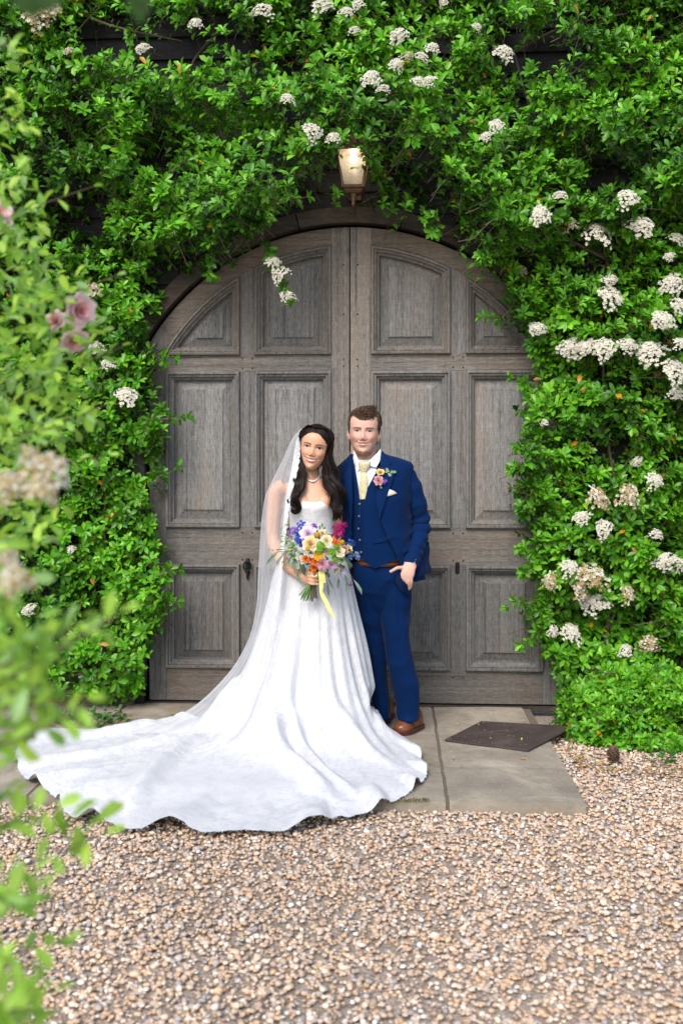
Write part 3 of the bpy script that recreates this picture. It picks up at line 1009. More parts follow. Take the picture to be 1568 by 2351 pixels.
def corymb(seed, old):
    """flat-topped head of small five-petalled flowers, radius 1, facing +z"""
    r = np.random.default_rng(seed)
    V, F, C = [], [], []
    for k in range(120):
        a = k*2.399 + r.normal(0, .25); rad = math.sqrt((k + .5)/120)*r.uniform(.82, 1.05)
        rad *= 1 + .22*math.sin(3*a + seed)
        c = np.array([rad*math.cos(a), rad*math.sin(a), .62*(1 - rad**2) + r.normal(0, .05)])
        nz = unit(np.array([c[0]*.8, c[1]*.8, 1.0]) + r.normal(0, .3, 3))
        u = unit(np.cross(nz, np.array([.2, .9, .1]))); w = np.cross(nz, u)
        s = r.uniform(.125, .18)
        spent = old and r.random() < .55
        col = np.array((.50, .36, .18)) if spent else np.array((.80, .76, .64))*r.uniform(.85, 1.03)
        b = len(V)
        V.append(c - nz*.02); C.append(col*.75 if not spent else col*.6)
        for q in range(10):
            an = q*math.pi/5 + a
            rr = s*(1.0 if q % 2 == 0 else .55)
            V.append(c + (u*math.cos(an) + w*math.sin(an))*rr + nz*(.03 if q % 2 == 0 else 0)); C.append(col)
        F += [(b, b + 1 + q, b + 1 + (q + 1) % 10) for q in range(10)]
    # stalks
    for k in range(9):
        a = k*.7; e = np.array([.6*math.cos(a), .6*math.sin(a), .15])
        tv, tf = tube_vf([(0, 0, -.8), e*.5 + np.array([0, 0, -.25]), e], .025, 3, False)
        b = len(V); V += list(tv); C += [np.array((.10, .16, .05))]*len(tv)
        for f in tf:
            F += [(f[0] + b, f[1] + b, f[2] + b), (f[0] + b, f[2] + b, f[3] + b)]
    return np.array(V), np.array(F), np.array(C)
HEADS = {}
for o_ in (0, 1):
    HEADS[o_] = [mesh_np('flower_head', *corymb(s_ + 10*o_, o_)[:2], M['petal'], False, corymb(s_ + 10*o_, o_)[2]) for s_ in range(3)]
def put_head(root, p, r, old, k, out=(0, -1, .55)):
    o = link('flower_head', HEADS[old][k % 3], root)
    z = Vector(out) + Vector((random.uniform(-.35, .35), 0, random.uniform(-.3, .25)))
    q = z.to_track_quat('Z', 'Y').to_matrix().to_4x4()
    sc = Matrix.Diagonal((r, r*random.uniform(.75, .95), r*.9, 1))
    o.matrix_local = Matrix.Translation(Vector(p) - off(root)) @ q @ Matrix.Rotation(random.uniform(0, 6.28), 4, 'Z') @ sc
    if old: o['label'] = 'spent browning flower head'

def wall_shrub(root, poly, n_try, sprigs, tall, seed):
    global rng
    rng = np.random.default_rng(seed)
    p = np.array(poly)
    px = rng.uniform(p[:, 0].min(), p[:, 0].max(), n_try); py = rng.uniform(p[:, 1].min(), p[:, 1].max(), n_try)
    jx, jy = px + 34*(fbm(px/30., py/30., 0, 31, 2) - .5), py + 34*(fbm(px/30., py/30., 7, 32, 2) - .5)
    k = in_poly(jx, jy, poly)
    px, py = px[k], py[k]
    d, dark = depth_at(px, py)
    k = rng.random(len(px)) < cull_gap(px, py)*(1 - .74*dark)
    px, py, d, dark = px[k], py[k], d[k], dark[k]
    k = ~((px > 776) & (px < 852) & (py > 338) & (py < 475) & (d > .2))
    px, py, d, dark = px[k], py[k], d[k], dark[k]
    n = len(px)
    lay = rng.random(n)
    dep = np.where(lay < .30, d*rng.uniform(.15, .65, n), d*rng.uniform(.8, 1.08, n)) + .02
    tip = PV(px, py, -dep)
    # shoots reach out and up from the growth behind them, along the local lie of the branches
    lean = (fbm(px/160., py/160., 3, 41, 2) - .5)*3.0
    dirv = np.stack([np.sin(lean) + rng.normal(0, .35, n), -rng.uniform(.35, 1.1, n), .45*np.cos(lean) + rng.normal(.1, .4, n)], 1)
    ln = rng.uniform(.10, .24, n)
    base = tip - unit(dirv)*ln[:, None]
    base[:, 1] = np.minimum(base[:, 1], -.02)
    yg = np.clip(.08 + .85*(fbm(px/70., py/70., 1, 51, 2) - .42)*2.2 + .25*(lay >= .3), 0, .9)*(1 - .6*dark)  # older inner leaves; recesses darkened further in colour to deepen their shade
    # new growth sits highest up and low on the right
    nl = rng.integers(10, 15, n)
    ll = rng.uniform(.046, .068, n)
    B, T, NL, YG, LL = list(base), list(tip), list(nl), list(yg), list(ll)
    for (x0, y0, x1, y1, dep0, m) in sprigs:
        b_, t_ = np.array(P(x0, y0, -dep0)), np.array(P(x1, y1, -dep0 - .05))
        for q in range(m):
            u = (q + 1)/m
            tp = b_ + (t_ - b_)*u + rng.normal(0, .012, 3)
            B.append(b_ + (t_ - b_)*max(0, u - .55)); T.append(tp); NL.append(9); YG.append(.15 + .3*u); LL.append(.052)
    arr, stems = make_twigs(B, T, NL, YG, LL)
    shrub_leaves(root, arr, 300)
    o = part('stem', stems[0], stems[1], M['bark'], root); o['kind'] = 'stuff'

lr = thing('climbing_shrub', (P(60, 1600, -.1).x, -.12, 0), 'dark green firethorn trained up the wall left of the door, with few white flower heads', 'shrub')
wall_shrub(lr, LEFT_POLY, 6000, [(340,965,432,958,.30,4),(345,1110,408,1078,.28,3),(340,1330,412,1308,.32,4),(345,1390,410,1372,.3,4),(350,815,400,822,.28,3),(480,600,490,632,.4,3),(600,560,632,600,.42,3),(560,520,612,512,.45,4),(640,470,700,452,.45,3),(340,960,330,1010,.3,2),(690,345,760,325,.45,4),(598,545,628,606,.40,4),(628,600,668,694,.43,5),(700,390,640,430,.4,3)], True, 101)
rr = thing('climbing_shrub', (P(1480, 1640, -.1).x, -.12, 0), 'bright green firethorn on the wall right of the door, crowded with creamy flower heads', 'shrub')
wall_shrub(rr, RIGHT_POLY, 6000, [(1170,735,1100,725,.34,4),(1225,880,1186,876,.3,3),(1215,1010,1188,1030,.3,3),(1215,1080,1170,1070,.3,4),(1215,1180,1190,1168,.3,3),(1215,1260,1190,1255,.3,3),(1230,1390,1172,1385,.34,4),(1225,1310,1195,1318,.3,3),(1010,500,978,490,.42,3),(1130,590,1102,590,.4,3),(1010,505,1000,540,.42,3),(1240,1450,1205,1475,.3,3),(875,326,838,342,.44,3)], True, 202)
# woody branches
def branches(root, lines, r0=.011):
    for pts in lines:
        q = [P(x, y, -d) for x, y, d in pts]
        c = catmull(q, 14)
        V, F = tube_vf(c, np.linspace(r0, r0*.45, 14), 6)
        part('branch', np.array(V), F, M['bark'], root, True)
branches(lr, [[(250,1620,.1),(255,1480,.12),(240,1200,.12),(260,900,.14),(300,600,.12),(430,330,.15)],[(255,1500,.1),(150,1300,.12),(90,1000,.12),(60,700,.12)],[(300,600,.12),(500,480,.2),(700,400,.22)],[(120,1560,.12),(200,1545,.2),(330,1530,.14)],[(430,330,.12),(440,150,.1),(560,20,.1)],[(160,20,.12),(260,60,.15),(420,95,.12)]])
branches(rr, [[(1400,1640,.1),(1390,1450,.14),(1420,1200,.14),(1380,900,.14),(1400,600,.14),(1250,350,.14),(1180,120,.12)],[(1390,1450,.14),(1500,1200,.14),(1540,800,.14),(1500,400,.12)],[(1250,350,.12),(1120,120,.16),(1050,30,.14)],[(1400,600,.14),(1200,500,.25),(1030,470,.28)],[(1180,120,.12),(1300,60,.12),(1500,20,.1)],[(980,50,.14),(1060,110,.2),(1110,160,.16)]])
for i, (x, y, r, old) in enumerate(FLOWERS):
    root = lr if x < 790 else rr
    d, dk = depth_at(np.array([x]), np.array([y]))
    Y = -(float(d[0])*1.08 + .07)
    if 600 < x < 680 and y > 580: Y = -.47
    put_head(root, P(x, y, Y), 1.18*r/ppm(Y), old, i)

# low bright shrub at the foot of the wall on the right
rng = np.random.default_rng(55)
low = thing('low_shrub', tuple(G(1460, 1745, GZ)), 'small yellow-green bush at the foot of the wall on the right, beside the gravel', 'shrub')
n = 1300
px = rng.uniform(1290, 1720, n); py = rng.uniform(1530, 1765, n)
q = ((px - 1520)/250)**2 + ((1660 - py)/(125 + 45*fbm(px/35., px*0, 0, 8)))**2*(py < 1660)
k = (q < 1) & (py < 1722 + 45*(fbm(px/28., py*0, 0, 5) - .2)) & (py < 1690 + (px - 1290)*.9)
px, py, q = px[k], py[k], q[k]
Yd = -.30 - .46*np.sqrt(np.clip(1 - q, 0, 1))*rng.uniform(.45, 1.0, len(px)) - .22*(fbm(px/38., py/38., 4, 62, 2) - .5)
Yd = np.where(py > 1690, np.minimum(Yd, -.52), Yd)
tip = PV(px, py, Yd)
gy = np.maximum(tip[:, 2], GZ + .03); tip[:, 2] = gy
dirv = np.stack([rng.normal(0, .5, len(px)), -rng.uniform(.2, .9, len(px)), rng.uniform(.1, 1.0, len(px))], 1)
base = tip - unit(dirv)*rng.uniform(.08, .16, len(px))[:, None]
base[:, 2] = np.maximum(base[:, 2], GZ)
arr, stems = make_twigs(list(base), list(tip), list(rng.integers(12, 17, len(px))), list(np.clip(.55 + 1.3*(fbm(px/40., py/40., 2, 61) - .4), .1, 1)), list(rng.uniform(.036, .052, len(px))))
shrub_leaves(low, arr, 200)
o = part('stem', stems[0], stems[1], M['bark'], low); o['kind'] = 'stuff'
# ------------------------------------------------------------------ people: shared helpers
def PXZ(px, py, Y):
    p = P(px, py, Y)
    return np.array((p.x, p.y, p.z))
def supel(n, w, f, b, ex=2.3, a0=0.0, a1=2*math.pi, full=True):
    """section of a body: angle 0 = right, pi/2 = back; returns (n,2) of x,y offsets"""
    a = np.linspace(a0, a1, n, endpoint=not full)
    c, s = np.cos(a), np.sin(a)
    e = 2/ex
    x = w*np.sign(c)*np.abs(c)**e
    d = np.where(s < 0, f, b)
    y = d*np.sign(s)*np.abs(s)**e
    return np.stack([x, y], 1)
def rings_px(spec, Y, n=40, ex=2.3):
    """spec rows: py, xl, xr, front, back [, dY] -> closed loft from picture measurements at depth Y"""
    V = []
    for row in spec:
        py, xl, xr, f, b = row[:5]
        dy = row[5] if len(row) > 5 else 0
        A, B = PXZ(xl, py, Y + dy), PXZ(xr, py, Y + dy)
        c = (A + B)/2; w = abs(B[0] - A[0])/2
        s = supel(n, w, f, b, ex)
        V += [(c[0] + q[0], Y + dy + q[1], c[2]) for q in s]
    F = [tuple(f) for f in grid_faces(n, len(spec), True)]
    F.append(tuple(range(n))[::-1]); F.append(tuple(range((len(spec) - 1)*n, len(spec)*n)))
    return V, F
def dens(spec, m):
    """smoothly resample a table"""
    return [tuple(r) for r in catmull(spec, m)]

def gz(x, z, cx, cz, sx, sz): return np.exp(-((x - cx)/sx)**2 - ((z - cz)/sz)**2)
def head_shape(male):
    """a closed head; x to picture right, y negative towards the viewer, z up from the chin; returns verts, faces"""
    tab = np.array([  # z, half width, front, back
        (-.004, .012, .060, -.030), (.002, .026, .079, -.020), (.012, .037, .086, -.005), (.028, .048, .086, .012), (.045, .056, .085, .030), (.060, .061, .086, .050), (.080, .066, .087, .074), (.100, .0695, .087, .088),
        (.120, .072, .090, .096), (.140, .0745, .094, .099), (.165, .0755, .092, .098), (.185, .071, .081, .090), (.203, .059, .061, .072), (.216, .040, .038, .048), (.224, .018, .016, .022), (.226, .002, .002, .002)])
    if not male:
        tab[1:9, 1] *= np.array([.82, .84, .88, .92, .95, .97, .985, 1])
        tab[:, 1] *= .97
    T = catmull(tab, 100)
    n = 128
    a = np.linspace(0, 2*math.pi, n, endpoint=False)
    V = []
    for z, w, f, b in T:
        ex = 2.15
        c, s = np.cos(a), np.sin(a)
        x = max(w, .001)*np.sign(c)*np.abs(c)**(2/ex)
        y = np.where(s < 0, max(f, .001)*-np.abs(s)**(2/ex), b*np.abs(s)**(2/ex))
        # jaw: push the section to the front when the back is short
        V.append(np.stack([x, y, np.full(n, z)], 1))
    V = np.array(V).reshape(-1, 3)
    x, y, z = V.T
    fr = sstep(.0, .045, -y)
    ax = np.abs(x)
    d = np.zeros(len(V))
    ns = 1.12 if male else .92
    d += .010*ns*np.clip(1 - np.abs(z - .100)/.03, 0, 1)*np.exp(-(x/.0075)**2)          # bridge
    d += .017*ns*gz(x, z, 0, .078, .0105*ns, .0145)                                 # ball of the nose
    d += .007*ns*(gz(ax, z, .0125*ns, .0715, .006, .006))                           # wings
    d -= .004*gz(x, z, 0, .061, .012, .006)
    d -= .0115*gz(ax, z, .030, .112, .0155, .0105)                                  # sockets
    d += .0055*gz(ax, z, .031, .110, .0115, .0075)                                   # eyeballs
    d += .0035*gz(ax, z, .030, .129, .020, .007)*(1.5 if male else .6)              # brow
    d += .0065*gz(ax, z, .043, .083, .016, .014)                                    # cheeks
    d -= .0045*gz(ax, z, .049, .052, .014, .014)
    d -= .0025*gz(ax - .55*(.075 - z), z, .020, .060, .0035, .016)                  # smile folds
    d += .0045*gz(x, z, 0, .050, .023, .010)                                        # mouth mound
    d += .0032*gz(x, z, 0, .0585, .019, .0035) + .0042*gz(x, z, 0, .0420, .015, .0042)  # lips
    d -= .0045*gz(x, z, 0, .0505 , .018, .0032)
    d -= .0045*gz(x, z, 0, .028, .016, .005)
    d += .0055*gz(x, z, 0, .012, .015, .010)*(1.1 if male else .9)
    V[:, 1] -= d*fr
    F = [tuple(f) for f in grid_faces(n, len(T), True)]
    F.append(tuple(range(n))[::-1]); F.append(tuple(range((len(T) - 1)*n, len(T)*n)))
    return V, F
def face_paint(L, skin, male):
    """colours of a face from its own coordinates (lips, teeth, eyes, brows, cheeks)"""
    x, y, z = L.T
    ax = np.abs(x)
    C = np.repeat(np.array(skin, float)[None], len(L), 0)
    def lay(mask, col):
        m = np.clip(mask, 0, 1)[:, None]
        C[:] = C*(1 - m) + np.array(col)*m
    front = (y < -.045)
    f = front.astype(float)
    blush = (gz(ax, z, .042, .080, .019, .016)*.5 + gz(x, z, 0, .076, .012, .012)*.3 + gz(x, z, 0, .015, .02, .01)*.15)
    lay(f*blush*(.9 if male else .55), np.array(skin)*np.array((1.08, .62, .58)))
    if male:
        st = f*(gz(ax, z, .020, .010, .012, .0085)*1.0 + .55*gz(x, z, 0, .004, .02, .007) + .22*gz(x, z, 0, .062, .024, .004) + .18*gz(ax, z, .05, .03, .018, .03))
        lay(st*.55, (.26, .13, .065))
    q = x/(.0300 if not male else .0262)
    inside = np.abs(q) < 1
    zu = .0523 + .0075*q*q - .001*(not male)
    zl = zu - (.0092 if not male else .0076)*(1 - q*q)
    upt = zu + (.0066 if not male else .0048)*(1 - np.abs(q)**1.7) + .001*np.cos(q*9)*(np.abs(q) < .35)
    lot = zl - (.0095 if not male else .0070)*(1 - q*q)
    e = .0007
    band = lambda lo, hi: sstep(-e, e, z - lo)*sstep(-e, e, hi - z)*inside*f
    lipc = (.36, .075, .07) if not male else (.38, .12, .10)
    lay(band(zu, upt)*.95, lipc); lay(band(lot, zl)*.95, np.array(lipc)*1.05)
    lay(band(zl, zu), (.60, .565, .51))
    lay(band(zl, zu)*(sstep(.7, .95, np.abs(q))), (.12, .04, .03))
    lay(band(zu - .0012, zu + .0008)*.8, (.10, .035, .03))
    if male:
        lay(band(zl, zu)*(np.abs(np.sin(x*420)) < .12)*.35, (.35, .25, .2))
    # eyes
    ex, ez = .0305, .1115
    u = (ax - ex)/(.0160 if not male else .0145)
    ins = np.abs(u) < 1
    hi = ez + (.0060 if not male else .0046)*(1 - u*u) + .0008*u
    lo = ez - (.0034 if not male else .0030)*(1 - u*u) + .0008*u
    bandE = sstep(-e, e, z - lo)*sstep(-e, e, hi - z)*ins*f
    if not male:
        sh = f*gz(ax, z, ex + .002, ez + .006, .0165, .0055)
        lay(sh*.6, np.array(skin)*np.array((.45, .36, .34)))
    lay(bandE, (.62, .58, .55))
    ir = np.sqrt((ax - ex)**2 + (z - ez - .0008)**2)
    lay(bandE*sstep(.0070, .0062, ir), (.05, .026, .014) if not male else (.03, .032, .035))
    lay(bandE*sstep(.0036, .0030, ir), (.006, .005, .005))
    t = .0026 if not male else .0019
    lash = np.exp(-((z - hi)/t)**2)*sstep(1.18, .95, np.abs(u))*f
    lay(lash*(.97 if not male else .75), (.010, .007, .006) if not male else (.10, .05, .035))
    lay(np.exp(-((z - lo)/.0009)**2)*ins*f*(.6 if not male else .45), (.06, .03, .025))
    # brows
    v = (ax - .031)/.0195
    bz = .1285 - .0035*v*v + .0014*v + (.0015 if not male else -.001)
    bt = (.0028 if not male else .0036)*(1 - .45*v)
    br = np.exp(-((z - bz)/np.maximum(bt, .0008))**2)*sstep(1.15, .85, np.abs(v))*f
    lay(br*(.95 if not male else .92), (.022, .012, .008) if not male else (.15, .075, .04))
    # lid creases: their shade painted into the skin colour
    lay(f*.45*np.exp(-((z - hi - .0042)/.0016)**2)*sstep(1.1, .8, np.abs(u)), np.array(skin)*np.array((.55, .42, .40)))
    # nostrils
    lay(.95*gz(ax, z, .0062, .0668, .0036, .0022)*f, np.array(skin)*.18)
    return C

def skin_mat(name, rough):
    k = Nt(name)
    t = k.tone()
    n1 = k.noise(k.obj(), 120, 3); n2 = k.noise(k.obj(), 420, 3)
    c = k.mix(k.math('MULTIPLY', n1, .22), t, k.mix(1.0, t, (1.0, .72, .66), 'MULTIPLY'))
    k.bs(Base_Color=c, Roughness=rough, Specular_IOR_Level=.4, Subsurface_Weight=.12, Subsurface_Radius=(1.0, .35, .2), Subsurface_Scale=.008, Normal=k.bump(n2, .12, .001))
    return k.m
M['skin_f'] = skin_mat('tanned_skin', .42)
M['skin_m'] = skin_mat('fair_skin', .48)

def finger(tubes, p0, pts, r):
    q = catmull([p0] + pts, 10)
    tubes.append((q, np.linspace(r, r*.78, 10)))
def build_body(closed, skin, head_M, male, name, parent, mat, voxel=.0038):
    """closed: list of (V,F) closed shapes; fused to one mesh and coloured"""
    AV, AF = [], []
    for V, F in closed:
        b = len(AV)
        AV += [tuple(v) for v in V]
        AF += [tuple(i + b for i in f) for f in F]
    co, FF = remesh(AV, AF, voxel, 2, .45)
    # finer skin over the face
    inv = np.array(head_M.inverted())
    Lc = (np.c_[co, np.ones(len(co))] @ inv.T)[:, :3]
    bm = bmesh.new()
    me = mesh_np('tmp', co, FF)
    bm.from_mesh(me); bpy.data.meshes.remove(me)
    bm.verts.ensure_lookup_table()
    fl = (Lc[:, 1] < -.030) & (Lc[:, 2] > -.012) & (Lc[:, 2] < .150) & (np.abs(Lc[:, 0]) < .07)
    ed = [e for e in bm.edges if fl[e.verts[0].index] and fl[e.verts[1].index]]
    bmesh.ops.subdivide_edges(bm, edges=ed, cuts=2, use_grid_fill=True)
    bmesh.ops.triangulate(bm, faces=[f for f in bm.faces if len(f.verts) > 4])
    co = np.array([v.co[:] for v in bm.verts]); bm.verts.index_update()
    FF = [tuple(v.index for v in f.verts) for f in bm.faces]
    bm.free()
    L = (np.c_[co, np.ones(len(co))] @ inv.T)[:, :3]
    x, y, z = L.T; ax = np.abs(x)
    q = np.clip(x/.029, -1, 1); zm = .0505 + .0060*q*q
    open_ = (.0085 if not male else .0055)*(1 - q*q)
    inm = (np.abs(x) < .029)
    d = np.zeros(len(L))
    d += .0030*np.exp(-((z - zm - .0045)/.0032)**2)*inm*(1 - q*q)**.5
    d += .0042*np.exp(-((z - zm + open_ + .0042)/.0038)**2)*inm*(1 - q*q)**.5
    d -= .0050*np.exp(-((z - zm + open_*.5)/np.maximum(open_*.62, .0016))**2)*inm*(1 - q*q)**.3
    d -= .0040*gz(ax, z, .0315, .0565, .0045, .0055)                         # corners of the smile
    d -= .0030*np.exp(-((ax - (.0165 + .55*(.078 - z)))/.0030)**2)*sstep(.044, .054, z)*sstep(.080, .070, z)
    d += .0030*gz(ax, z, .040, .076, .013, .013)
    u = np.clip((ax - .0305)/.0155, -1, 1)
    d += .0032*np.exp(-((z - .1185 - .002*(1 - u*u))/.0022)**2)*(1 - u*u)*(np.abs(ax - .0305) < .0155)   # upper lid
    d += .0016*np.exp(-((z - .1055 + .001*(1 - u*u))/.0018)**2)*(1 - u*u)*(np.abs(ax - .0305) < .0155)
    d -= .0030*gz(ax, z, .0125, .112, .005, .006)
    d += .0050*gz(x, z, 0, .0755, .0085, .0085) + .0030*gz(ax, z, .0125, .0705, .0042, .0050)
    d -= .0040*gz(ax, z, .0062, .0665, .0030, .0022) + .0030*gz(ax, z, .0185, .071, .0028, .006)
    d -= .0020*gz(x, z, 0, .060, .0028, .0045)
    d *= (y < -.040)*(z < .2)*(z > -.01)
    L2 = L.copy(); L2[:, 1] -= d
    co = (np.c_[L2, np.ones(len(L2))] @ np.array(head_M).T)[:, :3]
    C = face_paint(L, skin, male)
    far = (L[:, 2] < -.012) | (L[:, 2] > .2) | (np.abs(L[:, 0]) > .09)
    C[far] = skin
    return part(name, co, FF, mat, parent, True, C)

def ear(M4, sx, z=.098, r=(.010, .021, .033)):
    V, F = [], []
    m = MB().ball((sx, .006, z), r, 14, 10)
    m.ball((sx*1.06, .004, z), (r[0]*.9, r[1]*.55, r[2]*.6), 10, 8)
    return [tuple(M4 @ Vector(v)) for v in m.v], m.f
def xform(M4, V):
    return [tuple(M4 @ Vector(v)) for v in V]
def strands(name, guides, mat, parent, sides=4):
    """guides: list of (points, radii)"""
    VV, FF, b = [], [], 0
    for pts, rad in guides:
        v, f = tube_vf(pts, rad, sides, False)
        VV.append(np.array(v)); FF.append(np.array(f) + b); b += len(v)
    return part(name, np.vstack(VV), np.vstack(FF).astype(np.int32), mat, parent, True)
def hair_mat(name, c0, c1, rough=.38):
    k = Nt(name)
    n = k.noise(k.mapping(k.obj(), (60, 60, 9)), 1.0, 4, .65)
    c = k.ramp(n, [(.3, c0), (.7, c1)])
    k.bs(Base_Color=c, Roughness=rough, Specular_IOR_Level=.2, Normal=k.bump(k.noise(k.mapping(k.obj(), (330, 330, 30)), 1.0, 2), .5, .003))
    return k.m
M['hair_f'] = hair_mat('dark_brown_hair', (.0025, .0016, .0012), (.017, .0085, .0055), .38)
M['hair_m'] = hair_mat('brown_hair', (.016, .009, .005), (.125, .070, .038), .45)

def cloth_mat(name, c0, c1, weave=900, wr=.25, rough=.75, sheen=.3):
    k = Nt(name)
    o = k.obj()
    n1 = k.noise(o, 7, 4, .6); n2 = k.noise(k.mapping(o, (weave, weave, weave*.4)), 1.0, 2)
    c = k.mix(n2, c0, c1)
    c = k.mix(k.math('MULTIPLY', n1, .25), c, k.mix(1.0, c, (.7, .7, .75), 'MULTIPLY'))
    h = k.math('ADD', k.math('MULTIPLY', k.noise(k.mapping(o, (5, 5, 4)), 1.0, 2, .45, .8), 1.0), k.math('MULTIPLY', n2, .04))
    k.bs(Base_Color=c, Roughness=rough, Sheen_Weight=sheen, Specular_IOR_Level=.05, Normal=k.bump(h, wr, .02))
    return k.m
M['suit'] = cloth_mat('navy_wool', (.0005, .0100, .050), (.0014, .019, .081), 900, .3, .75, .04)
M['waist'] = cloth_mat('navy_waistcoat_wool', (.0006, .010, .050), (.0014, .0185, .080), 900, .2, .75, .04)
M['shirt'] = cloth_mat('white_shirt_cotton', (.74, .74, .78), (.80, .80, .84), 800, .12, .7, .1)
M['leather'] = simple('tan_brown_leather', (.165, .052, .016), .32, 0, 30, .45, .12)
M['sole'] = simple('dark_red_sole', (.07, .018, .016), .5)
def tie_mat():
    k = Nt('pale_yellow_floral_silk')
    o = k.obj()
    v = k.n('TexVoronoi', {'Scale': 150.0, 'Vector': o})
    c = k.mix(k.ramp(v.outputs['Distance'], [(.28, 1), (.42, 0)]), (.52, .46, .25), k.ramp(k.n('SeparateColor', {0: v.outputs['Color']}).outputs[0], [(.2, (.20, .20, .22)), (.5, (.40, .36, .30)), (.8, (.66, .56, .22))], 'CONSTANT'))
    k.bs(Base_Color=c, Roughness=.5, Sheen_Weight=.2)
    return k.m
M['tie'] = tie_mat()

# ------------------------------------------------------------------ the groom
YG = -.58
KG = ppm(YG)
base = G(905, 1682)
groom = thing('person', (base.x, base.y, 0), 'man in a navy three-piece suit and pale yellow tie, one hand in his pocket', 'person')
chin = PXZ(834, 1044, YG - .015)
hm = Matrix.Translation(Vector(chin) + Vector((0, -.0, 0))) @ Matrix.Rotation(math.radians(-1), 4, 'Z') @ Matrix.Rotation(math.radians(2.0), 4, 'Y') @ Matrix.Rotation(math.radians(-2), 4, 'X') @ Matrix.Diagonal((1.13, 1.05, 1.10, 1))
hv, hf = head_shape(True)
closed = [(xform(hm, hv), hf)]
for s in (-1, 1): closed.append(ear(hm, s*.0715))
# neck and trunk
closed.append(rings_px(dens([(1022, 806, 864, .050, .075, .025), (1045, 806, 864, .052, .072, .02), (1062, 803, 868, .058, .072, .015), (1076, 796, 885, .060, .08, .0), (1092, 798, 915, .066, .085, 0), (1150, 806, 920, .09, .085, 0), (1230, 812, 918, .09, .08, 0), (1310, 820, 925, .08, .08, 0)], 24), YG, 36))
# arm (right of the picture) down to the hand in the pocket
SH, EL, WR = PXZ(932, 1092, YG), PXZ(966, 1205, YG + .03), PXZ(943, 1296, YG - .13)
closed.append(tube_vf(catmull([SH, (SH + EL)/2 + np.array([.01, 0, 0]), EL, (EL + WR)/2, WR], 24), np.interp(np.linspace(0, 1, 24), [0, .45, .8, 1], [.05, .042, .034, .027]), 14))
# the hand: back of the hand to the viewer, thumb to picture left, fingers going into the pocket
hd = unit(PXZ(936, 1330, YG - .15) - WR)
def H(px, py, dy): return PXZ(px, py, YG - .15 + dy)
palm = dens([(1290, 928, 954, .016, .016, .005), (1300, 925, 956, .017, .016, .0), (1311, 921, 953, .018, .016, -.004), (1322, 921, 951, .017, .016, -.006), (1331, 926, 946, .014, .013, -.004)], 12)
closed.append(rings_px(palm, YG - .145, 20, 2.6))
tubes = []
finger(tubes, H(925, 1303, .0), [H(912, 1304, -.012), H(903, 1309, -.014), H(895, 1313, -.008)], .0105)
for i, (x0, y0, x1, y1, x2, y2) in enumerate(((923, 1322, 926, 1334, 932, 1345), (930, 1326, 932, 1338, 935, 1352), (937, 1327, 938, 1339, 939, 1354), (944, 1325, 945, 1336, 943, 1350))):
    finger(tubes, H(x0, y0 - 6, -.004), [H(x0, y0, -.008), H(x1, y1, -.004), H(x2, y2, .022)], .0092 if i < 3 else .0082)
for q, r in tubes: closed.append(tube_vf(q, r, 10))
# other arm, behind the bride
SL = PXZ(800, 1095, YG)
closed.append(tube_vf(catmull([SL, PXZ(782, 1160, YG + .03), PXZ(770, 1225, YG + .09), PXZ(745, 1245, YG + .12)], 20), np.linspace(.05, .03, 20), 12))
# legs down to the ankles keep the figure one piece
LEG_R = [(1330, 868, 942, .095, .10, .0), (1360, 870, 942, .098, .105, .0), (1400, 873, 941, .095, .10, .0), (1450, 878, 939, .085, .09, -.01), (1500, 885, 945, .075, .085, -.02), (1540, 892, 955, .070, .085, -.02), (1570, 897, 962, .068, .085, -.015), (1610, 907, 965, .064, .085, -.01), (1634, 914, 964, .064, .082, -.01), (1652, 918, 966, .066, .082, -.015)]
LEG_L = [(1330, 808, 874, .095, .10, .02), (1360, 812, 877, .095, .10, .02), (1400, 818, 879, .09, .095, .03), (1450, 824, 883, .082, .09, .04), (1500, 832, 886, .073, .085, .05), (1550, 842, 889, .068, .08, .06), (1590, 850, 892, .064, .08, .07), (1625, 857, 894, .062, .078, .07), (1646, 860, 894, .062, .078, .07)]
for lg, dy in ((LEG_R, 0), (LEG_L, 0)):
    closed.append(rings_px(dens([(r[0], r[1] + 14, r[2] - 14, r[3]*.6, r[4]*.6, r[5]) for r in lg], 20), YG, 20))
closed.append(rings_px([(1296, 825, 925, .07, .07), (1345, 830, 925, .07, .07)], YG, 20))
SKM = (.57, .35, .275)
gb = build_body(closed, SKM, hm, True, 'body', groom, M['skin_m'])

# hair: a fitted cap with swept tufts
def scalp_cap(hm, male, hline, name, mat, parent, off_top, off_side):
    V, F = head_shape(male)
    x, y, z = V.T
    k = hline(x, y, z)
    c = np.array([0, .005, .12])
    dv = unit(V - c)
    t = off_side + (off_top - off_side)*sstep(.15, .215, z)
    nz = fbm(x*55, y*55, z*25, 3, 2)
    fall = .15 + .85*sstep(-.090, -.035, y)
    V2 = V + dv*(t*(.75 + .5*nz)*fall)[:, None]
    keep = k > 0
    fq = [f for f in F if len(f) == 4 and all(keep[i] for i in f)] + [f for f in F if len(f) > 4 and keep[list(f)].all()]
    used = sorted({i for f in fq for i in f}); mp = {o: i for i, o in enumerate(used)}
    V3 = xform(hm, V2[used])
    return part(name, np.array(V3), [tuple(mp[i] for i in f) for f in fq], mat, parent, True), V, dv
def hl_m(x, y, z):
    ax = np.abs(x)
    line = .170 - .006*np.cos(x*40) + .010*(ax/.05)**2
    frontal = (z > line)
    side = (y > -.030 + .02*sstep(.12, .08, z)) & (z > np.where(y < .018, .098, .055 + 0*z))
    temple = (ax > .060) & (z > .128) & (y > -.052)
    return (frontal | side | temple).astype(int)
hair, hV, hD = scalp_cap(hm, True, hl_m, 'hair', M['hair_m'], groom, .012, .005)
gs = []
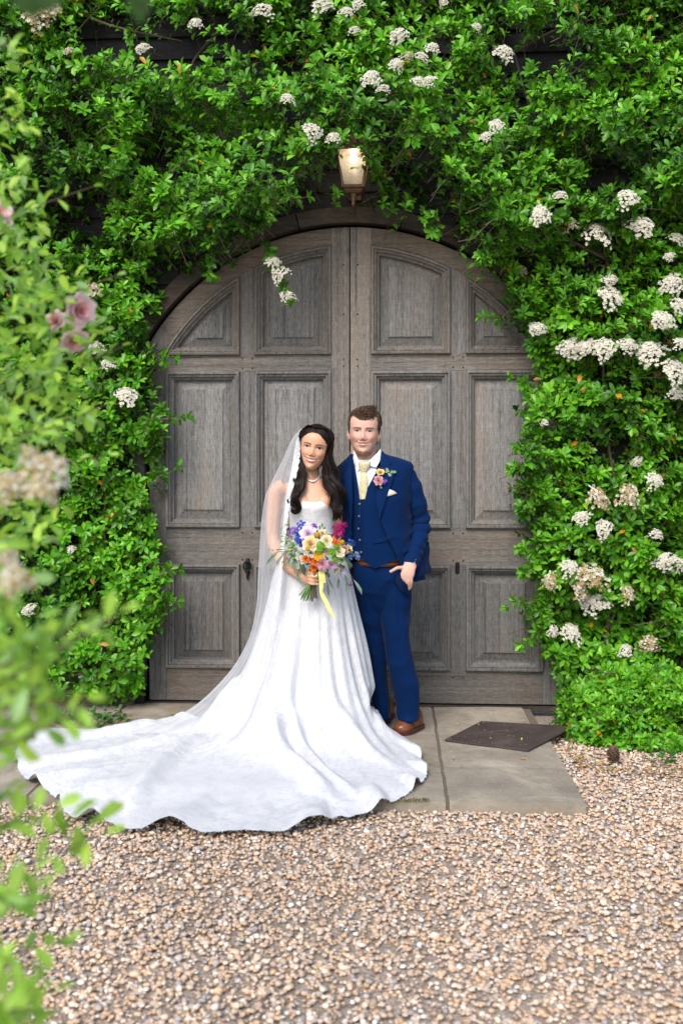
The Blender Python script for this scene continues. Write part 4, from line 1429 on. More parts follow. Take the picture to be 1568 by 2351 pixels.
r_ = np.random.default_rng(5)
x, y, z = hV.T
cand = np.where((hl_m(x, y, z) > 0) & (z > .06))[0]
topc = cand[(z[cand] > .160)]
for i in list(r_.choice(topc, 1500)) + list(r_.choice(cand[z[cand] <= .175], 650)):
    p = hV[i]; d = hD[i]
    top = sstep(.155, .19, p[2])
    comb = np.array([.80*sstep(.045, -.015, p[0]) + .05, .22 + .1*math.sin(p[0]*60), -.55*sstep(.02, .06, p[0])])     # swept to picture right and back
    if p[1] < -.045 and p[2] > .15: comb = np.array([.85*sstep(.045, -.015, p[0]) + .05, -.05, .30*sstep(.03, -.02, p[0]) - .45*sstep(.02, .055, p[0])])
    fl = np.array([0.05*np.sign(p[0]), .45, -.8])
    dirn = comb*top + fl*(1 - top)
    L_ = (.044*top + .013*(1 - top))*r_.uniform(.75, 1.25)
    lift = .30*top + .14*(1 - top)
    p0 = p + d*(.001 + .008*top*r_.random())
    pts = [p0, p0 + (d*lift*1.25 + dirn*.45)*L_*.45, p0 + (d*lift*.75 + dirn)*L_*.8 + r_.normal(0, .0016, 3), p0 + (d*lift*.35 + dirn*1.45)*L_ + r_.normal(0, .0018, 3)]
    q = catmull(xform(hm, pts), 6)
    gs.append((q, np.array([1, 1.1, 1, .8, .55, .15])*(.0019 if top > .3 else .0011)))
strands('hair', gs, M['hair_m'], groom, 4)
# short beard tufts on the chin
gs = []
for k_ in range(110):
    sx = r_.choice([-1, 1]); xx = sx*abs(r_.normal(.018, .008)); zz = r_.normal(.009, .006)
    i = int(np.argmin((x - xx)**2 + (z - zz)**2 + 10*(y > -.03)))
    p = hV[i]; 
    gs.append((catmull(xform(hm, [p, p + hD[i]*.004 + np.array([0, -.001, -.003]), p + hD[i]*.005 + np.array([0, -.001, -.008])]), 3), [.0006, .0005, .0002]))
strands('beard', gs, hair_mat('ginger_beard', (.16, .075, .035), (.30, .15, .075), .6), groom, 3)

# trunk sections shared by shirt, waistcoat and jacket: py, xl, xr, front, back
TRUNK = [(1060, 806, 868, .060, .075, .01), (1070, 798, 890, .070, .085, .005), (1082, 793, 912, .088, .095, .0), (1100, 790, 926, .108, .10, 0), (1150, 790, 932, .122, .105, 0), (1200, 794, 930, .122, .10, 0), (1250, 800, 930, .120, .10, 0), (1300, 806, 936, .115, .105, 0), (1345, 806, 942, .11, .11, 0)]
TT = np.array(TRUNK)
def trunk_at(py, grow=0.0):
    r = [np.interp(py, TT[:, 0], TT[:, k]) for k in range(1, 6)]
    A, B = PXZ(r[0], py, YG + r[4]), PXZ(r[1], py, YG + r[4])
    c = (A + B)/2
    return c, abs(B[0] - A[0])/2 + grow, r[2] + grow, r[3] + grow
def on_trunk(px, py, grow=0.0):
    """point on the front of the trunk under a picture point"""
    Y = YG - .11
    for _ in range(4):
        p = PXZ(px, py, Y)
        c, w, f, b = trunk_at(HOR - (p[2] - EYE)*FPX/(YG + DW), grow)
        u = np.clip(abs(p[0] - c[0])/w, 0, .985)
        Y = c[1] - f*(1 - u**2.3)**(1/2.3)
    return PXZ(px, py, Y)
def trunk_shell(pys, grow, edges, n=44):
    """open-fronted shell: edges(py) -> front edge px left, right; wraps round the back"""
    V = []
    for py in pys:
        c, w, f, b = trunk_at(py, grow)
        el, er = edges(py)
        aa = []
        for e in (er, el):
            xx = (PXZ(e, py, YG - .1)[0] - c[0])/w
            u = np.clip(xx, -.995, .995)
            aa.append(math.copysign(math.acos(min(1, abs(u)**1.15)), 1) if u >= 0 else math.pi - math.acos(min(1, abs(u)**1.15)))
        a0, a1 = -aa[0], 2*math.pi - aa[1]
        s = supel(n, w, f, b, 2.3, a0, a1, False)
        V += [(c[0] + q[0], c[1] + q[1], c[2]) for q in s]
    return V, [tuple(f_) for f_ in grid_faces(n, len(pys))]
def thick(V, F, t, nrm_from, zdrop=9):
    """give a shell a thickness towards its axis"""
    V = np.array(V); n = len(V)
    V2 = V.copy()
    d = V - nrm_from(V); d[:, 2] = 0
    V2 -= unit(d)*t
    V2[:, 2] -= .012*sstep(zdrop, zdrop + .02, V[:, 2])
    cnt = {}
    for f in F:
        for i in range(len(f)):
            a, b = f[i], f[(i + 1) % len(f)]
            cnt[(a, b)] = 1
    FF = list(F) + [tuple(i + n for i in f[::-1]) for f in F]
    for (a, b) in cnt:
        if (b, a) not in cnt:
            FF.append((b, a, a + n, b + n))
    return [tuple(v) for v in np.vstack([V, V2])], FF

# shirt front, collar
sv, sf = rings_px(dens([(r[0], r[1] + 3, r[2] - 3, r[3]*.985, r[4]*.95, r[5]) for r in TRUNK[:6]], 30), YG, 48)
part('shirt', np.array(sv), sf, M['shirt'], groom, True)
cl = MB()
def strip(A, B, m=12, n=5, bulge=0.0, toward=(0, -1, 0)):
    a, b = catmull(A, m), catmull(B, m)
    V = []
    for j in range(m):
        for i in range(n):
            u = i/(n - 1)
            V.append(a[j]*(1 - u) + b[j]*u + np.array(toward)*bulge*math.sin(math.pi*u))
    return V, [tuple(f) for f in grid_faces(n, m)]
# collar band round the neck, then the two leaves
band = []
for py, g in ((1066, .004), (1050, .003), (1040, .002)):
    c, w, f, b = trunk_at(1060, 0)
    A = PXZ(800, py, YG); 
    cz = PXZ(836, py, YG)
    sec = supel(40, .079 + g, .068 + g, .082, 2.1)
    band += [(cz[0] + q[0], YG + .012 + q[1], cz[2] + max(0, q[1])*.35 - (.55*max(0, -q[1])*max(0, (1066 - py)/26))) for q in sec]
cl.add(band, [tuple(f) for f in grid_faces(40, 3, True)])
Yc_ = YG - .075
for pts_in, pts_out in (([(830, 1066, 0), (822, 1054, .0), (817, 1042, .02), (812, 1034, .05)], [(821, 1084, -.012), (818, 1078, -.008), (815, 1068, .01), (808, 1056, .045)]),
                        ([(838, 1066, 0), (852, 1054, 0), (866, 1040, .02), (873, 1030, .05)], [(863, 1073, -.014), (868, 1066, -.008), (873, 1056, .012), (877, 1046, .045)])):
    V, F = strip([PXZ(a, b, Yc_ + d) for a, b, d in pts_in], [PXZ(a, b, Yc_ + d) for a, b, d in pts_out], 12, 5, .006)
    n_ = len(V)
    cl.add(V, F); cl.add([np.array(v) + np.array([0, .003, 0]) for v in V], [f[::-1] for f in F])
cl.part('collar', M['shirt'], groom, True)
# tie
tk = MB()
kn = [(1060, 823, 851, .012, .012), (1066, 822.5, 851, .016, .012), (1076, 825, 846, .015, .012), (1085, 827.5, 842, .012, .01), (1089, 829, 841, .008, .008)]
V, F = rings_px(dens(kn, 8), YG - .088, 16, 2.6); tk.add(V, F)
bl = [(1085, 828, 842), (1100, 826.5, 843), (1118, 825, 843.5), (1132, 824.5, 841), (1146, 826, 838)]
Lp, Rp = [on_trunk(b, a, .012) for a, b, c_ in bl], [on_trunk(c_, a, .012) for a, b, c_ in bl]
V, F = strip(Lp, Rp, 16, 5, .006); tk.add(V, F)
tk.part('tie', M['tie'], groom, True)
# waistcoat with a V opening
def wedge(py):
    v = np.interp(py, [1062, 1085, 1115, 1140], [28, 20, 9, .2])
    cx = np.interp(py, [1062, 1140], [840, 828])
    l = np.interp(py, [1062, 1085, 1115, 1142], [812, 817, 822, 827.0])
    r = np.interp(py, [1062, 1085, 1115, 1142], [868, 862, 846, 827.6])
    return l, r
w1 = list(np.linspace(1063, 1142, 22)); 
wv, wf = trunk_shell(w1, .012, wedge, 60)
w2 = np.linspace(1142, 1279, 30)
V2, F2 = trunk_shell(w2, .012, lambda py: (827, 827.6), 60)
wc = MB().add(wv, wf).add(V2, F2)
# points at the hem
lo = [(827, 1281), (838, 1289), (850, 1298), (861, 1305), (872, 1300), (890, 1292), (914, 1283)]
hi = [(827, 1274), (838, 1274), (850, 1274), (861, 1274), (872, 1274), (890, 1274), (914, 1274)]
V, F = strip([on_trunk(a, b, .0135) for a, b in hi], [on_trunk(a, b, .0145) for a, b in lo], 24, 4); wc.add(V, F)
lo = [(827, 1281), (818, 1280), (806, 1278)]; hi = [(827, 1274), (818, 1274), (806, 1272)]
V, F = strip([on_trunk(a, b, .0135) for a, b in hi], [on_trunk(a, b, .0145) for a, b in lo], 10, 4); wc.add(V, F)
# overlapping front edge and pocket welts
V, F = strip([on_trunk(827.5, y_, .0125) for y_ in (1142, 1180, 1230, 1281)], [on_trunk(830, y_, .0165) for y_ in (1142, 1180, 1230, 1281)], 16, 3, .001); wc.add(V, F)
V, F = strip([on_trunk(a, b, .016) for a, b in ((857, 1238), (876, 1234), (897, 1229))], [on_trunk(a, b, .0185) for a, b in ((857, 1248), (876, 1245), (898, 1240))], 8, 3, .001); wc.add(V, F)
wc.part('waistcoat', M['waist'], groom, True)
bt = MB()
bpos = [(825.5, 1157.5), (824, 1185.5), (823, 1214), (826, 1240), (829, 1268)]
bmesh_b = MB().lathe((0, 0, 0), [(.0015, .0045), (.0045, .005), (.0062, .0035), (.0062, 0)], 12, Matrix.Rotation(math.pi/2, 3, 'X'))
k_ = simple('grey_button', (.10, .11, .14), .3)
bme = bmesh_b.mesh('button', k_, True)
for a, b in bpos:
    link('button', bme, groom, Vector(on_trunk(a, b, .0175)) - groom.location)
# jacket: shell, sleeves and a swept back skirt fused into one coat
def jedge(py):
    l = np.interp(py, [1050, 1070, 1100, 1150, 1190, 1230, 1345], [808, 806, 806, 808, 806, 804, 802])
    r = np.interp(py, [1040, 1070, 1115, 1155, 1195, 1230, 1270, 1296, 1335], [874, 876, 867, 866, 874, 892, 912, 922, 950])
    return l, r
jp = np.linspace(1041, 1330, 64)
TJ = TT.copy()
sv_ = TT
JT = np.array([(1040, 808, 874, .058, .075, .022), (1046, 806, 890, .062, .078, .018), (1052, 801, 912, .068, .085, .014), (1058, 796, 932, .076, .09, .008), (1066, 790, 943, .086, .098, .004), (1074, 786, 945, .095, .10, 0), (1084, 783, 942, .112, .105, 0), (1100, 781, 940, .134, .108, 0), (1150, 780, 938, .152, .11, 0), (1200, 780, 936, .152, .11, 0), (1250, 781, 942, .148, .115, 0), (1300, 783, 960, .138, .125, .01), (1335, 784, 976, .115, .13, .015)])
TT = JT
V, F = trunk_shell(jp, .012, jedge, 64)
V, F = thick(V, F, .011, lambda v: np.c_[np.full(len(v), PXZ(862, 1150, YG)[0]), np.full(len(v), YG), v[:, 2]], PXZ(862, 1082, YG)[2])
TT = sv_
AV, AF = list(V), list(F)
for pth in (((878, 1054), (905, 1063), (935, 1078)), ((806, 1060), (798, 1068), (790, 1082))):
    sv2, sf2 = tube_vf(catmull([PXZ(a, b, YG + .012) for a, b in pth], 14), np.interp(np.linspace(0, 1, 14), [0, .5, 1], [.028, .033, .046]), 16)
    b = len(AV); AV.extend([tuple(v) for v in sv2]); AF.extend([tuple(i + b for i in f) for f in sf2])
def addshape(V, F):
    b = len(AV); AV.extend([tuple(v) for v in V]); AF.extend([tuple(i + b for i in f) for f in F])
def wrinkled_tube(path, rads, n, folds, flat=1.0):
    m = 60
    c = catmull(path, m)
    R = np.interp(np.linspace(0, 1, m), np.linspace(0, 1, len(rads)), rads)
    V, F = tube_vf(c, R, n, True, flat)
    V = np.array(V)
    ctr = np.repeat(c, n, 0)
    t = np.repeat(np.linspace(0, 1, m), n)
    ang = np.tile(np.arange(n)*2*math.pi/n, m)
    w = np.zeros(len(V))
    for (t0, wd, amp, fr, ph) in folds:
        w += amp*np.exp(-((t - t0)/wd)**2)*np.sin(fr*t + 1.6*np.sin(ang + ph))
    V = V + unit(V - ctr)*w[:, None]
    return V, F
# sleeve on the right of the picture
s0, s1, s2, s3, s4, s5 = PXZ(922, 1080, YG), PXZ(937, 1096, YG), PXZ(955, 1150, YG + .005), PXZ(963, 1205, YG + .02), PXZ(956, 1258, YG - .055), PXZ(941, 1300, YG - .125)
V, F = wrinkled_tube([s0, s1, s2, s3, s4, s5], [.036, .050, .054, .050, .047, .041], 26, [(.60, .12, .007, 70, .4), (.85, .10, .004, 90, 1.5), (.30, .12, .003, 50, 2.0)])
sleeve_a = (V, F)
# other sleeve behind the bride
V, F = wrinkled_tube([PXZ(806, 1086, YG), PXZ(796, 1100, YG), PXZ(786, 1150, YG + .02), PXZ(778, 1205, YG + .06), PXZ(755, 1240, YG + .11)], [.05, .058, .055, .05, .045], 26, [(.7, .12, .005, 60, .4)])
sleeve_b = (V, F)
# coat tail pushed back by the wrist
tail_t = [(941, 1262), (958, 1262), (975, 1258)]
V = []
rows = [[(930, 1250, -.02), (952, 1250, -.035), (972, 1250, .0), (984, 1245, .07)], [(940, 1290, -.05), (958, 1290, -.055), (975, 1288, .0), (986, 1284, .08)], [(944, 1312, -.055), (962, 1310, -.06), (978, 1306, -.005), (988, 1300, .08)], [(943, 1333, -.05), (960, 1326, -.055), (978, 1319, -.005), (989, 1313, .08)]]
A = np.array([[PXZ(a, b, YG - .03 + d) for a, b, d in r] for r in rows])
g0 = np.array([catmull(r, 20) for r in A]); g = np.array([catmull(g0[:, i], 24) for i in range(20)]).transpose(1, 0, 2).reshape(-1, 3)
F = [tuple(f) for f in grid_faces(20, 24)]
V, F = thick(g, F, .011, lambda v: np.c_[np.full(len(v), PXZ(890, 1250, YG)[0]), np.full(len(v), YG + .05), v[:, 2]])
addshape(V, F)
co, FF = remesh(AV, AF, .0048, 3, .5)
xs_ = co[:, 0]; z_ = co[:, 2]
arm = sstep(PXZ(930, 1150, YG)[0], PXZ(945, 1150, YG)[0], xs_)
am = .003 + arm*(.004 + .011*np.exp(-((z_ - PXZ(0, 1205, YG)[2])/.07)**2)) + (1 - arm)*.006*np.exp(-((z_ - PXZ(0, 1225, YG)[2])/.09)**2)
co = wrinkle(co, FF, am, 5.5, 9.0, 203, -4.0)
part('jacket', co, FF, M['suit'], groom, True)
for V, F in (sleeve_a, sleeve_b):
    co, FF = remesh([tuple(v) for v in V], F, .0055, 2, .5)
    am = .003 + .010*np.exp(-((co[:, 2] - PXZ(0, 1205, YG)[2])/.08)**2)
    co = wrinkle(co, FF, am, 5.5, 9.0, 205, -4.0)
    part('sleeve', co, FF, M['suit'], groom, True)
def on_jacket(px, py, grow=0.012):
    global TT
    s = TT; TT = JT
    p = on_trunk(px, py, grow); TT = s
    return p
# lapels
lp = MB()
def lapel(inn, outer, g0=.0165, g1=.027):
    a = [on_jacket(x_, y_, g0) for x_, y_ in inn]; b = [on_jacket(x_, y_, g1) for x_, y_ in outer]
    V, F = strip(a, b, 26, 7, .005)
    n_ = len(V)
    lp.add(V, F); lp.add([np.array(v) + np.array([0, .004, 0]) for v in V], [f[::-1] for f in F])
lapel([(875, 1066), (868, 1100), (864, 1130), (865, 1160), (871, 1190)], [(902, 1072), (904, 1092), (892, 1128), (880, 1165), (872, 1192)])
lapel([(873, 1036), (876, 1050), (876, 1062), (875, 1068)], [(879, 1036), (889, 1048), (897, 1060), (894, 1071)], .017, .022)
lapel([(808, 1066), (808, 1100), (809, 1150), (808, 1192)], [(795, 1078), (790, 1100), (797, 1150), (806, 1194)])
lapel([(813, 1040), (809, 1052), (807, 1064), (808, 1072)], [(806, 1048), (800, 1060), (796, 1070), (798, 1078)], .017, .022)
lp.part('lapel', M['suit'], groom, True)
# pocket flap on the jacket, welt and handkerchief
pf = MB()
V, F = strip([on_jacket(a, b, .016) for a, b in ((921, 1257), (934, 1250), (944, 1243))], [on_jacket(a, b, .021) for a, b in ((924, 1272), (936, 1265), (945, 1258))], 8, 4, .001); pf.add(V, F)
pf.part('pocket_flap', M['suit'], groom, True)
ps = MB()
V, F = strip([on_jacket(886, 1140, .018), on_jacket(887, 1130, .022), on_jacket(889.5, 1122, .018)], [on_jacket(911.5, 1132.5, .018), on_jacket(905, 1128, .024), on_jacket(890.5, 1121.5, .018)], 10, 6, .004); ps.add(V, F)
V, F = strip([on_jacket(886, 1140, .018), on_jacket(896, 1138, .018), on_jacket(911.5, 1132.5, .018)], [on_jacket(885, 1133, .021), on_jacket(893, 1131, .026), on_jacket(905, 1128, .021)], 10, 4, .003); ps.add(V, F)
ps.part('pocket_square', simple('ivory_handkerchief', (.72, .70, .56), .7), groom, True)
for q in range(3):
    c_ = PXZ(954.5 - q*2.6, 1285 + q*4.6, YG - .168)
    link('button', MB().ball((0, 0, 0), (.0032, .0025, .0032), 8, 5).mesh('button', k_, True) if q == 0 else bpy.data.objects['cuff_button'].data, groom, Vector(c_) - groom.location).name = 'cuff_button' if q == 0 else 'cuff_button.%03d' % q
# trousers
AV, AF = [], []
hipr = [(1288, 806, 936, .108, .105, 0), (1320, 806, 941, .115, .115, 0), (1350, 807, 943, .106, .12, .005), (1372, 812, 943, .094, .112, .01), (1392, 822, 938, .076, .10, .012), (1408, 840, 915, .045, .07, .012)]
addshape(*rings_px(dens(hipr, 20), YG, 48, 2.4))
for lg in (LEG_R, LEG_L):
    V, F = rings_px(dens(lg, 60), YG, 36, 2.2)
    V = np.array(V); z = V[:, 2]
    n = fbm(V[:, 0]*9, V[:, 1]*9, z*7, 17, 2) - .5
    low_ = sstep(.45, .08, z)*.012 + sstep(.7, .45, z)*sstep(.25, .5, z)*.006 + .003
    cx_ = np.repeat(V.reshape(60, 36, 3).mean(1)[:, 0], 36)
    V[:, 1] -= .010*np.exp(-((V[:, 0] - cx_)/.010)**2)*(V[:, 1] < YG + .05)*sstep(.05, .2, z)
    V[:, 0] += n*low_*2; V[:, 1] += (fbm(V[:, 0]*8, V[:, 1]*8, z*11, 18, 2) - .5)*low_*2.2
    addshape(V, F)
co, FF = remesh(AV, AF, .005, 4, .5)
z_ = co[:, 2]
am = .004 + .010*np.exp(-((z_ - .62)/.10)**2) + .011*np.exp(-((z_ - .10)/.07)**2) + .005*np.exp(-((z_ - .84)/.09)**2)
co = wrinkle(co, FF, am, 4.5, 7.0, 201, 3.0)
# pocket slit dents and pressed crease
part('trousers', co, FF, M['suit'], groom, True)
fy = MB()
V, F = strip([PXZ(865, y_, YG - .118 + d_) for y_, d_ in ((1304, .004), (1330, .004), (1352, .012), (1366, .02))], [PXZ(870, y_, YG - .1185 + d_) for y_, d_ in ((1304, .004), (1330, .004), (1352, .012), (1366, .02))], 10, 3, .001); fy.add(V, F)
fy.part('fly_seam', M['suit'], groom, True)
bl = MB()
V, F = rings_px([(1286, 812, 930, .118, .1), (1296, 812, 931, .119, .1)], YG, 40); bl.add(V, F)
bl.part('belt', simple('brown_belt', (.10, .035, .012), .4), groom, True)
# pocket mouth
pm = MB()
V, F = strip([PXZ(917, 1318, YG - .128), PXZ(927, 1334, YG - .142), PXZ(938, 1352, YG - .13)], [PXZ(921, 1316, YG - .14), PXZ(931, 1333, YG - .152), PXZ(942, 1349, YG - .125)], 10, 4, .004); pm.add(V, F)
V, F = strip([PXZ(912, 1314, YG - .150), PXZ(921, 1327, YG - .180), PXZ(930, 1338, YG - .178), PXZ(941, 1347, YG - .13)], [PXZ(906, 1332, YG - .118), PXZ(916, 1350, YG - .13), PXZ(928, 1362, YG - .128), PXZ(942, 1366, YG - .10)], 12, 5, .006); pm.add(V, F)
pm.part('pocket', M['suit'], groom, True)
# shoes
def shoe(toe, heel, top_z, name='shoe'):
    t, h = np.array((toe.x, toe.y, 0)), np.array((heel.x, heel.y, 0))
    ax = t - h; L_ = np.linalg.norm(ax); ax /= L_; sd_ = np.array([-ax[1], ax[0], 0])
    tab = np.array([(0, .026, .062), (.04, .034, .086), (.15, .036, .096), (.30, .036, .098), (.42, .038, .086), (.55, .042, .068), (.70, .048, .056), (.85, .044, .046), (.95, .030, .034), (1.0, .010, .022)])
    m = 40; n = 26
    T = catmull(tab, m)
    V = []
    for u, w, hh in T:
        a = np.linspace(0, 2*math.pi, n, endpoint=False)
        x_ = w*np.sign(np.cos(a))*np.abs(np.cos(a))**.75
        z_ = np.where(np.sin(a) > 0, hh*np.abs(np.sin(a))**.85, -.004*np.abs(np.sin(a))) + .022
        for i in range(n): V.append(h + ax*u*L_ + sd_*x_[i] + np.array([0, 0, z_[i]]))
    F = [tuple(f) for f in grid_faces(n, m, True)] + [tuple(range(n))[::-1], tuple(range((m - 1)*n, m*n))]
    o = part(name, np.array(V), F, M['leather'], groom, True)
    V, F = [], []
    for (zz, gr) in ((.0, .0), (.016, .003), (.024, .004)):
        for u, w, hh in T:
            V += [h + ax*(u*(L_ + .01) - .005) + sd_*(w*1.06 + gr) + np.array([0, 0, zz + (.012*max(0, u - .75) if zz < .01 else 0)])]
        for u, w, hh in T[::-1]:
            V += [h + ax*(u*(L_ + .01) - .005) - sd_*(w*1.06 + gr) + np.array([0, 0, zz + (.012*max(0, u - .75) if zz < .01 else 0)])]
    n2 = 2*m
    F = [tuple(f) for f in grid_faces(n2, 3, True)] + [tuple(range(n2))[::-1], tuple(range(2*n2, 3*n2))]
    part('sole', np.array(V), F, M['sole'], o)
    lc_ = MB()
    for q in range(3):
        u = .42 + q*.055
        hh = np.interp(u, tab[:, 0], tab[:, 2]) + .022
        c_ = h + ax*u*L_ + np.array([0, 0, hh])
        lc_.tube([c_ - sd_*.017 + np.array([0, 0, -.004]), c_ + np.array([0, 0, .003]), c_ + sd_*.017 + np.array([0, 0, -.004])], .0022, 5)
    c_ = h + ax*.40*L_ + np.array([0, 0, .112])
    for s in (-1, 1):
        lc_.tube(catmull([c_, c_ + sd_*s*.014 + ax*.01 + np.array([0, 0, .008]), c_ + sd_*s*.02 + ax*.022 + np.array([0, 0, -.004])], 7), .0018, 5)
    # brogue seam and cap line
    for u in (.62, .80):
        w, hh = np.interp(u, tab[:, 0], tab[:, 1]), np.interp(u, tab[:, 0], tab[:, 2])
        lc_.tube([h + ax*(u - .06*math.cos(a)**2)*L_ + sd_*w*1.01*np.sign(math.cos(a))*abs(math.cos(a))**.75 + np.array([0, 0, hh*1.01*math.sin(a)**.85 + .022]) for a in np.linspace(.05, math.pi - .05, 18)], .0014, 4)
    lc_.part('lace', simple('dark_lace', (.05, .02, .01), .6), o, True)
tp, hp = G(912, 1690), G(962, 1670)
shoe(tp, hp, .1)
tp, hp = G(872, 1662), G(893, 1646)
shoe(tp, hp, .1)
# ------------------------------------------------------------------ the bride
YB = -.72
KB = ppm(YB)
gc = G(722, 1684)
bride = thing('person', (gc.x, gc.y, 0), 'woman in a white lace wedding dress and veil with long dark hair, holding flowers', 'person')
fm = Matrix.Translation(Vector(PXZ(714.5, 1077.5, YB - .045))) @ Matrix.Rotation(math.radians(10.5), 4, 'Y') @ Matrix.Rotation(math.radians(-3), 4, 'Z') @ Matrix.Rotation(math.radians(-1), 4, 'X') @ Matrix.Diagonal((1.10, 1.0, 1.02, 1))
hv, hf = head_shape(False)
closed = [(xform(fm, hv), hf)]
for s in (-1, 1): closed.append(ear(fm, s*.069, .096, (.008, .018, .029)))
closed.append(rings_px(dens([(1058, 706, 736, .036, .06, .025), (1072, 703, 734, .043, .058, .02), (1086, 702, 733, .046, .056, .012), (1096, 696, 740, .052, .062, .008), (1103, 672, 760, .058, .07, 0), (1111, 654, 766, .066, .08, 0), (1124, 652, 770, .078, .086, 0), (1142, 658, 772, .098, .088, 0), (1162, 664, 773, .112, .086, 0), (1190, 668, 768, .095, .08, 0), (1220, 670, 764, .09, .08, 0), (1265, 658, 776, .11, .11, 0), (1320, 645, 792, .125, .14, 0)], 40), YB, 40, 2.2))
for sx in (698, 742):
    m_ = MB().ball(PXZ(sx, 1155, YB - .065), (.055, .048, .052), 14, 10); closed.append((m_.v, m_.f))
# arm with the flowers (picture left)
closed.append(tube_vf(catmull([PXZ(655, 1114, YB), PXZ(635, 1130, YB), PXZ(629, 1175, YB), PXZ(628, 1240, YB), PXZ(652, 1290, YB - .11), PXZ(690, 1320, YB - .225), PXZ(700, 1324, YB - .245)], 44), np.interp(np.linspace(0, 1, 44), [0, .15, .35, .5, .6, .85, 1], [.046, .042, .0375, .034, .034, .026, .024]), 16))
# fist round the stems
HB = YB - .275
def Hb(px, py, dy=0): return PXZ(px, py, HB + dy)
closed.append(tube_vf(catmull([Hb(696, 1324, .03), Hb(706, 1325, .03), Hb(716, 1327, .028)], 8), np.array([.022, .026, .029, .031, .031, .029, .026, .022]), 14, True, 1.25))
tubes = []
for i, (y0, r_f) in enumerate(((1313, .0088), (1321.5, .0092), (1330, .009), (1338, .0078))):
    finger(tubes, Hb(706 + i*.4, y0, .02), [Hb(706 + i, y0, -.012), Hb(715, y0 + 2.5, -.034), Hb(725, y0 + 3.5, -.030), Hb(730, y0 + 3, -.006)], r_f)
finger(tubes, Hb(706, 1316, .03), [Hb(716, 1310, .035), Hb(726, 1313, .03)], .0098)
for q, r in tubes: closed.append(tube_vf(q, r, 10))
# other arm, beside the groom
closed.append(tube_vf(catmull([PXZ(756, 1115, YB), PXZ(766, 1124, YB + .01), PXZ(772, 1170, YB + .04), PXZ(772, 1230, YB + .06), PXZ(786, 1290, YB + .06)], 30), np.interp(np.linspace(0, 1, 30), [0, .2, .5, 1], [.042, .040, .036, .026]), 14))
SKF = (.56, .315, .195)
build_body(closed, SKF, fm, False, 'body', bride, M['skin_f'])
# nails
nl = MB()
for i, y0 in enumerate((1313, 1321.5, 1330, 1338)):
    nl.ball(Hb(728.5, y0 + 3.2, -.031 + .004*i*0), (.005, .003, .0042), 8, 5)
nl_m = simple('pale_nail', (.75, .60, .56), .25)
part('nail', np.array(nl.v), nl.f, nl_m, bride, True)['kind'] = 'stuff'
# earrings and necklace of pearls
pearl_m = simple('pearl', (.75, .72, .66), .22)
pme = MB().ball((0, 0, 0), (.0042, .0042, .0042), 10, 7).mesh('pearl', pearl_m, True)
cn = []
for t in np.linspace(-1.35, 1.35, 46):
    cn.append(PXZ(717.5 + 17.5*math.sin(t), 1085 + 20*math.cos(t)**1 if math.cos(t) > 0 else 1085, YB - .082*math.cos(t) + .012))
nk = link('necklace', mesh_np('necklace', *tube_vf(cn, .0009, 4, False), M['petal'], False, np.full((46*4, 3), .6), None, np.array(bride.location)), bride)
for q in cn:
    link('pearl', pme, nk, Vector(q) - bride.location)

# ---- hair
def hl_f(x, y, z):
    ax = np.abs(x)
    part_ = .186 - 12.0*(x + .006)**2
    frontal = (z > part_) & (y < .03)
    sides = (y > np.where(x > 0, -.040, -.022)) & (z > .085)
    back = (y > -.005)
    sidef = (ax > .060 - .004*sstep(.16, .10, z)) & (z > .05) & (y > np.where(x > 0, -.062, -.030 - .03*sstep(.12, .17, z)))
    return (frontal | sides | back | sidef).astype(int)
cap, hV, hD = scalp_cap(fm, False, hl_f, 'hair', M['hair_f'], bride, .012, .005)
r_ = np.random.default_rng(9)
gs = []
def lock(ctr, rad, n, tw, sr, sq=.7, wob=0.006, wave=.013):
    """a hank of hair following ctr (world points)"""
    m = 34
    c = catmull(ctr, m); R = np.interp(np.linspace(0, 1, m), np.linspace(0, 1, len(rad)), rad)
    t = unit(np.gradient(c, axis=0))
    side = unit(np.cross(t, np.array([0, 1., 0]))); up = np.cross(side, t)
    fr_ = np.linspace(0, 1, m); ln_ = np.linalg.norm(np.diff(c, axis=0), axis=1).sum()
    wv = np.sin(fr_*ln_/.021 + ln_*9)*sstep(.22, .6, fr_)
    c = c + side*(wv*wave)[:, None] + up*(np.cos(fr_*ln_/.021 + 1)*wave*.8*sstep(.25, .6, fr_))[:, None]
    for k in range(n):
        a0 = r_.uniform(0, 6.28); q = math.sqrt(r_.uniform(.15, 1.0)); ph = r_.normal(0, .35)
        f = np.linspace(0, 1, m)
        a = a0 + tw*f + ph
        off_ = side*(np.cos(a)*R*q)[:, None] + up*(np.sin(a)*R*q*sq)[:, None]
        w = wob*np.sin(f*13 + a0*.6 + ph)[:, None]*side*f[:, None]
        end = r_.uniform(.82, 1.0)
        fly = r_.random() < .07
        if fly: off_ = off_*r_.uniform(1.1, 1.5)
        mm = max(6, int(m*end))
        prof = np.ones(mm); prof[-6:] = [.95, .85, .7, .5, .3, .12]
        gs.append(((c + off_ + w)[:mm], sr*(.3 if fly else r_.uniform(.7, 1.25))*prof))
def PB(px, py, d): return PXZ(px, py, YB + d)
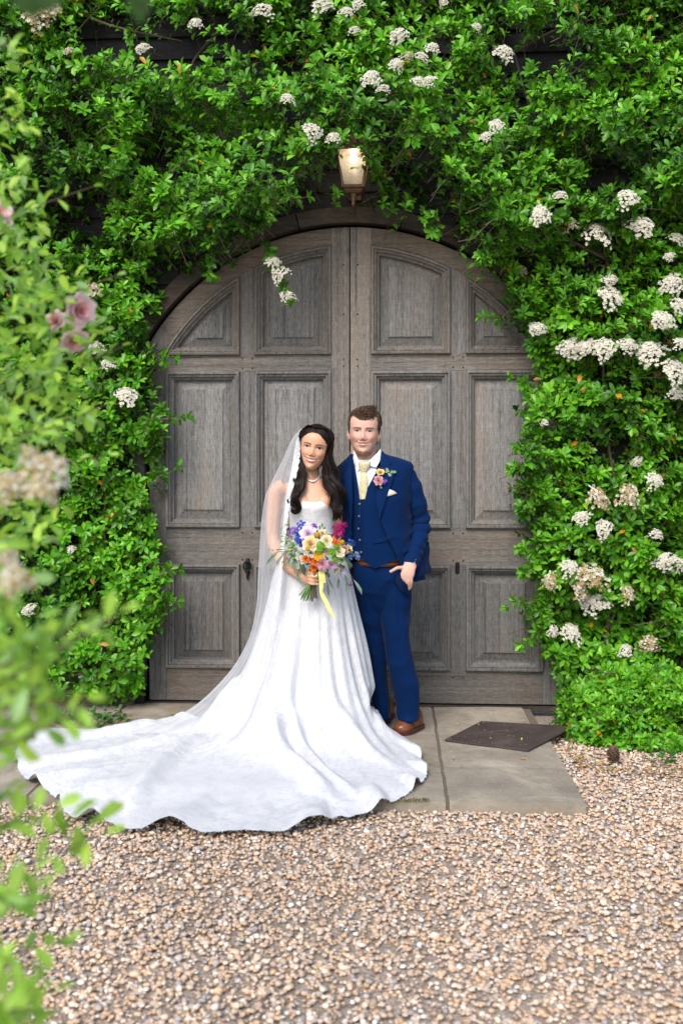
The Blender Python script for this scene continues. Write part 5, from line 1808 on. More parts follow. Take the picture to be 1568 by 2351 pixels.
# over the crown, combed from the parting down both sides of the face
for k in range(420):
    u = r_.uniform(0, 1)
    st = (fm @ Vector((-.008 + .004*r_.normal(), -.070 + .14*u, .226 - .02*abs(u - .45))))
    s = 1 if r_.random() < .62 else -1
    a1 = fm @ Vector((s*(.045 + .01*r_.random()), -.058 + .135*u, .214 + .006*r_.random()))
    k_l = .035 if s < 0 else 0
    a2 = fm @ Vector((s*(.0745 + .004*r_.random()), -.045 + .10*u + k_l*.5, .165))
    a3 = fm @ Vector((s*(.0755 + .006*r_.random()), -.036 + .085*u + k_l, .105))
    a4 = fm @ Vector((s*(.074 + .010*r_.random()), -.030 + .07*u + k_l, .03))
    pts = catmull([st, a1, a2, a3, a4], 16)
    gs.append((pts, .0023*r_.uniform(.7, 1.2)*np.r_[np.ones(15), .5]))
# combed back from the hairline
x, y, z = hV.T
front_i = np.where((hl_f(x, y, z) > 0) & (y < -.035) & (z > .120))[0]
for i in r_.choice(front_i, 420):
    p = hV[i]; s = 1 if p[0] > -.006 else -1
    k_l = .035 if s < 0 else 0
    q1 = p + hD[i]*.0055 + np.array([s*.014, .026, .006])
    q2 = np.array([s*(.066 + .008*r_.random()), .0 + .05*r_.random() + k_l*.4, .178 + .015*r_.random()])
    q3 = np.array([s*(.077 + .006*r_.random()), -.010 + .06*r_.random() + k_l, .11])
    q4 = np.array([s*(.078 + .008*r_.random()), -.015 + .05*r_.random() + k_l, .04])
    gs.append((catmull(xform(fm, [p + hD[i]*.002, q1, q2, q3, q4]), 14), .0022*r_.uniform(.7, 1.2)*np.r_[.5, np.ones(12), .5]))
# heavy waves on the right of the picture
lock([PB(737, 986, -.01), PB(745.5, 1004, -.045), PB(750, 1035, -.065), PB(751, 1070, -.065), PB(759, 1100, -.075), PB(768, 1130, -.10), PB(775, 1160, -.11), PB(769, 1182, -.12), PB(774, 1200, -.11)], [.008, .016, .021, .029, .038, .037, .029, .020, .008], 330, 2.6, .0024)
lock([PB(741, 990, .02), PB(752, 1020, .0), PB(759, 1060, -.02), PB(767, 1095, -.04), PB(777, 1130, -.05), PB(781, 1165, -.06), PB(785, 1188, -.05)], [.010, .016, .022, .030, .029, .022, .008], 220, -2.0, .0024)
lock([PB(750, 1045, -.05), PB(748, 1078, -.06), PB(752, 1108, -.09), PB(766, 1140, -.125), PB(778, 1172, -.125), PB(770, 1194, -.13)], [.010, .015, .018, .020, .016, .006], 150, 3.5, .0024)
# the lock on the left of the picture, curling at the end
lock([PB(710, 984, -.02), PB(693, 1002, -.025), PB(687, 1030, -.02), PB(686, 1055, -.03), PB(690, 1085, -.07), PB(684, 1110, -.10), PB(677, 1135, -.12), PB(674, 1156, -.13), PB(669, 1172, -.135)], [.006, .007, .006, .010, .022, .024, .022, .019, .010], 240, 3.0, .0024)
lock([PB(694, 1068, -.04), PB(697, 1090, -.08), PB(692, 1112, -.11), PB(680, 1135, -.135), PB(684, 1156, -.14), PB(676, 1174, -.14), PB(664, 1172, -.135)], [.008, .016, .019, .020, .016, .012, .004], 170, 4.0, .0024)
# a few stray hairs on the chest
for pts in ([PB(700, 1110, -.10), PB(708, 1128, -.11), PB(722, 1140, -.12), PB(740, 1146, -.125)], [PB(735, 1105, -.08), PB(742, 1125, -.10), PB(758, 1140, -.12)]):
    gs.append((catmull(pts, 14), np.full(14, .0003)))
strands('hair', gs, M['hair_f'], bride, 3)

# ---- dress materials
def lace_mat(name, scale, base, raised, holes=0.0, edge=False):
    k = Nt(name)
    u = k.uv()
    w = k.n('VectorMath', {0: u, 1: k.n('VectorMath', {0: k.noise(u, 9, 2, out=1), 'Scale': .06}, operation='SCALE').outputs[0]}, operation='ADD').outputs[0]
    def flowers(sc, pet, seed):
        vv = k.mapping(w, (sc, sc, sc), (seed, seed*.7, 0))
        vo = k.n('TexVoronoi', {'Scale': 1.0, 'Randomness': .85, 'Vector': vv}, voronoi_dimensions='2D')
        d = k.n('VectorMath', {0: vv, 1: vo.outputs['Position']}, operation='SUBTRACT').outputs[0]
        sp = k.n('SeparateXYZ', {0: d})
        ang = k.math('ARCTAN2', sp.outputs[0], sp.outputs[1])
        r = vo.outputs['Distance']
        rn = k.n('SeparateColor', {0: vo.outputs['Color']}).outputs[0]
        p = k.math('ABSOLUTE', k.math('SINE', k.math('ADD', k.math('MULTIPLY', ang, pet/2), k.math('MULTIPLY', rn, 6.0))))
        rad = k.math('MULTIPLY', k.math('ADD', .16, k.math('MULTIPLY', p, .26)), k.math('ADD', .75, k.math('MULTIPLY', rn, .4)))
        return k.math('MULTIPLY', k.math('LESS_THAN', r, rad), k.math('GREATER_THAN', r, .05))
    f1 = flowers(scale, 5.0, 3.1); f2 = flowers(scale*1.9, 6.0, 8.4); f3 = flowers(scale*3.4, 3.0, 1.7)
    vine = k.math('LESS_THAN', k.math('ABSOLUTE', k.math('SUBTRACT', k.noise(w, scale*.55, 3, .5, 1.2), .5)), .018)
    big = k.noise(u, 1.6, 2)
    m_ = k.math('MAXIMUM', k.math('MAXIMUM', f1, k.math('MULTIPLY', f2, .85)), k.math('MAXIMUM', k.math('MULTIPLY', f3, .55), k.math('MULTIPLY', vine, .8)))
    m_ = k.math('MULTIPLY', m_, k.ramp(big, [(.30, .15), (.55, 1)]))
    fine = k.noise(u, 420, 2)
    c = k.mix(m_, base, raised)
    c = k.mix(k.math('MULTIPLY', fine, .12), c, k.mix(1.0, c, (.8, .8, .82), 'MULTIPLY'))
    k.bs(Base_Color=c, Roughness=.7, Sheen_Weight=.15, Specular_IOR_Level=.2, Normal=k.bump(k.math('ADD', m_, k.math('MULTIPLY', fine, .3)), .55, .0022))
    if holes:
        tr = k.n('BsdfTransparent')
        hfac = k.math('MULTIPLY', k.math('SUBTRACT', 1.0, m_), holes)
        mx = k.n('MixShader', {0: hfac, 1: k.b.outputs[0], 2: tr.outputs[0]})
        k.set(k.out.inputs['Surface'], mx.outputs[0])
    return k.m
M['lace'] = lace_mat('white_lace_cloth', 12.0, (.49, .497, .515), (.575, .575, .58))
M['bodice'] = lace_mat('white_lace_bodice', 26.0, (.58, .585, .595), (.72, .72, .72))
M['edging'] = lace_mat('veil_lace_edge', 60.0, (.70, .70, .71), (.80, .80, .80), .6)
def tulle_mat():
    k = Nt('veil_tulle')
    u = k.uv()
    n = k.noise(k.mapping(u, (26, 1.6, 1)), 1.0, 4, .6)
    tr = k.n('BsdfTransparent')
    k.bs(Base_Color=(.80, .81, .84, 1), Roughness=.8, Specular_IOR_Level=.1)
    tl = k.n('BsdfTranslucent', {'Color': (.80, .81, .84, 1)})
    ms = k.n('MixShader', {0: .4, 1: k.b.outputs[0], 2: tl.outputs[0]})
    lw = k.n('LayerWeight', {'Blend': .35})
    fac = k.math('ADD', k.ramp(n, [(.3, .14), (.72, .36)]), k.math('MULTIPLY', lw.outputs['Facing'], .28), None, True)
    mx = k.n('MixShader', {0: fac, 1: tr.outputs[0], 2: ms.outputs[0]})
    k.set(k.out.inputs['Surface'], mx.outputs[0])
    return k.m
M['tulle'] = tulle_mat()

# ---- bodice
bd = dens([(1146, 671, 771.5, .108, .088), (1150, 668, 773, .113, .09), (1162, 664, 773, .124, .09), (1180, 664, 770, .116, .086), (1200, 665, 767, .102, .084), (1222, 666, 765, .098, .084), (1250, 660, 772, .108, .1), (1275, 652, 781, .125, .12)], 44)
V = []; uvs = []
n = 96
for j, row in enumerate(bd):
    py, xl, xr, f, b = row
    dip = lambda a: 0
    A, B = PXZ(xl, py, YB), PXZ(xr, py, YB); c = (A + B)/2; w = abs(B[0] - A[0])/2
    s = supel(n, w, f, b, 2.15)
    for i, q in enumerate(s):
        a = 2*math.pi*i/n
        zz = c[2]
        topw = math.exp(-(j/5.0)**2)
        x_ = q[0]/w
        zz += topw*(.006*(-x_) - .016*math.exp(-((x_ + .02)/.32)**2)*(q[1] < 0) + .004*math.sin(38*a))
        zz -= (.03*topw if q[1] > .03 else 0)
        yy = YB + q[1]
        if q[1] < 0:
            yy -= .012*(math.exp(-((x_ - .42)/.3)**2) + math.exp(-((x_ + .42)/.3)**2))*math.exp(-((py - 1160)/16)**2)
        V.append((c[0] + q[0], yy, zz)); uvs.append((a/(2*math.pi)*.72, zz))
dress = None
bod = part('dress_bodice', np.array(V), grid_faces(n, len(bd), True), M['bodice'], bride, True, None, np.array(uvs))

# ---- skirt and train
HEM = [(978, 1786), (973, 1762), (958, 1730), (950, 1708), (930, 1708), (915, 1700), (895, 1682), (868, 1668), (820, 1655), (760, 1648), (700, 1646), (640, 1648), (560, 1655), (480, 1668), (400, 1672), (280, 1684), (190, 1690), (130, 1690), (82, 1688), (55, 1706), (38, 1735), (36, 1755), (60, 1790), (95, 1808), (130, 1827), (150, 1850), (180, 1868), (215, 1866), (250, 1874), (290, 1889), (340, 1890), (400, 1886), (440, 1894), (480, 1898), (560, 1893), (640, 1896), (700, 1886), (740, 1880), (775, 1862), (800, 1864), (830, 1856), (860, 1852), (900, 1838), (935, 1825), (962, 1805)]
hem = np.array([[G(a, b, .004).x, G(a, b, .004).y] for a, b in HEM])
NU = 520; NS = 170
hc = catmull(np.vstack([hem, hem[:1]]), 4000)
seg = np.r_[0, np.cumsum(np.linalg.norm(np.diff(hc, axis=0), axis=1))]
uu = np.linspace(0, seg[-1], NU, endpoint=False)
Hx, Hy = np.interp(uu, seg, hc[:, 0]), np.interp(uu, seg, hc[:, 1])
Cx, Cy = PXZ(718, 1250, YB)[0], YB
ang = np.unwrap(np.arctan2(Hy - Cy, Hx - Cx))
# make the angle run steadily round the waist
tot = ang[-1] - ang[0]
sgn = 1 if tot > 0 else -1
ang2 = np.maximum.accumulate(ang*sgn)*sgn
ker = np.hanning(41); ker /= ker.sum()
ext = np.r_[ang2[-60:] - sgn*2*math.pi, ang2, ang2[:60] + sgn*2*math.pi]
ang2 = np.convolve(ext, ker, 'same')[60:-60]
L = np.hypot(Hx - Cx, Hy - Cy)
Z0 = PXZ(718, 1236, YB)[2]
sN = np.array([0, .10, .22, .36, .50, .62, .74, 1.0])
# (distance, height) along a short side and along the train
short_r = np.array([.112, .165, .205, .245, .285, .315, .345, 1.0])
short_z = np.array([1.0, .92, .80, .62, .44, .27, .12, .006])*Z0
long_r = np.array([.112, .170, .215, .265, .330, .430, .620, 1.0])
long_z = np.array([1.0, .92, .80, .60, .40, .215, .070, .006])*Z0
S = np.linspace(0, 1, NS)**1.0
def prof(tab):
    q = catmull(np.c_[sN, tab], 600)
    return np.interp(S, q[:, 0], q[:, 1])
sr_, sz_, lr_, lz_ = prof(short_r), prof(short_z), prof(long_r), prof(long_z)
lw_ = sstep(.50, .95, L)
V = np.zeros((NS, NU, 3)); UV = np.zeros((NS, NU, 2))
for i in range(NU):
    a = ang2[i]
    # the first part hangs from the hips, the last part runs to the hem
    r = sr_*(1 - lw_[i]) + lr_*lw_[i]
    z = sz_*(1 - lw_[i]) + lz_*lw_[i]
    t = sstep(.60, 1.0, S)
    rr_ = r.copy()
    k0 = S > .74
    r74 = np.interp(.74, S, r)
    rr_[k0] = r74 + (max(L[i], r74 + .02) - r74)*((S[k0] - .74)/.26)
    if L[i] < r74 + .02:
        rr_ *= np.interp(S, [0, .3, 1], [1, 1, max(.75, L[i]/(r74 + .02))])
    dx0, dy0 = math.cos(a), math.sin(a)*.92
    dx1, dy1 = (Hx[i] - Cx)/L[i], (Hy[i] - Cy)/L[i]
    m = sstep(.15, .8, S)
    dx, dy = dx0*(1 - m) + dx1*m, dy0*(1 - m) + dy1*m
    V[:, i, 0] = Cx + dx*rr_; V[:, i, 1] = Cy + dy*rr_; V[:, i, 2] = z
    UV[:, i, 0] = uu[i]*.55; UV[:, i, 1] = np.cumsum(np.r_[0, np.hypot(np.diff(rr_), np.diff(z))])
X_, Y_, Z_ = V[..., 0].copy(), V[..., 1].copy(), V[..., 2].copy()
A_ = np.repeat(np.arctan2(Y_[60] - Cy, X_[60] - Cx)[None], NS, 0)
Sg = np.repeat(S[:, None], NU, 1)
# hanging folds
hang = sstep(.10, .45, Sg)*sstep(1.02, .7, Sg)
fold = .55*np.sin(A_*9 + 1.3*np.sin(A_*2)) + .45*np.sin(A_*17 + 2.1*np.sin(A_*3 + 1)) + .3*np.sin(A_*31 + Sg*3)
rad = np.stack([X_ - Cx, Y_ - Cy], -1); rl = np.linalg.norm(rad, axis=-1, keepdims=True) + 1e-6
amp = (.004 + .020*sstep(.15, .7, Sg))*hang
V[..., 0] += rad[..., 0]/rl[..., 0]*fold*amp; V[..., 1] += rad[..., 1]/rl[..., 0]*fold*amp
# folds lying on the ground: raised ridges that run out of the skirt
def ridge(pts, width, height, fade0=.0):
    c = np.array([[G(a, b).x, G(a, b).y] for a, b in pts]); c = catmull(c, 60)
    dmin = np.full(X_.shape, 9.0); tmin = np.zeros(X_.shape)
    for k in range(60):
        d = np.hypot(V[..., 0] - c[k, 0], V[..., 1] - c[k, 1])
        q = d < dmin
        dmin = np.where(q, d, dmin); tmin = np.where(q, k/59, tmin)
    prof_ = np.exp(-(dmin/(width*1.25))**2)
    return prof_*height*np.interp(tmin, [0, .15, .7, 1], [.7, 1, .8, .1])
RID = [([(640, 1655), (615, 1690), (606, 1725), (650, 1775), (720, 1815), (765, 1845)], 0.0380, 0.1020),
       ([(668, 1655), (690, 1690), (740, 1728), (820, 1758), (905, 1778)], 0.0361, 0.0935),
       ([(610, 1660), (520, 1690), (430, 1740), (340, 1805), (285, 1880)], 0.0427, 0.0816),
       ([(700, 1655), (775, 1690), (860, 1718), (945, 1735)], 0.0380, 0.0765),
       ([(560, 1660), (430, 1672), (290, 1695), (150, 1705)], 0.0475, 0.0595),
       ([(560, 1680), (400, 1715), (230, 1745), (90, 1760)], 0.0380, 0.0340),
       ([(650, 1665), (650, 1700), (672, 1745), (730, 1790), (820, 1835)], 0.0209, 0.0714)]
gr = sstep(.46, .72, Sg)
add = np.zeros_like(Z_)
for p_, w_, h_ in RID:
    add = np.maximum(add, ridge(p_, w_, h_)) if False else add + ridge(p_, w_, h_)*.9
add += (fbm(X_*5, Y_*5, 0, 71, 2) - .42)*.010*gr
add += (fbm(X_*17, Y_*17, 0, 72, 2) - .45)*.009*gr
V[..., 2] += np.maximum(add, 0)*gr*sstep(1.0, .93, Sg)
# rippling hem
un = np.repeat(uu[None], NS, 0)
rip = np.clip(np.sin(un*17 + 2.6*np.sin(un*3.1)) , -.2, 1)**1.0
ed = sstep(.86, 1.0, Sg)*np.repeat((L > .6)[None], NS, 0)
V[..., 2] += ed*(.008 + .042*np.maximum(rip, 0)**1.5)*np.where(Sg > .985, 1.0, 1.0)
V[..., 2] = np.maximum(V[..., 2], .0045 + np.where((V[..., 1] < ybs[3]) , -.03, 0))
# the part past the paving sinks to the gravel
past = sstep(ybs[3] + .10, ybs[3] - .12, V[..., 1])*gr
V[..., 2] -= past*.030
# scalloped lace hem
sc_ = .008*np.abs(np.sin(un*48))*sstep(.985, 1.0, Sg)
V[..., 0] += rad[..., 0]/rl[..., 0]*sc_; V[..., 1] += rad[..., 1]/rl[..., 0]*sc_
part('dress_skirt', V.reshape(-1, 3), grid_faces(NU, NS, True), M['lace'], bride, True, None, UV.reshape(-1, 2))
# fringe of the hem
fr = MB()
for i in range(0, NU, 1):
    if L[i] < .6: continue
    p_ = V[-1, i]; o_ = np.array([(Hx[i] - Cx)/L[i], (Hy[i] - Cy)/L[i], 0])
    for q in range(2):
        s_ = p_ + rng.normal(0, .004, 3)*np.array([1, 1, .2]); e_ = s_ + o_*rng.uniform(.004, .011) + rng.normal(0, .003, 3)
        d_ = np.array([-o_[1], o_[0], 0])*.0012
        fr.add([s_ - d_, s_ + d_, e_], [(0, 1, 2)])
o = fr.part('hem_fringe', simple('white_thread', (.66, .66, .66), .8), bride); o['kind'] = 'stuff'
# bright toe of a shoe under the hem
tp = G(911, 1705)
MB().ball((tp.x, tp.y, .018), (.022, .03, .016), 12, 8).ball((tp.x - .01, tp.y + .05, .022), (.028, .05, .02), 12, 8).part('shoe', simple('magenta_shoe', (.45, .01, .14), .4), bride, True)

# ---- veil
def VP(px, py, d): return PXZ(px, py, YB + d)
front = [VP(722, 975, -.005), VP(704, 984, -.03), VP(691, 1004, -.045), VP(688, 1030, -.055), VP(685, 1060, -.065), VP(679, 1090, -.10), VP(669, 1130, -.13), VP(662, 1175, -.15), VP(655, 1230, -.165), VP(648, 1300, -.20), VP(640, 1380, -.27), VP(618, 1480, -.36), VP(585, 1590, -.46), VP(548, 1680, -.55)]
outer = [VP(716, 973, .06), VP(692, 986, .04), VP(668, 1014, .03), VP(650, 1055, .02), VP(630, 1098, .0), VP(613, 1140, .0), VP(606, 1190, .01), VP(601, 1250, .01), VP(597, 1320, .0), VP(592, 1400, -.01), VP(570, 1480, -.02), VP(520, 1556, -.04), VP(430, 1632, -.06), VP(300, 1680, -.10)]
back = [VP(728, 974, .08), VP(715, 985, .13), VP(700, 1015, .15), VP(690, 1055, .16), VP(680, 1100, .15), VP(668, 1150, .14), VP(655, 1200, .15), VP(645, 1260, .16), VP(640, 1320, .17), VP(630, 1400, .18), VP(615, 1480, .2), VP(590, 1560, .22), VP(540, 1630, .2), VP(470, 1668, .12)]
m, nw = 110, 46
fc, oc, bc = catmull(front, m), catmull(outer, m), catmull(back, m)
V = []; UV = []
for j in range(m):
    # corners of the section: front edge, mid front, outer, back
    f, o_, b = fc[j], oc[j], bc[j]
    midf = f*.45 + o_*.55 + np.array([-.01, -.035, 0]); midb = o_*.5 + b*.5 + np.array([-.02, .03, 0])
    row = catmull([f, midf, o_, midb, b], nw)
    u = np.linspace(0, 1, nw)
    t = j/(m - 1)
    rip = (.012*np.sin(u*22 + 2*t) + .008*np.sin(u*41 + 5*t + 1))*sstep(.12, .5, t)*np.sin(np.pi*np.clip(u*1.0, 0, 1))**.5
    row[:, 1] += rip; row[:, 0] += rip*.5
    V += list(row); UV += [(q, t*2.0) for q in u]
V = np.array(V); 
V[:, 2] = np.maximum(V[:, 2], .02)
part('veil', V, grid_faces(nw, m), M['tulle'], bride, True, None, np.array(UV))
# scalloped lace edging of the veil beside the face
V, UV, k2 = [], [], 0
m2 = 420
fc2 = catmull(front[:11], m2); oc2 = catmull(outer[:11], m2)
for j in range(m2):
    t = j/(m2 - 1)
    d = unit(oc2[j] - fc2[j]); w_ = np.interp(t, [0, .1, .5, 1], [.022, .038, .046, .046])
    sc_ = .010*abs(math.sin(t*58)) + .003*abs(math.sin(t*240))
    for u in np.linspace(0, 1, 6):
        V.append(fc2[j] - d*sc_*(1 - u)*np.interp(t, [0, .12], [.2, 1]) + d*w_*u + np.array([0, -.004, 0])); UV.append((u*.035, t*1.1))
part('veil_edging', np.array(V), grid_faces(6, m2), M['edging'], bride, True, None, np.array(UV))
# ------------------------------------------------------------------ bouquet
YQ = -1.00
bqc = PXZ(724, 1330, YQ + .01)
bq = thing('bouquet', tuple(bqc), 'mixed bouquet of yellow, orange, pink and blue flowers tied with a pale yellow ribbon', 'bouquet')
def dome(px, py, R=72):
    q = min(1, ((px - 738)**2 + ((py - 1262)*1.15)**2)/R**2)
    return YQ - .10*math.sqrt(max(0, 1 - q)) + .03*q
def bp(px, py, dy=0): return PXZ(px, py, dome(px, py) + dy)
KQ = ppm(YQ - .05)
def frame_to(nz, roll=0):
    q = Vector(nz).to_track_quat('Z', 'Y').to_matrix()
    return np.array(q @ Matrix.Rotation(roll, 3, 'Z'))
def facing(px, py):
    n = np.array([(px - 738)/72*.75, -1.0, -(py - 1262)/72*.65 + .25])
    return unit(n + rng.normal(0, .12, 3))
class TB:
    """coloured triangles"""
    def __init__(self): self.V, self.F, self.C = [], [], []
    def quadgrid(self, G_, col, col2=None):
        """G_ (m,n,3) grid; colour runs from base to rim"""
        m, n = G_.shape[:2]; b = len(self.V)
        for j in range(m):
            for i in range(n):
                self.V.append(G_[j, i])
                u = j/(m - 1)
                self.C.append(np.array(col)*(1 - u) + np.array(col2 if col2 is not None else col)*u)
        for j in range(m - 1):
            for i in range(n - 1):
                a = b + j*n + i
                self.F.append((a, a + 1, a + n + 1, a + n))
    def mesh(self, name, mat=None):
        return mesh_np(name, np.array(self.V), self.F, mat or M['petal'], True, np.array(self.C))
    def part(self, name, parent, mat=None):
        return part(name, np.array(self.V), self.F, mat or M['petal'], parent, True, np.array(self.C))
def petal_grid(L, W, cup, spread, ang, z0=0, r0=.1, ruffle=0, m=5, n=5, notch=0):
    """petal growing from the centre: spread = angle from the axis"""
    u = np.linspace(0, 1, m)[:, None]; v = np.linspace(-1, 1, n)[None]
    wid = W*np.sin(np.pi*np.clip(.12 + .80*u, 0, 1))**.7
    ln = L*u*(1 - .12*v**2 - notch*np.exp(-(v/.3)**2)*u)
    th = spread + cup*(u - .5)
    r = r0 + ln*np.sin(th); h = z0 + ln*np.cos(th)
    t = v*wid
    h = h + .35*cup*t**2/max(W, 1e-3)*-1*0 + ruffle*np.sin(v*7 + ang*3)*u**2
    bend = .45*(t**2)/max(W, .01)
    r = r - bend*np.cos(spread)*1.0
    h = h + bend*np.sin(spread)*.5
    x = r*math.cos(ang) - t*math.sin(ang); y = r*math.sin(ang) + t*math.cos(ang)
    return np.stack(np.broadcast_arrays(x, y, h), -1)
def rose(seed, c_in, c_out, layers=5, ruf=.0, tight=1.0):
    """rose: wrapped petals opening outwards, radius about 1"""
    r = np.random.default_rng(seed); t = TB()
    for k in range(layers):
        q = k/(layers - 1)
        n = 3 + k
        for i in range(n):
            a = i*2*math.pi/n + k*.9 + r.normal(0, .12)
            col = np.array(c_in)*(1 - q) + np.array(c_out)*q
            col = col*r.uniform(.92, 1.06)
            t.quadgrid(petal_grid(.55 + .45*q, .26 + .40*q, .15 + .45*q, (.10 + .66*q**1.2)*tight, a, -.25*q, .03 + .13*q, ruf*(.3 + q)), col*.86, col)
    return t
def daisylike(seed, n, col, ccol, cr=.3, L=.72, W=.16, spread=1.4, rows=1, ruf=0):
    r = np.random.default_rng(seed); t = TB()
    for w in range(rows):
        for i in range(n):
            a = i*2*math.pi/n + w*.3 + r.normal(0, .06)
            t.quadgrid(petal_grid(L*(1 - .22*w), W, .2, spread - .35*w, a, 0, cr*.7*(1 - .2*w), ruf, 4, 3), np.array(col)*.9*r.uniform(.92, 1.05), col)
    m_ = MB().ball((0, 0, .06), (cr, cr, cr*.6), 10, 6)
    b = len(t.V); t.V += [np.array(v) for v in m_.v]; t.C += [np.array(ccol)]*len(m_.v); t.F += [tuple(i + b for i in f) for f in m_.f]
    return t
def florets(seed, n, col, s=.35, elong=1.0, pet=5):
    r = np.random.default_rng(seed); t = TB()
    for k in range(n):
        a = k*2.399; q = math.sqrt((k + .5)/n)
        c = np.array([q*math.cos(a), q*math.sin(a)*elong, .45*(1 - q*q)]) + r.normal(0, .09, 3)
        Fm = frame_to(unit(np.array([c[0], c[1], .9]) + r.normal(0, .3, 3)), r.uniform(0, 6))
        cc = np.array(col)*r.uniform(.7, 1.25)
        for i in range(pet):
            g = petal_grid(s, s*.36, .3, 1.2, i*2*math.pi/pet, 0, .03, 0, 3, 3)
            t.quadgrid(g @ Fm.T + c, cc*.8, cc)
    return t
def ballflower(col, n=160):
    t = TB(); m_ = MB().ball((0, 0, 0), (.9, .9, .9), 14, 10)
    t.V += [np.array(v) for v in m_.v]; t.C += [np.array(col)*.8]*len(m_.v); t.F += m_.f
    for k in range(n):
        z = 1 - 2*(k + .5)/n; a = k*2.399; rr = math.sqrt(1 - z*z)
        p = np.array([rr*math.cos(a), rr*math.sin(a), z]); Fm = frame_to(p)
        b = len(t.V)
        for q in range(5):
            t.V.append(p*.88 + Fm @ np.array([.10*math.cos(q*1.257), .10*math.sin(q*1.257), 0])); t.C.append(np.array(col)*.7)
        t.V.append(p*1.03); t.C.append(np.array(col)*1.1)
        t.F += [(b + q, b + (q + 1) % 5, b + 5) for q in range(5)]
    return t
def put(t, name, px, py, r, dy=0, nz=None, roll=None, label=None, parent=None, pos=None):
    me = t if isinstance(t, bpy.types.Mesh) else t.mesh(name)
    par = parent or bq
    o = link(name, me, par)
    p = pos if pos is not None else bp(px, py, dy)
    Fm = frame_to(nz if nz is not None else facing(px, py), random.uniform(0, 6.28) if roll is None else roll)
    s = r/KQ
    o.matrix_local = Matrix.Translation(Vector(p) - off(par)) @ Matrix(Fm.tolist()).to_4x4() @ Matrix.Diagonal((s, s, s, 1))
    if label: o['label'] = label
    return o
CREAM, CREAM2 = (.72, .48, .16), (.78, .68, .42)
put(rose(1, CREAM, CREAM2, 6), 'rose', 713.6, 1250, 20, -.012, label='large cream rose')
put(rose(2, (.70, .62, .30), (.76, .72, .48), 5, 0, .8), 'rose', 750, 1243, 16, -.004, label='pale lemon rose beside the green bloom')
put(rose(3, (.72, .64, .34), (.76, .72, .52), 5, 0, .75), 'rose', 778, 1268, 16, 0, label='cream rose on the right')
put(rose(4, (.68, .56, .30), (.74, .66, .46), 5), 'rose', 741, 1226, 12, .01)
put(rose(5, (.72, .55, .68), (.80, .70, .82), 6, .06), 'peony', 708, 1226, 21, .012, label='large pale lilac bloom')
for i, (a, b, r) in enumerate(((692, 1203, 10), (688, 1222, 12), (687, 1236, 12), (694, 1247, 9), (700, 1212, 7))):
    put(florets(20 + i, 9, (.045, .075, .52), .5), 'delphinium', a, b, r, -.002 + .006*(i == 0))
put(florets(31, 16, (.30, .13, .50), .4), 'lilac_flower', 672, 1220, 12, .006)
put(florets(32, 8, (.36, .18, .55), .4), 'lilac_flower', 667, 1229, 8, .01)
put(florets(33, 10, (.20, .05, .34), .6), 'purple_flower', 718, 1213, 11, .008)
for i, (a, b, r) in enumerate(((788, 1203, 8), (781, 1209, 9), (772, 1214, 9), (776, 1226, 10), (768, 1232, 9), (784, 1218, 8))):
    put(florets(40 + i, 8, (.34, .006, .12), .55), 'stock_flower', a, b, r, -.004, label='magenta stock')
bl_m = ballflower((.66, .38, .012)).mesh('billy_button')
for a, b, r in ((728, 1228.5, 8.2), (786, 1245, 6.2), (707.5, 1260.5, 6.8)):
    put(bl_m, 'billy_button', a, b, r*.95, -.03)
gm = florets(50, 34, (.20, .42, .02), .34).mesh('green_bloom')
for a, b, r in ((737, 1256, 12), (761, 1267, 9), (773, 1255, 7), (770, 1283, 8)):
    put(gm, 'green_bloom', a, b, r, -.012)
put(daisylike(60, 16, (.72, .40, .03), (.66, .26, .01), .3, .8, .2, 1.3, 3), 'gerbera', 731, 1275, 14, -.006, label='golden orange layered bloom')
om = rose(61, (.66, .10, .004), (.74, .17, .01), 4).mesh('spray_rose')
for a, b, r in ((702, 1283, 9), (713.5, 1285, 8), (724, 1290, 9), (720.5, 1304, 9.5), (763, 1240, 9), (771, 1246, 8)):
    put(om, 'spray_rose', a, b, r, -.012, label='small orange rose')
pk = rose(62, (.66, .28, .36), (.74, .44, .54), 5, .10, 1.15)
m_ = MB().ball((0, 0, .25), (.16, .16, .2), 8, 6)
b_ = len(pk.V); pk.V += [np.array(v) for v in m_.v]; pk.C += [np.array((.35, .18, .01))]*len(m_.v); pk.F += [tuple(i + b_ for i in f) for f in m_.f]
put(pk, 'lisianthus', 740, 1295, 15, -.012, label='pink bloom with a dark yellow eye')
put(rose(63, (.62, .34, .56), (.72, .50, .66), 5, .1), 'lisianthus', 762, 1297, 13, 0)
put(rose(64, (.70, .60, .70), (.78, .72, .80), 5, .1), 'lisianthus', 780, 1309, 15, .012, label='near white lilac bloom')
put(rose(65, (.55, .62, .30), (.66, .70, .46), 4, .06), 'lisianthus', 785, 1286, 11, .004, label='pale green bloom')
put(rose(66, (.62, .28, .20), (.70, .40, .32), 4, .1), 'lisianthus', 790, 1263, 12, .012, label='salmon bloom')
put(rose(67, (.66, .30, .32), (.72, .42, .44), 4, .1), 'lisianthus', 750, 1267, 9, 0)
put(rose(68, (.74, .68, .34), (.76, .72, .5), 4, .06), 'rose', 800, 1260, 10, .02)
put(rose(69, (.70, .72, .46), (.72, .74, .52), 4, .06), 'rose', 772, 1308, 10, .0)
put(florets(70, 9, (.06, .12, .50), .5), 'delphinium', 807, 1246, 9, .02, label='blue flower at the right edge')
lbm = florets(71, 7, (.28, .36, .64), .55).mesh('bell_flower')
for a, b, r in ((818, 1273, 7), (805, 1279, 6), (822, 1280, 6), (715, 1268, 5)):
    put(lbm, 'bell_flower', a, b, r, .01)
dm = daisylike(72, 14, (.78, .78, .74), (.62, .42, .02), .42, .62, .17, 1.35).mesh('daisy')
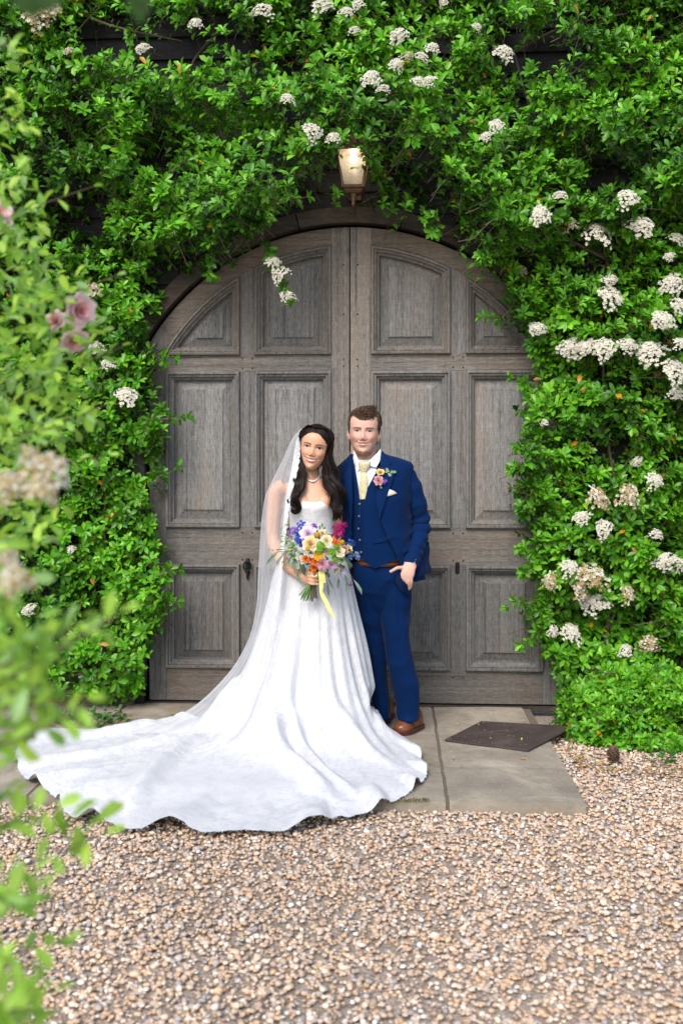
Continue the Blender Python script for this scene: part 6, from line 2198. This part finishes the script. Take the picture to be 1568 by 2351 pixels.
for a, b in ((709, 1274), (716, 1277), (691, 1279), (683, 1282), (695, 1291), (684, 1302), (702, 1271), (692, 1284)):
    put(dm, 'daisy', a, b, 5, -.018)
put(florets(73, 10, (.40, .16, .46), .5), 'purple_flower', 804, 1340, 7, .03, label='small purple flower hanging low')
put(florets(74, 9, (.44, .50, .36), .4), 'seed_spike', 658, 1206, 7, .02)
# variegated leaves at the left and fill
fl_pos, fl_d, fl_n, fl_L, fl_W, fl_C = [], [], [], [], [], []
def leafadd(p, d, n, l, w, c):
    fl_pos.append(p); fl_d.append(d); fl_n.append(n); fl_L.append(l); fl_W.append(w); fl_C.append(c)
for k in range(240):
    if k < 130:
        a, b = rng.normal(676, 12), rng.normal(1256, 17)
        c = np.array((.24, .33, .17))*rng.uniform(.55, 1.25)
        l = rng.uniform(.016, .026)
    else:
        a, b = 738 + 66*math.sqrt(rng.random())*math.cos(k*2.4), 1262 + 54*math.sqrt(rng.random())*math.sin(k*2.4)
        c = np.array((.08, .16, .035))*rng.uniform(.6, 1.3); l = rng.uniform(.018, .032)
    d = unit(np.array([(a - 738)/60, -.4, -(b - 1262)/60]) + rng.normal(0, .5, 3))
    leafadd(bp(a, b, .012 + .02*rng.random()), d, unit(np.array([0, -1, .3]) + rng.normal(0, .3, 3)), l, l*.5, c)
V, F, C = leaf_cloud(np.array(fl_pos), np.array(fl_d), np.array(fl_n), np.array(fl_L), np.array(fl_W), np.array(fl_C), np.full(len(fl_L), .2))
part('greenery', V, F, M['leaf'], bq, True, C)['kind'] = 'stuff'
# eucalyptus leaves, each its own piece: base px, tip px, width
EUC = [(640, 1266, 611, 1296, 9), (655, 1268, 633, 1298, 8), (671, 1272, 664, 1297, 10), (668, 1280, 657, 1303, 8), (672, 1278, 682, 1322, 9), (676, 1276, 682, 1298, 8), (686, 1290, 702, 1324, 9), (694, 1288, 702, 1318, 8), (788, 1279, 812, 1304, 9), (794, 1277, 806, 1308, 9), (752, 1311, 756, 1329, 9), (753, 1325, 765, 1352, 5), (752, 1336, 755, 1370, 6), (778, 1326, 776, 1352, 8), (790, 1319, 802, 1340, 9), (796, 1330, 799, 1360, 9), (811, 1330, 832, 1362, 10), (655, 1262, 632, 1262, 4), (676, 1300, 690, 1340, 7), (700, 1300, 700, 1312, 9), (740, 1318, 738, 1324, 8)]
em = None
for (a, b, a2, b2, w) in EUC:
    p0, p1 = bp(a, b, .0) if abs(a - 738) < 60 else PXZ(a, b, YQ + .02), PXZ(a2, b2, YQ - .02 if b2 > 1290 else YQ)
    d = p1 - p0; l = np.linalg.norm(d)
    V, F, C = leaf_cloud(np.array([p0]), np.array([d]), unit(np.array([[.2*rng.normal(), -1, .35]])), np.array([l]), np.array([w/KQ]), np.array([(.115, .175, .125)])*rng.uniform(.8, 1.25), np.array([.08]))
    part('eucalyptus_leaf', V, F, M['leaf'], bq, True, C)
tw = MB()
for pts in ([(690, 1290), (668, 1272), (640, 1266), (622, 1276)], [(690, 1290), (672, 1268), (655, 1266)], [(780, 1300), (800, 1312), (811, 1330)], [(780, 1318), (790, 1330), (796, 1335)], [(745, 1310), (752, 1340)], [(795, 1270), (808, 1270), (820, 1272)]):
    tw.tube(catmull([PXZ(a, b, YQ - .01) for a, b in pts], 12), .0012, 5)
tw.part('sprig', M['bark'], bq)['kind'] = 'stuff'
# stems
stm = [simple('green_stem', (.10, .20, .03), .5), simple('brown_stem', (.10, .07, .03), .6), simple('dark_green_stem', (.05, .12, .03), .5)]
for k in range(26):
    u = (k + .5)/26
    t0 = PXZ(712 + 22*u + rng.normal(0, 2), 1300, YQ + .01 + rng.normal(0, .012)); mid = PXZ(711 + 15*u + rng.normal(0, 1), 1334, HB + .0 + rng.normal(0, .009))
    e = PXZ(687 + 42*u + rng.normal(0, 2), 1366 + 13*math.sin(u*math.pi)**.6 + rng.normal(0, 3) - 2, YQ - .015 + rng.normal(0, .02))
    V, F = tube_vf(catmull([t0, mid, e], 10), .0024, 6)
    part('stem', np.array(V), F, stm[0 if u < .6 and k % 3 else (1 if u > .62 else 2)], bq, True)
# ribbon: wrap, bow end and the long tail
rb = simple('pale_yellow_ribbon', (.66, .62, .20), .6, 0, 60, .12)
rbm = MB()
def band_(A, B, n=24): 
    V, F = strip(A, B, n, 4, .002); rbm.add(V, F)
band_([PXZ(714, 1308, YQ - .05), PXZ(718, 1324, YQ - .062), PXZ(728, 1318, YQ - .065)], [PXZ(719, 1326, YQ - .05), PXZ(728, 1324, YQ - .062), PXZ(731, 1312, YQ - .06)])
band_([PXZ(731, 1312, YQ - .065), PXZ(732, 1325, YQ - .07), PXZ(733, 1340, YQ - .06)], [PXZ(745, 1310, YQ - .06), PXZ(747, 1325, YQ - .065), PXZ(748.5, 1338, YQ - .06)])
band_([PXZ(732, 1326, YQ - .055), PXZ(733, 1345, YQ - .06), PXZ(735, 1366, YQ - .065), PXZ(745, 1385, YQ - .06), PXZ(752, 1402, YQ - .07), PXZ(757, 1410, YQ - .07)], [PXZ(741, 1328, YQ - .055), PXZ(742, 1346, YQ - .065), PXZ(743, 1360, YQ - .055), PXZ(753, 1380, YQ - .06), PXZ(762, 1402, YQ - .075), PXZ(771, 1421, YQ - .07)], 40)
rbm.part('ribbon', rb, bq, True)

# ---- the man's buttonhole
Fp = on_jacket(872, 1094, .02)
bh = thing('buttonhole_flower', tuple(Fp), None, None); bh.parent = groom; bh.location = Vector(Fp) - groom.location
ROOT.pop(bh.name, None)
def putb(t, name, px, py, r, g=.03, **kw):
    p = on_jacket(px, py, g)
    put(t, name, px, py, r, 0, unit(np.array([kw.pop('nx', 0), -1, kw.pop('nz_', .3)])), parent=bh, pos=p, **kw)
putb(rose(80, (.74, .46, .10), (.78, .62, .28), 5, 0, .7), 'rose', 873, 1086, 12, .03, nz_=.8)
putb(rose(81, (.62, .26, .28), (.72, .42, .44), 5, .1), 'lisianthus', 869, 1104, 13, .035)
putb(florets(82, 9, (.22, .10, .50), .5), 'purple_flower', 880, 1106, 8, .035)
for (a, b, a2, b2, w) in ((884, 1086, 893, 1078, 10), (890, 1086, 898, 1093, 9), (895, 1085, 904, 1082, 9), (900, 1084, 910, 1083, 8), (885, 1082, 890, 1074, 7), (872, 1114, 876, 1122, 6)):
    p0, p1 = on_jacket(a, b, .028), on_jacket(a2, b2, .034)
    d = p1 - p0
    V, F, C = leaf_cloud(np.array([p0]), np.array([d]), np.array([[0, -1, .3]]), np.array([np.linalg.norm(d)]), np.array([w/KG]), np.array([(.16, .24, .10)])*rng.uniform(.85, 1.2), np.array([.05]))
    part('leaf', V, F, M['leaf'], bh, True, C)

# ------------------------------------------------------------------ foreground bushes, close to the lens and out of focus
rng = np.random.default_rng(77)
FY = [np.array(c) for c in ((.24, .42, .05), (.30, .48, .07), (.17, .34, .05), (.24, .40, .13), (.33, .50, .06))]
def fore_bush(root, sprays, fills, leaf_l):
    pos, dr, nm, L, W, C, sV, sF = [], [], [], [], [], [], [], []
    nb = 0
    def one(p, d, l):
        pos.append(p); dr.append(d); nm.append(unit(np.array([0, -.5, .8]) + rng.normal(0, .45, 3))); L.append(l); W.append(l*rng.uniform(.46, .58)); C.append(FY[rng.integers(len(FY))]*rng.uniform(.75, 1.2))
    for pts, n in sprays:
        q = catmull([PD(a, b, d) for a, b, d in pts], 20)
        tv, tf = tube_vf(q, np.linspace(.0022, .0010, 20), 5, False)
        sV.extend(tv); sF.extend([tuple(i + nb for i in f) for f in tf]); nb += len(tv)
        ax = unit(q[-1] - q[0])
        for k in range(n):
            u = (k + 1)/n
            p = q[min(19, int(u*19))]
            side = (1 if k % 2 else -1)
            d = unit(ax*.7 + np.array([0, rng.normal(0, .3), side*.8]) + rng.normal(0, .25, 3))
            if k == n - 1: d = ax
            one(p, d, leaf_l*rng.uniform(.75, 1.2)*(1 - .3*u))
    for (x0, y0, x1, y1, d0, d1, n) in fills:
        for k in range(n):
            p = np.array(PD(rng.uniform(x0, x1), rng.uniform(y0, y1), rng.uniform(d0, d1)))
            for s in range(3):
                one(p + rng.normal(0, .012, 3), unit(rng.normal(0, 1, 3) + np.array([.5, 0, .2])), leaf_l*rng.uniform(.7, 1.15))
    root['near'] = 1
    arr = [np.array(q) for q in (pos, dr, nm, L, W, C)]
    shrub_leaves(root, arr, min(300, int(len(pos)*.6)))
    o = part('stem', np.array(sV), np.array(sF, dtype=np.int32), M['bark'], root); o['kind'] = 'stuff'
    if 'near' in root: del root['near']
rb_ = thing('rose_bush', tuple(G(-260, 2600, GZ)), 'blurred rose bush with pink blooms in the near foreground on the left', 'bush')
fore_bush(rb_, [([(-80, 520, 2.44), (60, 480, 2.38), (215, 428, 2.32)], 12), ([(-60, 760, 2.44), (100, 700, 2.38), (268, 632, 2.32)], 15), ([(-60, 960, 2.44), (130, 870, 2.38), (280, 795, 2.32)], 15),
    ([(-60, 1010, 2.32), (100, 985, 2.26), (240, 930, 2.20)], 13), ([(-60, 1100, 2.32), (90, 1070, 2.26), (250, 1045, 2.20)], 12), ([(-60, 240, 2.07), (60, 290, 2.07)], 8), ([(-60, 140, 2.07), (30, 90, 2.07)], 6), ([(-60, 640, 2.44), (140, 590, 2.44)], 10), ([(-60, 860, 2.44), (150, 830, 2.44), (235, 760, 2.32)], 12)],
    [(-140, 110, 60, 470, 2.0, 2.6, 50), (-140, 440, 95, 680, 2.1, 2.7, 80), (-140, 620, 140, 1000, 2.1, 2.7, 170), (-140, 990, 115, 1260, 2.0, 2.6, 100), (60, 640, 215, 990, 2.2, 2.6, 50)], .044)
for i, (a, b, d, r, nz) in enumerate(((180, 712, 2.38, .046, (.8, -.6, -.2)), (168, 780, 2.38, .038, (.5, -.5, -.6)), (-6, 492, 2.3, .038, (.7, -.7, .1)), (130, 738, 2.44, .03, (-.2, -.9, .2)))):
    t = rose(90 + i, (.88, .43, .48), (.92, .72, .72), 4, .05, 1.05)
    p = np.array(PD(a, b, d)); Fm = frame_to(unit(np.array(nz)), i)
    o = link('rose', t.mesh('rose'), rb_)
    o.matrix_local = Matrix.Translation(Vector(p) - off(rb_)) @ Matrix(Fm.tolist()).to_4x4() @ Matrix.Diagonal((r, r, r, 1))
vb = thing('flowering_bush', tuple(G(-330, 2800, GZ)), 'strongly blurred bush with cream and brown flower heads in the near foreground, lower left', 'bush')
fore_bush(vb, [([(-60, 1600, 1.25), (120, 1500, 1.2), (280, 1405, 1.15)], 13), ([(-60, 1560, 1.3), (100, 1480, 1.25), (190, 1420, 1.25)], 10), ([(-80, 1740, 1.25), (80, 1680, 1.2), (212, 1610, 1.15)], 12), ([(-80, 1640, 1.3), (100, 1620, 1.25), (200, 1600, 1.2)], 9)],
    [(-140, 1240, 60, 1420, 1.35, 1.7, 26), (-140, 1400, 95, 1680, 1.15, 1.5, 52), (-140, 1680, -10, 1900, 1.15, 1.4, 10)], .044)
HB2 = [mesh_np('flower_head', *corymb(30, 1)[:2], M['petal'], False, corymb(30, 1)[2])]
for i, (a, b, d, r) in enumerate(((112, 1085, 1.5, .034), (28, 1118, 1.5, .028), (95, 1130, 1.48, .026), (35, 1335, 1.35, .024), (8, 1300, 1.4, .024), (70, 1050, 1.55, .02))):
    o = link('flower_head', HB2[0], vb)
    Fm = frame_to(unit(np.array((.4, -.8, .5)) + rng.normal(0, .2, 3)), i)
    o.matrix_local = Matrix.Translation(Vector(PD(a, b, d)) - off(vb)) @ Matrix(Fm.tolist()).to_4x4() @ Matrix.Diagonal((r, r, r, 1))
ls = thing('leafy_sapling', tuple(G(-120, 2700, GZ)), 'thin-stemmed blurred shrub with pale green leaves at the bottom left, in front of the gravel', 'bush')
fore_bush(ls, [([(5, 2330, 1.35), (90, 2130, 1.35), (200, 1915, 1.35)], 3), ([(-70, 2060, 1.3), (60, 1990, 1.3), (240, 1915, 1.3)], 10), ([(-70, 1930, 1.25), (40, 1880, 1.25), (130, 1850, 1.25)], 8), ([(-60, 2280, 1.3), (60, 2180, 1.3), (150, 2160, 1.3)], 8), ([(-50, 2380, 1.25), (30, 2300, 1.25), (120, 2280, 1.25)], 9), ([(-80, 2150, 1.25), (10, 2090, 1.25), (80, 2040, 1.25)], 8), ([(-80, 2360, 1.2), (20, 2320, 1.2), (90, 2330, 1.2)], 9)],
    [(-140, 1830, 20, 2120, 1.15, 1.45, 14), (-140, 2230, 60, 2420, 1.15, 1.4, 18), (150, 1900, 200, 1960, 1.28, 1.36, 3)], .044)
ob = thing('overhanging_branch', tuple(PD(60, -160, 1.0)), 'dark blurred leaves of a branch hanging into the top left corner', 'branch')
st_ = MB()
for i, (a, b, a2, b2, w) in enumerate(((60, -60, 78, 36, .030), (95, -50, 112, 24, .026), (300, -70, 328, 46, .020), (320, -40, 338, 14, .014), (30, -60, 40, 2, .022))):
    p0, p1 = np.array(PD(a, b, .95)), np.array(PD(a2, b2, .95)); d = p1 - p0
    V, F, C = leaf_cloud(p0[None], d[None], np.array([[.2, -.6, .6]]), np.array([np.linalg.norm(d)]), np.array([w*1.4]), np.array([(.045, .10, .02)]), np.array([.1]))
    part('leaf', V, F, M['fleaf'], ob, True, C)
st_.tube([PD(-80, -130, .97), PD(60, -80, .95), PD(220, -110, .95), PD(340, -70, .95)], .004, 6)
st_.part('twig', M['bark'], ob, True)

# ------------------------------------------------------------------ things lying on the ground
rng = np.random.default_rng(99)
fl = []
for k, c in enumerate(((.50, .30, .03), (.38, .17, .03), (.22, .26, .04), (.42, .36, .10))):
    V, F, C = leaf_cloud(np.zeros((1, 3)), np.array([[0, 1., 0]]), np.array([[0, 0, 1.]]), np.array([1.]), np.array([.45]), np.array([c]), np.array([-.25]))
    fl.append(mesh_np('fallen_leaf', V, F, M['litter'], True, C))
SPOTS = [(1098, 1665), (1170, 1668), (1040, 1690), (1028, 1738), (1042, 1742), (1108, 1660), (1160, 1674), (1128, 1697), (1106, 1698), (1175, 1690), (1070, 1682), (1196, 1700), (1230, 1702), (1268, 1722), (1035, 1712), (1120, 1712), (1262, 1790), (1208, 1742), (1062, 1760), (1012, 1750), (985, 1752), (1290, 1745), (1295, 1765), (1045, 1663), (1195, 1655), (1062, 1640), (1130, 1640)]
def leaf_label(k, a, b, onb):
    col = ('yellow', 'orange-brown', 'greenish', 'pale straw')[k % 4]
    where = 'on the brown board' if onb else ('on the slab edge behind the brown board' if b < 1672 else ('beside the joint left of the brown board' if a < 1075 else 'on the front right paving slab'))
    u = 'nearest the door' if b < 1668 else ('towards the gravel' if b > 1730 else ('at its left' if a < 1110 else ('at its middle' if a < 1190 else 'at its right')))
    return 'small %s fallen leaf %s, %s' % (col, where, u)
used, spare = set(), []
for k, (a, b) in enumerate(SPOTS):
    onb = in_poly(np.array([a]), np.array([b]), [(1020, 1700), (1105, 1657), (1300, 1668), (1296, 1680), (1212, 1724)])[0]
    if leaf_label(k, a, b, onb) in used:
        spare.append(tuple(G(a, b, .0135 if onb else .007))); continue
    used.add(leaf_label(k, a, b, onb))
    o = link('fallen_leaf', fl[k % 4], None, G(a, b, .0135 if onb else .007))
    s = rng.uniform(.016, .030); o.scale = (s, s, s); o.rotation_euler = (rng.normal(0, .25), rng.normal(0, .25), rng.uniform(0, 6.28))
    tag(o, leaf_label(k, a, b, onb), 'leaf', 'fallen leaves on the paving')
for k, (a, b, s) in enumerate(((402, 1640, .055), (20, 1715, .06))):
    o = link('fallen_leaf', fl[2 + k % 2], None, G(a, b, .012)); o.scale = (s, s, s); o.rotation_euler = (.1, .1, 1.2 + k)
    tag(o, ('long green-yellow leaf lying on the paving behind the train', 'long pale leaf lying on the paving at the far left')[k], 'leaf')
# petal dust on the board and slabs
n = 420
px = rng.uniform(1010, 1330, n); py = 1640 + 200*rng.random(n)**1.3
P0 = np.array([tuple(G(a, b, .0065)) for a, b in zip(px, py)])
onb = in_poly(px, py, [(1020, 1700), (1105, 1657), (1300, 1668), (1296, 1680), (1212, 1724)])
P0[:, 2] = np.where(onb, .0112, .0075)
okx = P0[:, 0] < xr_ - .02
P0 = P0[okx]; n = len(P0)
V = []; F = []
for i in range(n):
    s = rng.uniform(.0012, .0028); a = rng.uniform(0, 6)
    b = len(V)
    for q in range(4): V.append(P0[i] + np.array([s*math.cos(a + q*1.57), s*math.sin(a + q*1.57), .0003*q]))
    F.append((b, b + 1, b + 2, b + 3))
o = part('petal_litter', np.array(V), F, simple('cream_petal_bits', (.62, .58, .46), .8)); tag(o, 'tiny cream petals sprinkled over the paving and brown board', 'petals', kind='stuff')
# dry leaves along the gravel edge and under the left shrub
pos = list(spare)
for k in range(260):
    a = rng.uniform(1290, 1640); b = np.interp(a, [1290, 1330, 1400, 1568, 1640], [1690, 1752, 1765, 1775, 1780]) + rng.normal(0, 9)
    pos.append(tuple(G(a, b, GZ + .012)))
for k in range(200):
    a = rng.uniform(90, 300); b = rng.uniform(1640, 1672) + (300 - a)*.03
    pos.append(tuple(G(a, b, .008)))
pos = np.array(pos); n = len(pos)
pal = np.array([(.30, .13, .03), (.22, .09, .03), (.40, .24, .05), (.14, .07, .03), (.18, .22, .04)])
V, F, C = leaf_cloud(pos, rng.normal(0, 1, (n, 3))*np.array([1, 1, .25]), unit(np.array([0, 0, 1.]) + rng.normal(0, .3, (n, 3))), rng.uniform(.015, .032, n), rng.uniform(.006, .013, n), pal[rng.integers(0, 5, n)], np.full(n, -.3))
o = part('leaf_litter', V, F, M['litter'], None, True, C); tag(o, 'brown dry leaf litter under the shrubs at the edge of the gravel', 'leaf litter', kind='stuff')
# creeping ivy at both feet of the wall
pos = []; 
for k in range(170):
    pos.append(tuple(np.array(G(rng.uniform(110, 290), rng.uniform(1642, 1668), .0)) + np.array([0, 0, rng.uniform(.005, .05)])))
for k in range(60):
    pos.append(tuple(np.array(G(rng.uniform(1490, 1700), rng.uniform(1735, 1768), GZ)) + np.array([0, 0, rng.uniform(.01, .06)])))
pos = np.array(pos); n = len(pos)
V, F, C = leaf_cloud(pos, unit(rng.normal(0, 1, (n, 3))*np.array([1, 1, .4]) + np.array([0, -.3, 0])), unit(np.array([0, -.5, 1.]) + rng.normal(0, .3, (n, 3))), rng.uniform(.022, .040, n), rng.uniform(.016, .030, n), np.array([(.03, .10, .015)])*rng.uniform(.7, 1.5, (n, 1)), np.full(n, .1))
o = part('ground_ivy', V, F, M['leaf'], None, True, C); tag(o, 'low creeping ivy at the foot of the wall', 'ivy', kind='stuff')
# moss along the slab edge
pos = np.array([tuple(np.array(G(rng.uniform(890, 985), rng.normal(1839, 3), -.005))) for k in range(500)]); n = len(pos)
V, F, C = leaf_cloud(pos, unit(rng.normal(0, .5, (n, 3)) + np.array([0, -.3, 1])), unit(rng.normal(0, 1, (n, 3))), rng.uniform(.004, .010, n), rng.uniform(.002, .004, n), np.array([(.10, .10, .015)])*rng.uniform(.6, 1.5, (n, 1)), np.full(n, .1))
o = part('moss', V, F, M['leaf'], None, True, C); tag(o, 'olive moss on the front edge of the paving', 'moss', kind='stuff')
# pine cone
pcn = G(1407, 1750, GZ + .005)
cone = thing('pine_cone', tuple(pcn), 'brown pine cone on the gravel below the low bush', 'pine cone')
cm = simple('pine_cone_scale', (.14, .085, .05), .8, 0, 50, .3)
MB().ball((pcn.x, pcn.y, pcn.z + .035), (.020, .020, .034), 10, 8).part('core', cm, cone, True)
sc_m = MB().add([(-.008, 0, 0), (.008, 0, 0), (.010, .012, .003), (0, .018, .006), (-.010, .012, .003), (0, .010, -.004)], [(0, 1, 2, 4), (4, 2, 3), (1, 0, 5), (2, 1, 5), (3, 2, 5), (4, 3, 5), (0, 4, 5)]).mesh('scale', cm)
for k in range(64):
    z = 1 - 1.85*(k + .5)/64; a = k*2.399; rr = math.sqrt(max(0, 1 - z*z))
    o = link('scale', sc_m, cone)
    o.matrix_local = Matrix.Translation((.019*rr*math.cos(a), .019*rr*math.sin(a), .036 + .034*z)) @ Matrix.Rotation(a - math.pi/2, 4, 'Z') @ Matrix.Rotation(.5*z + .2, 4, 'X')
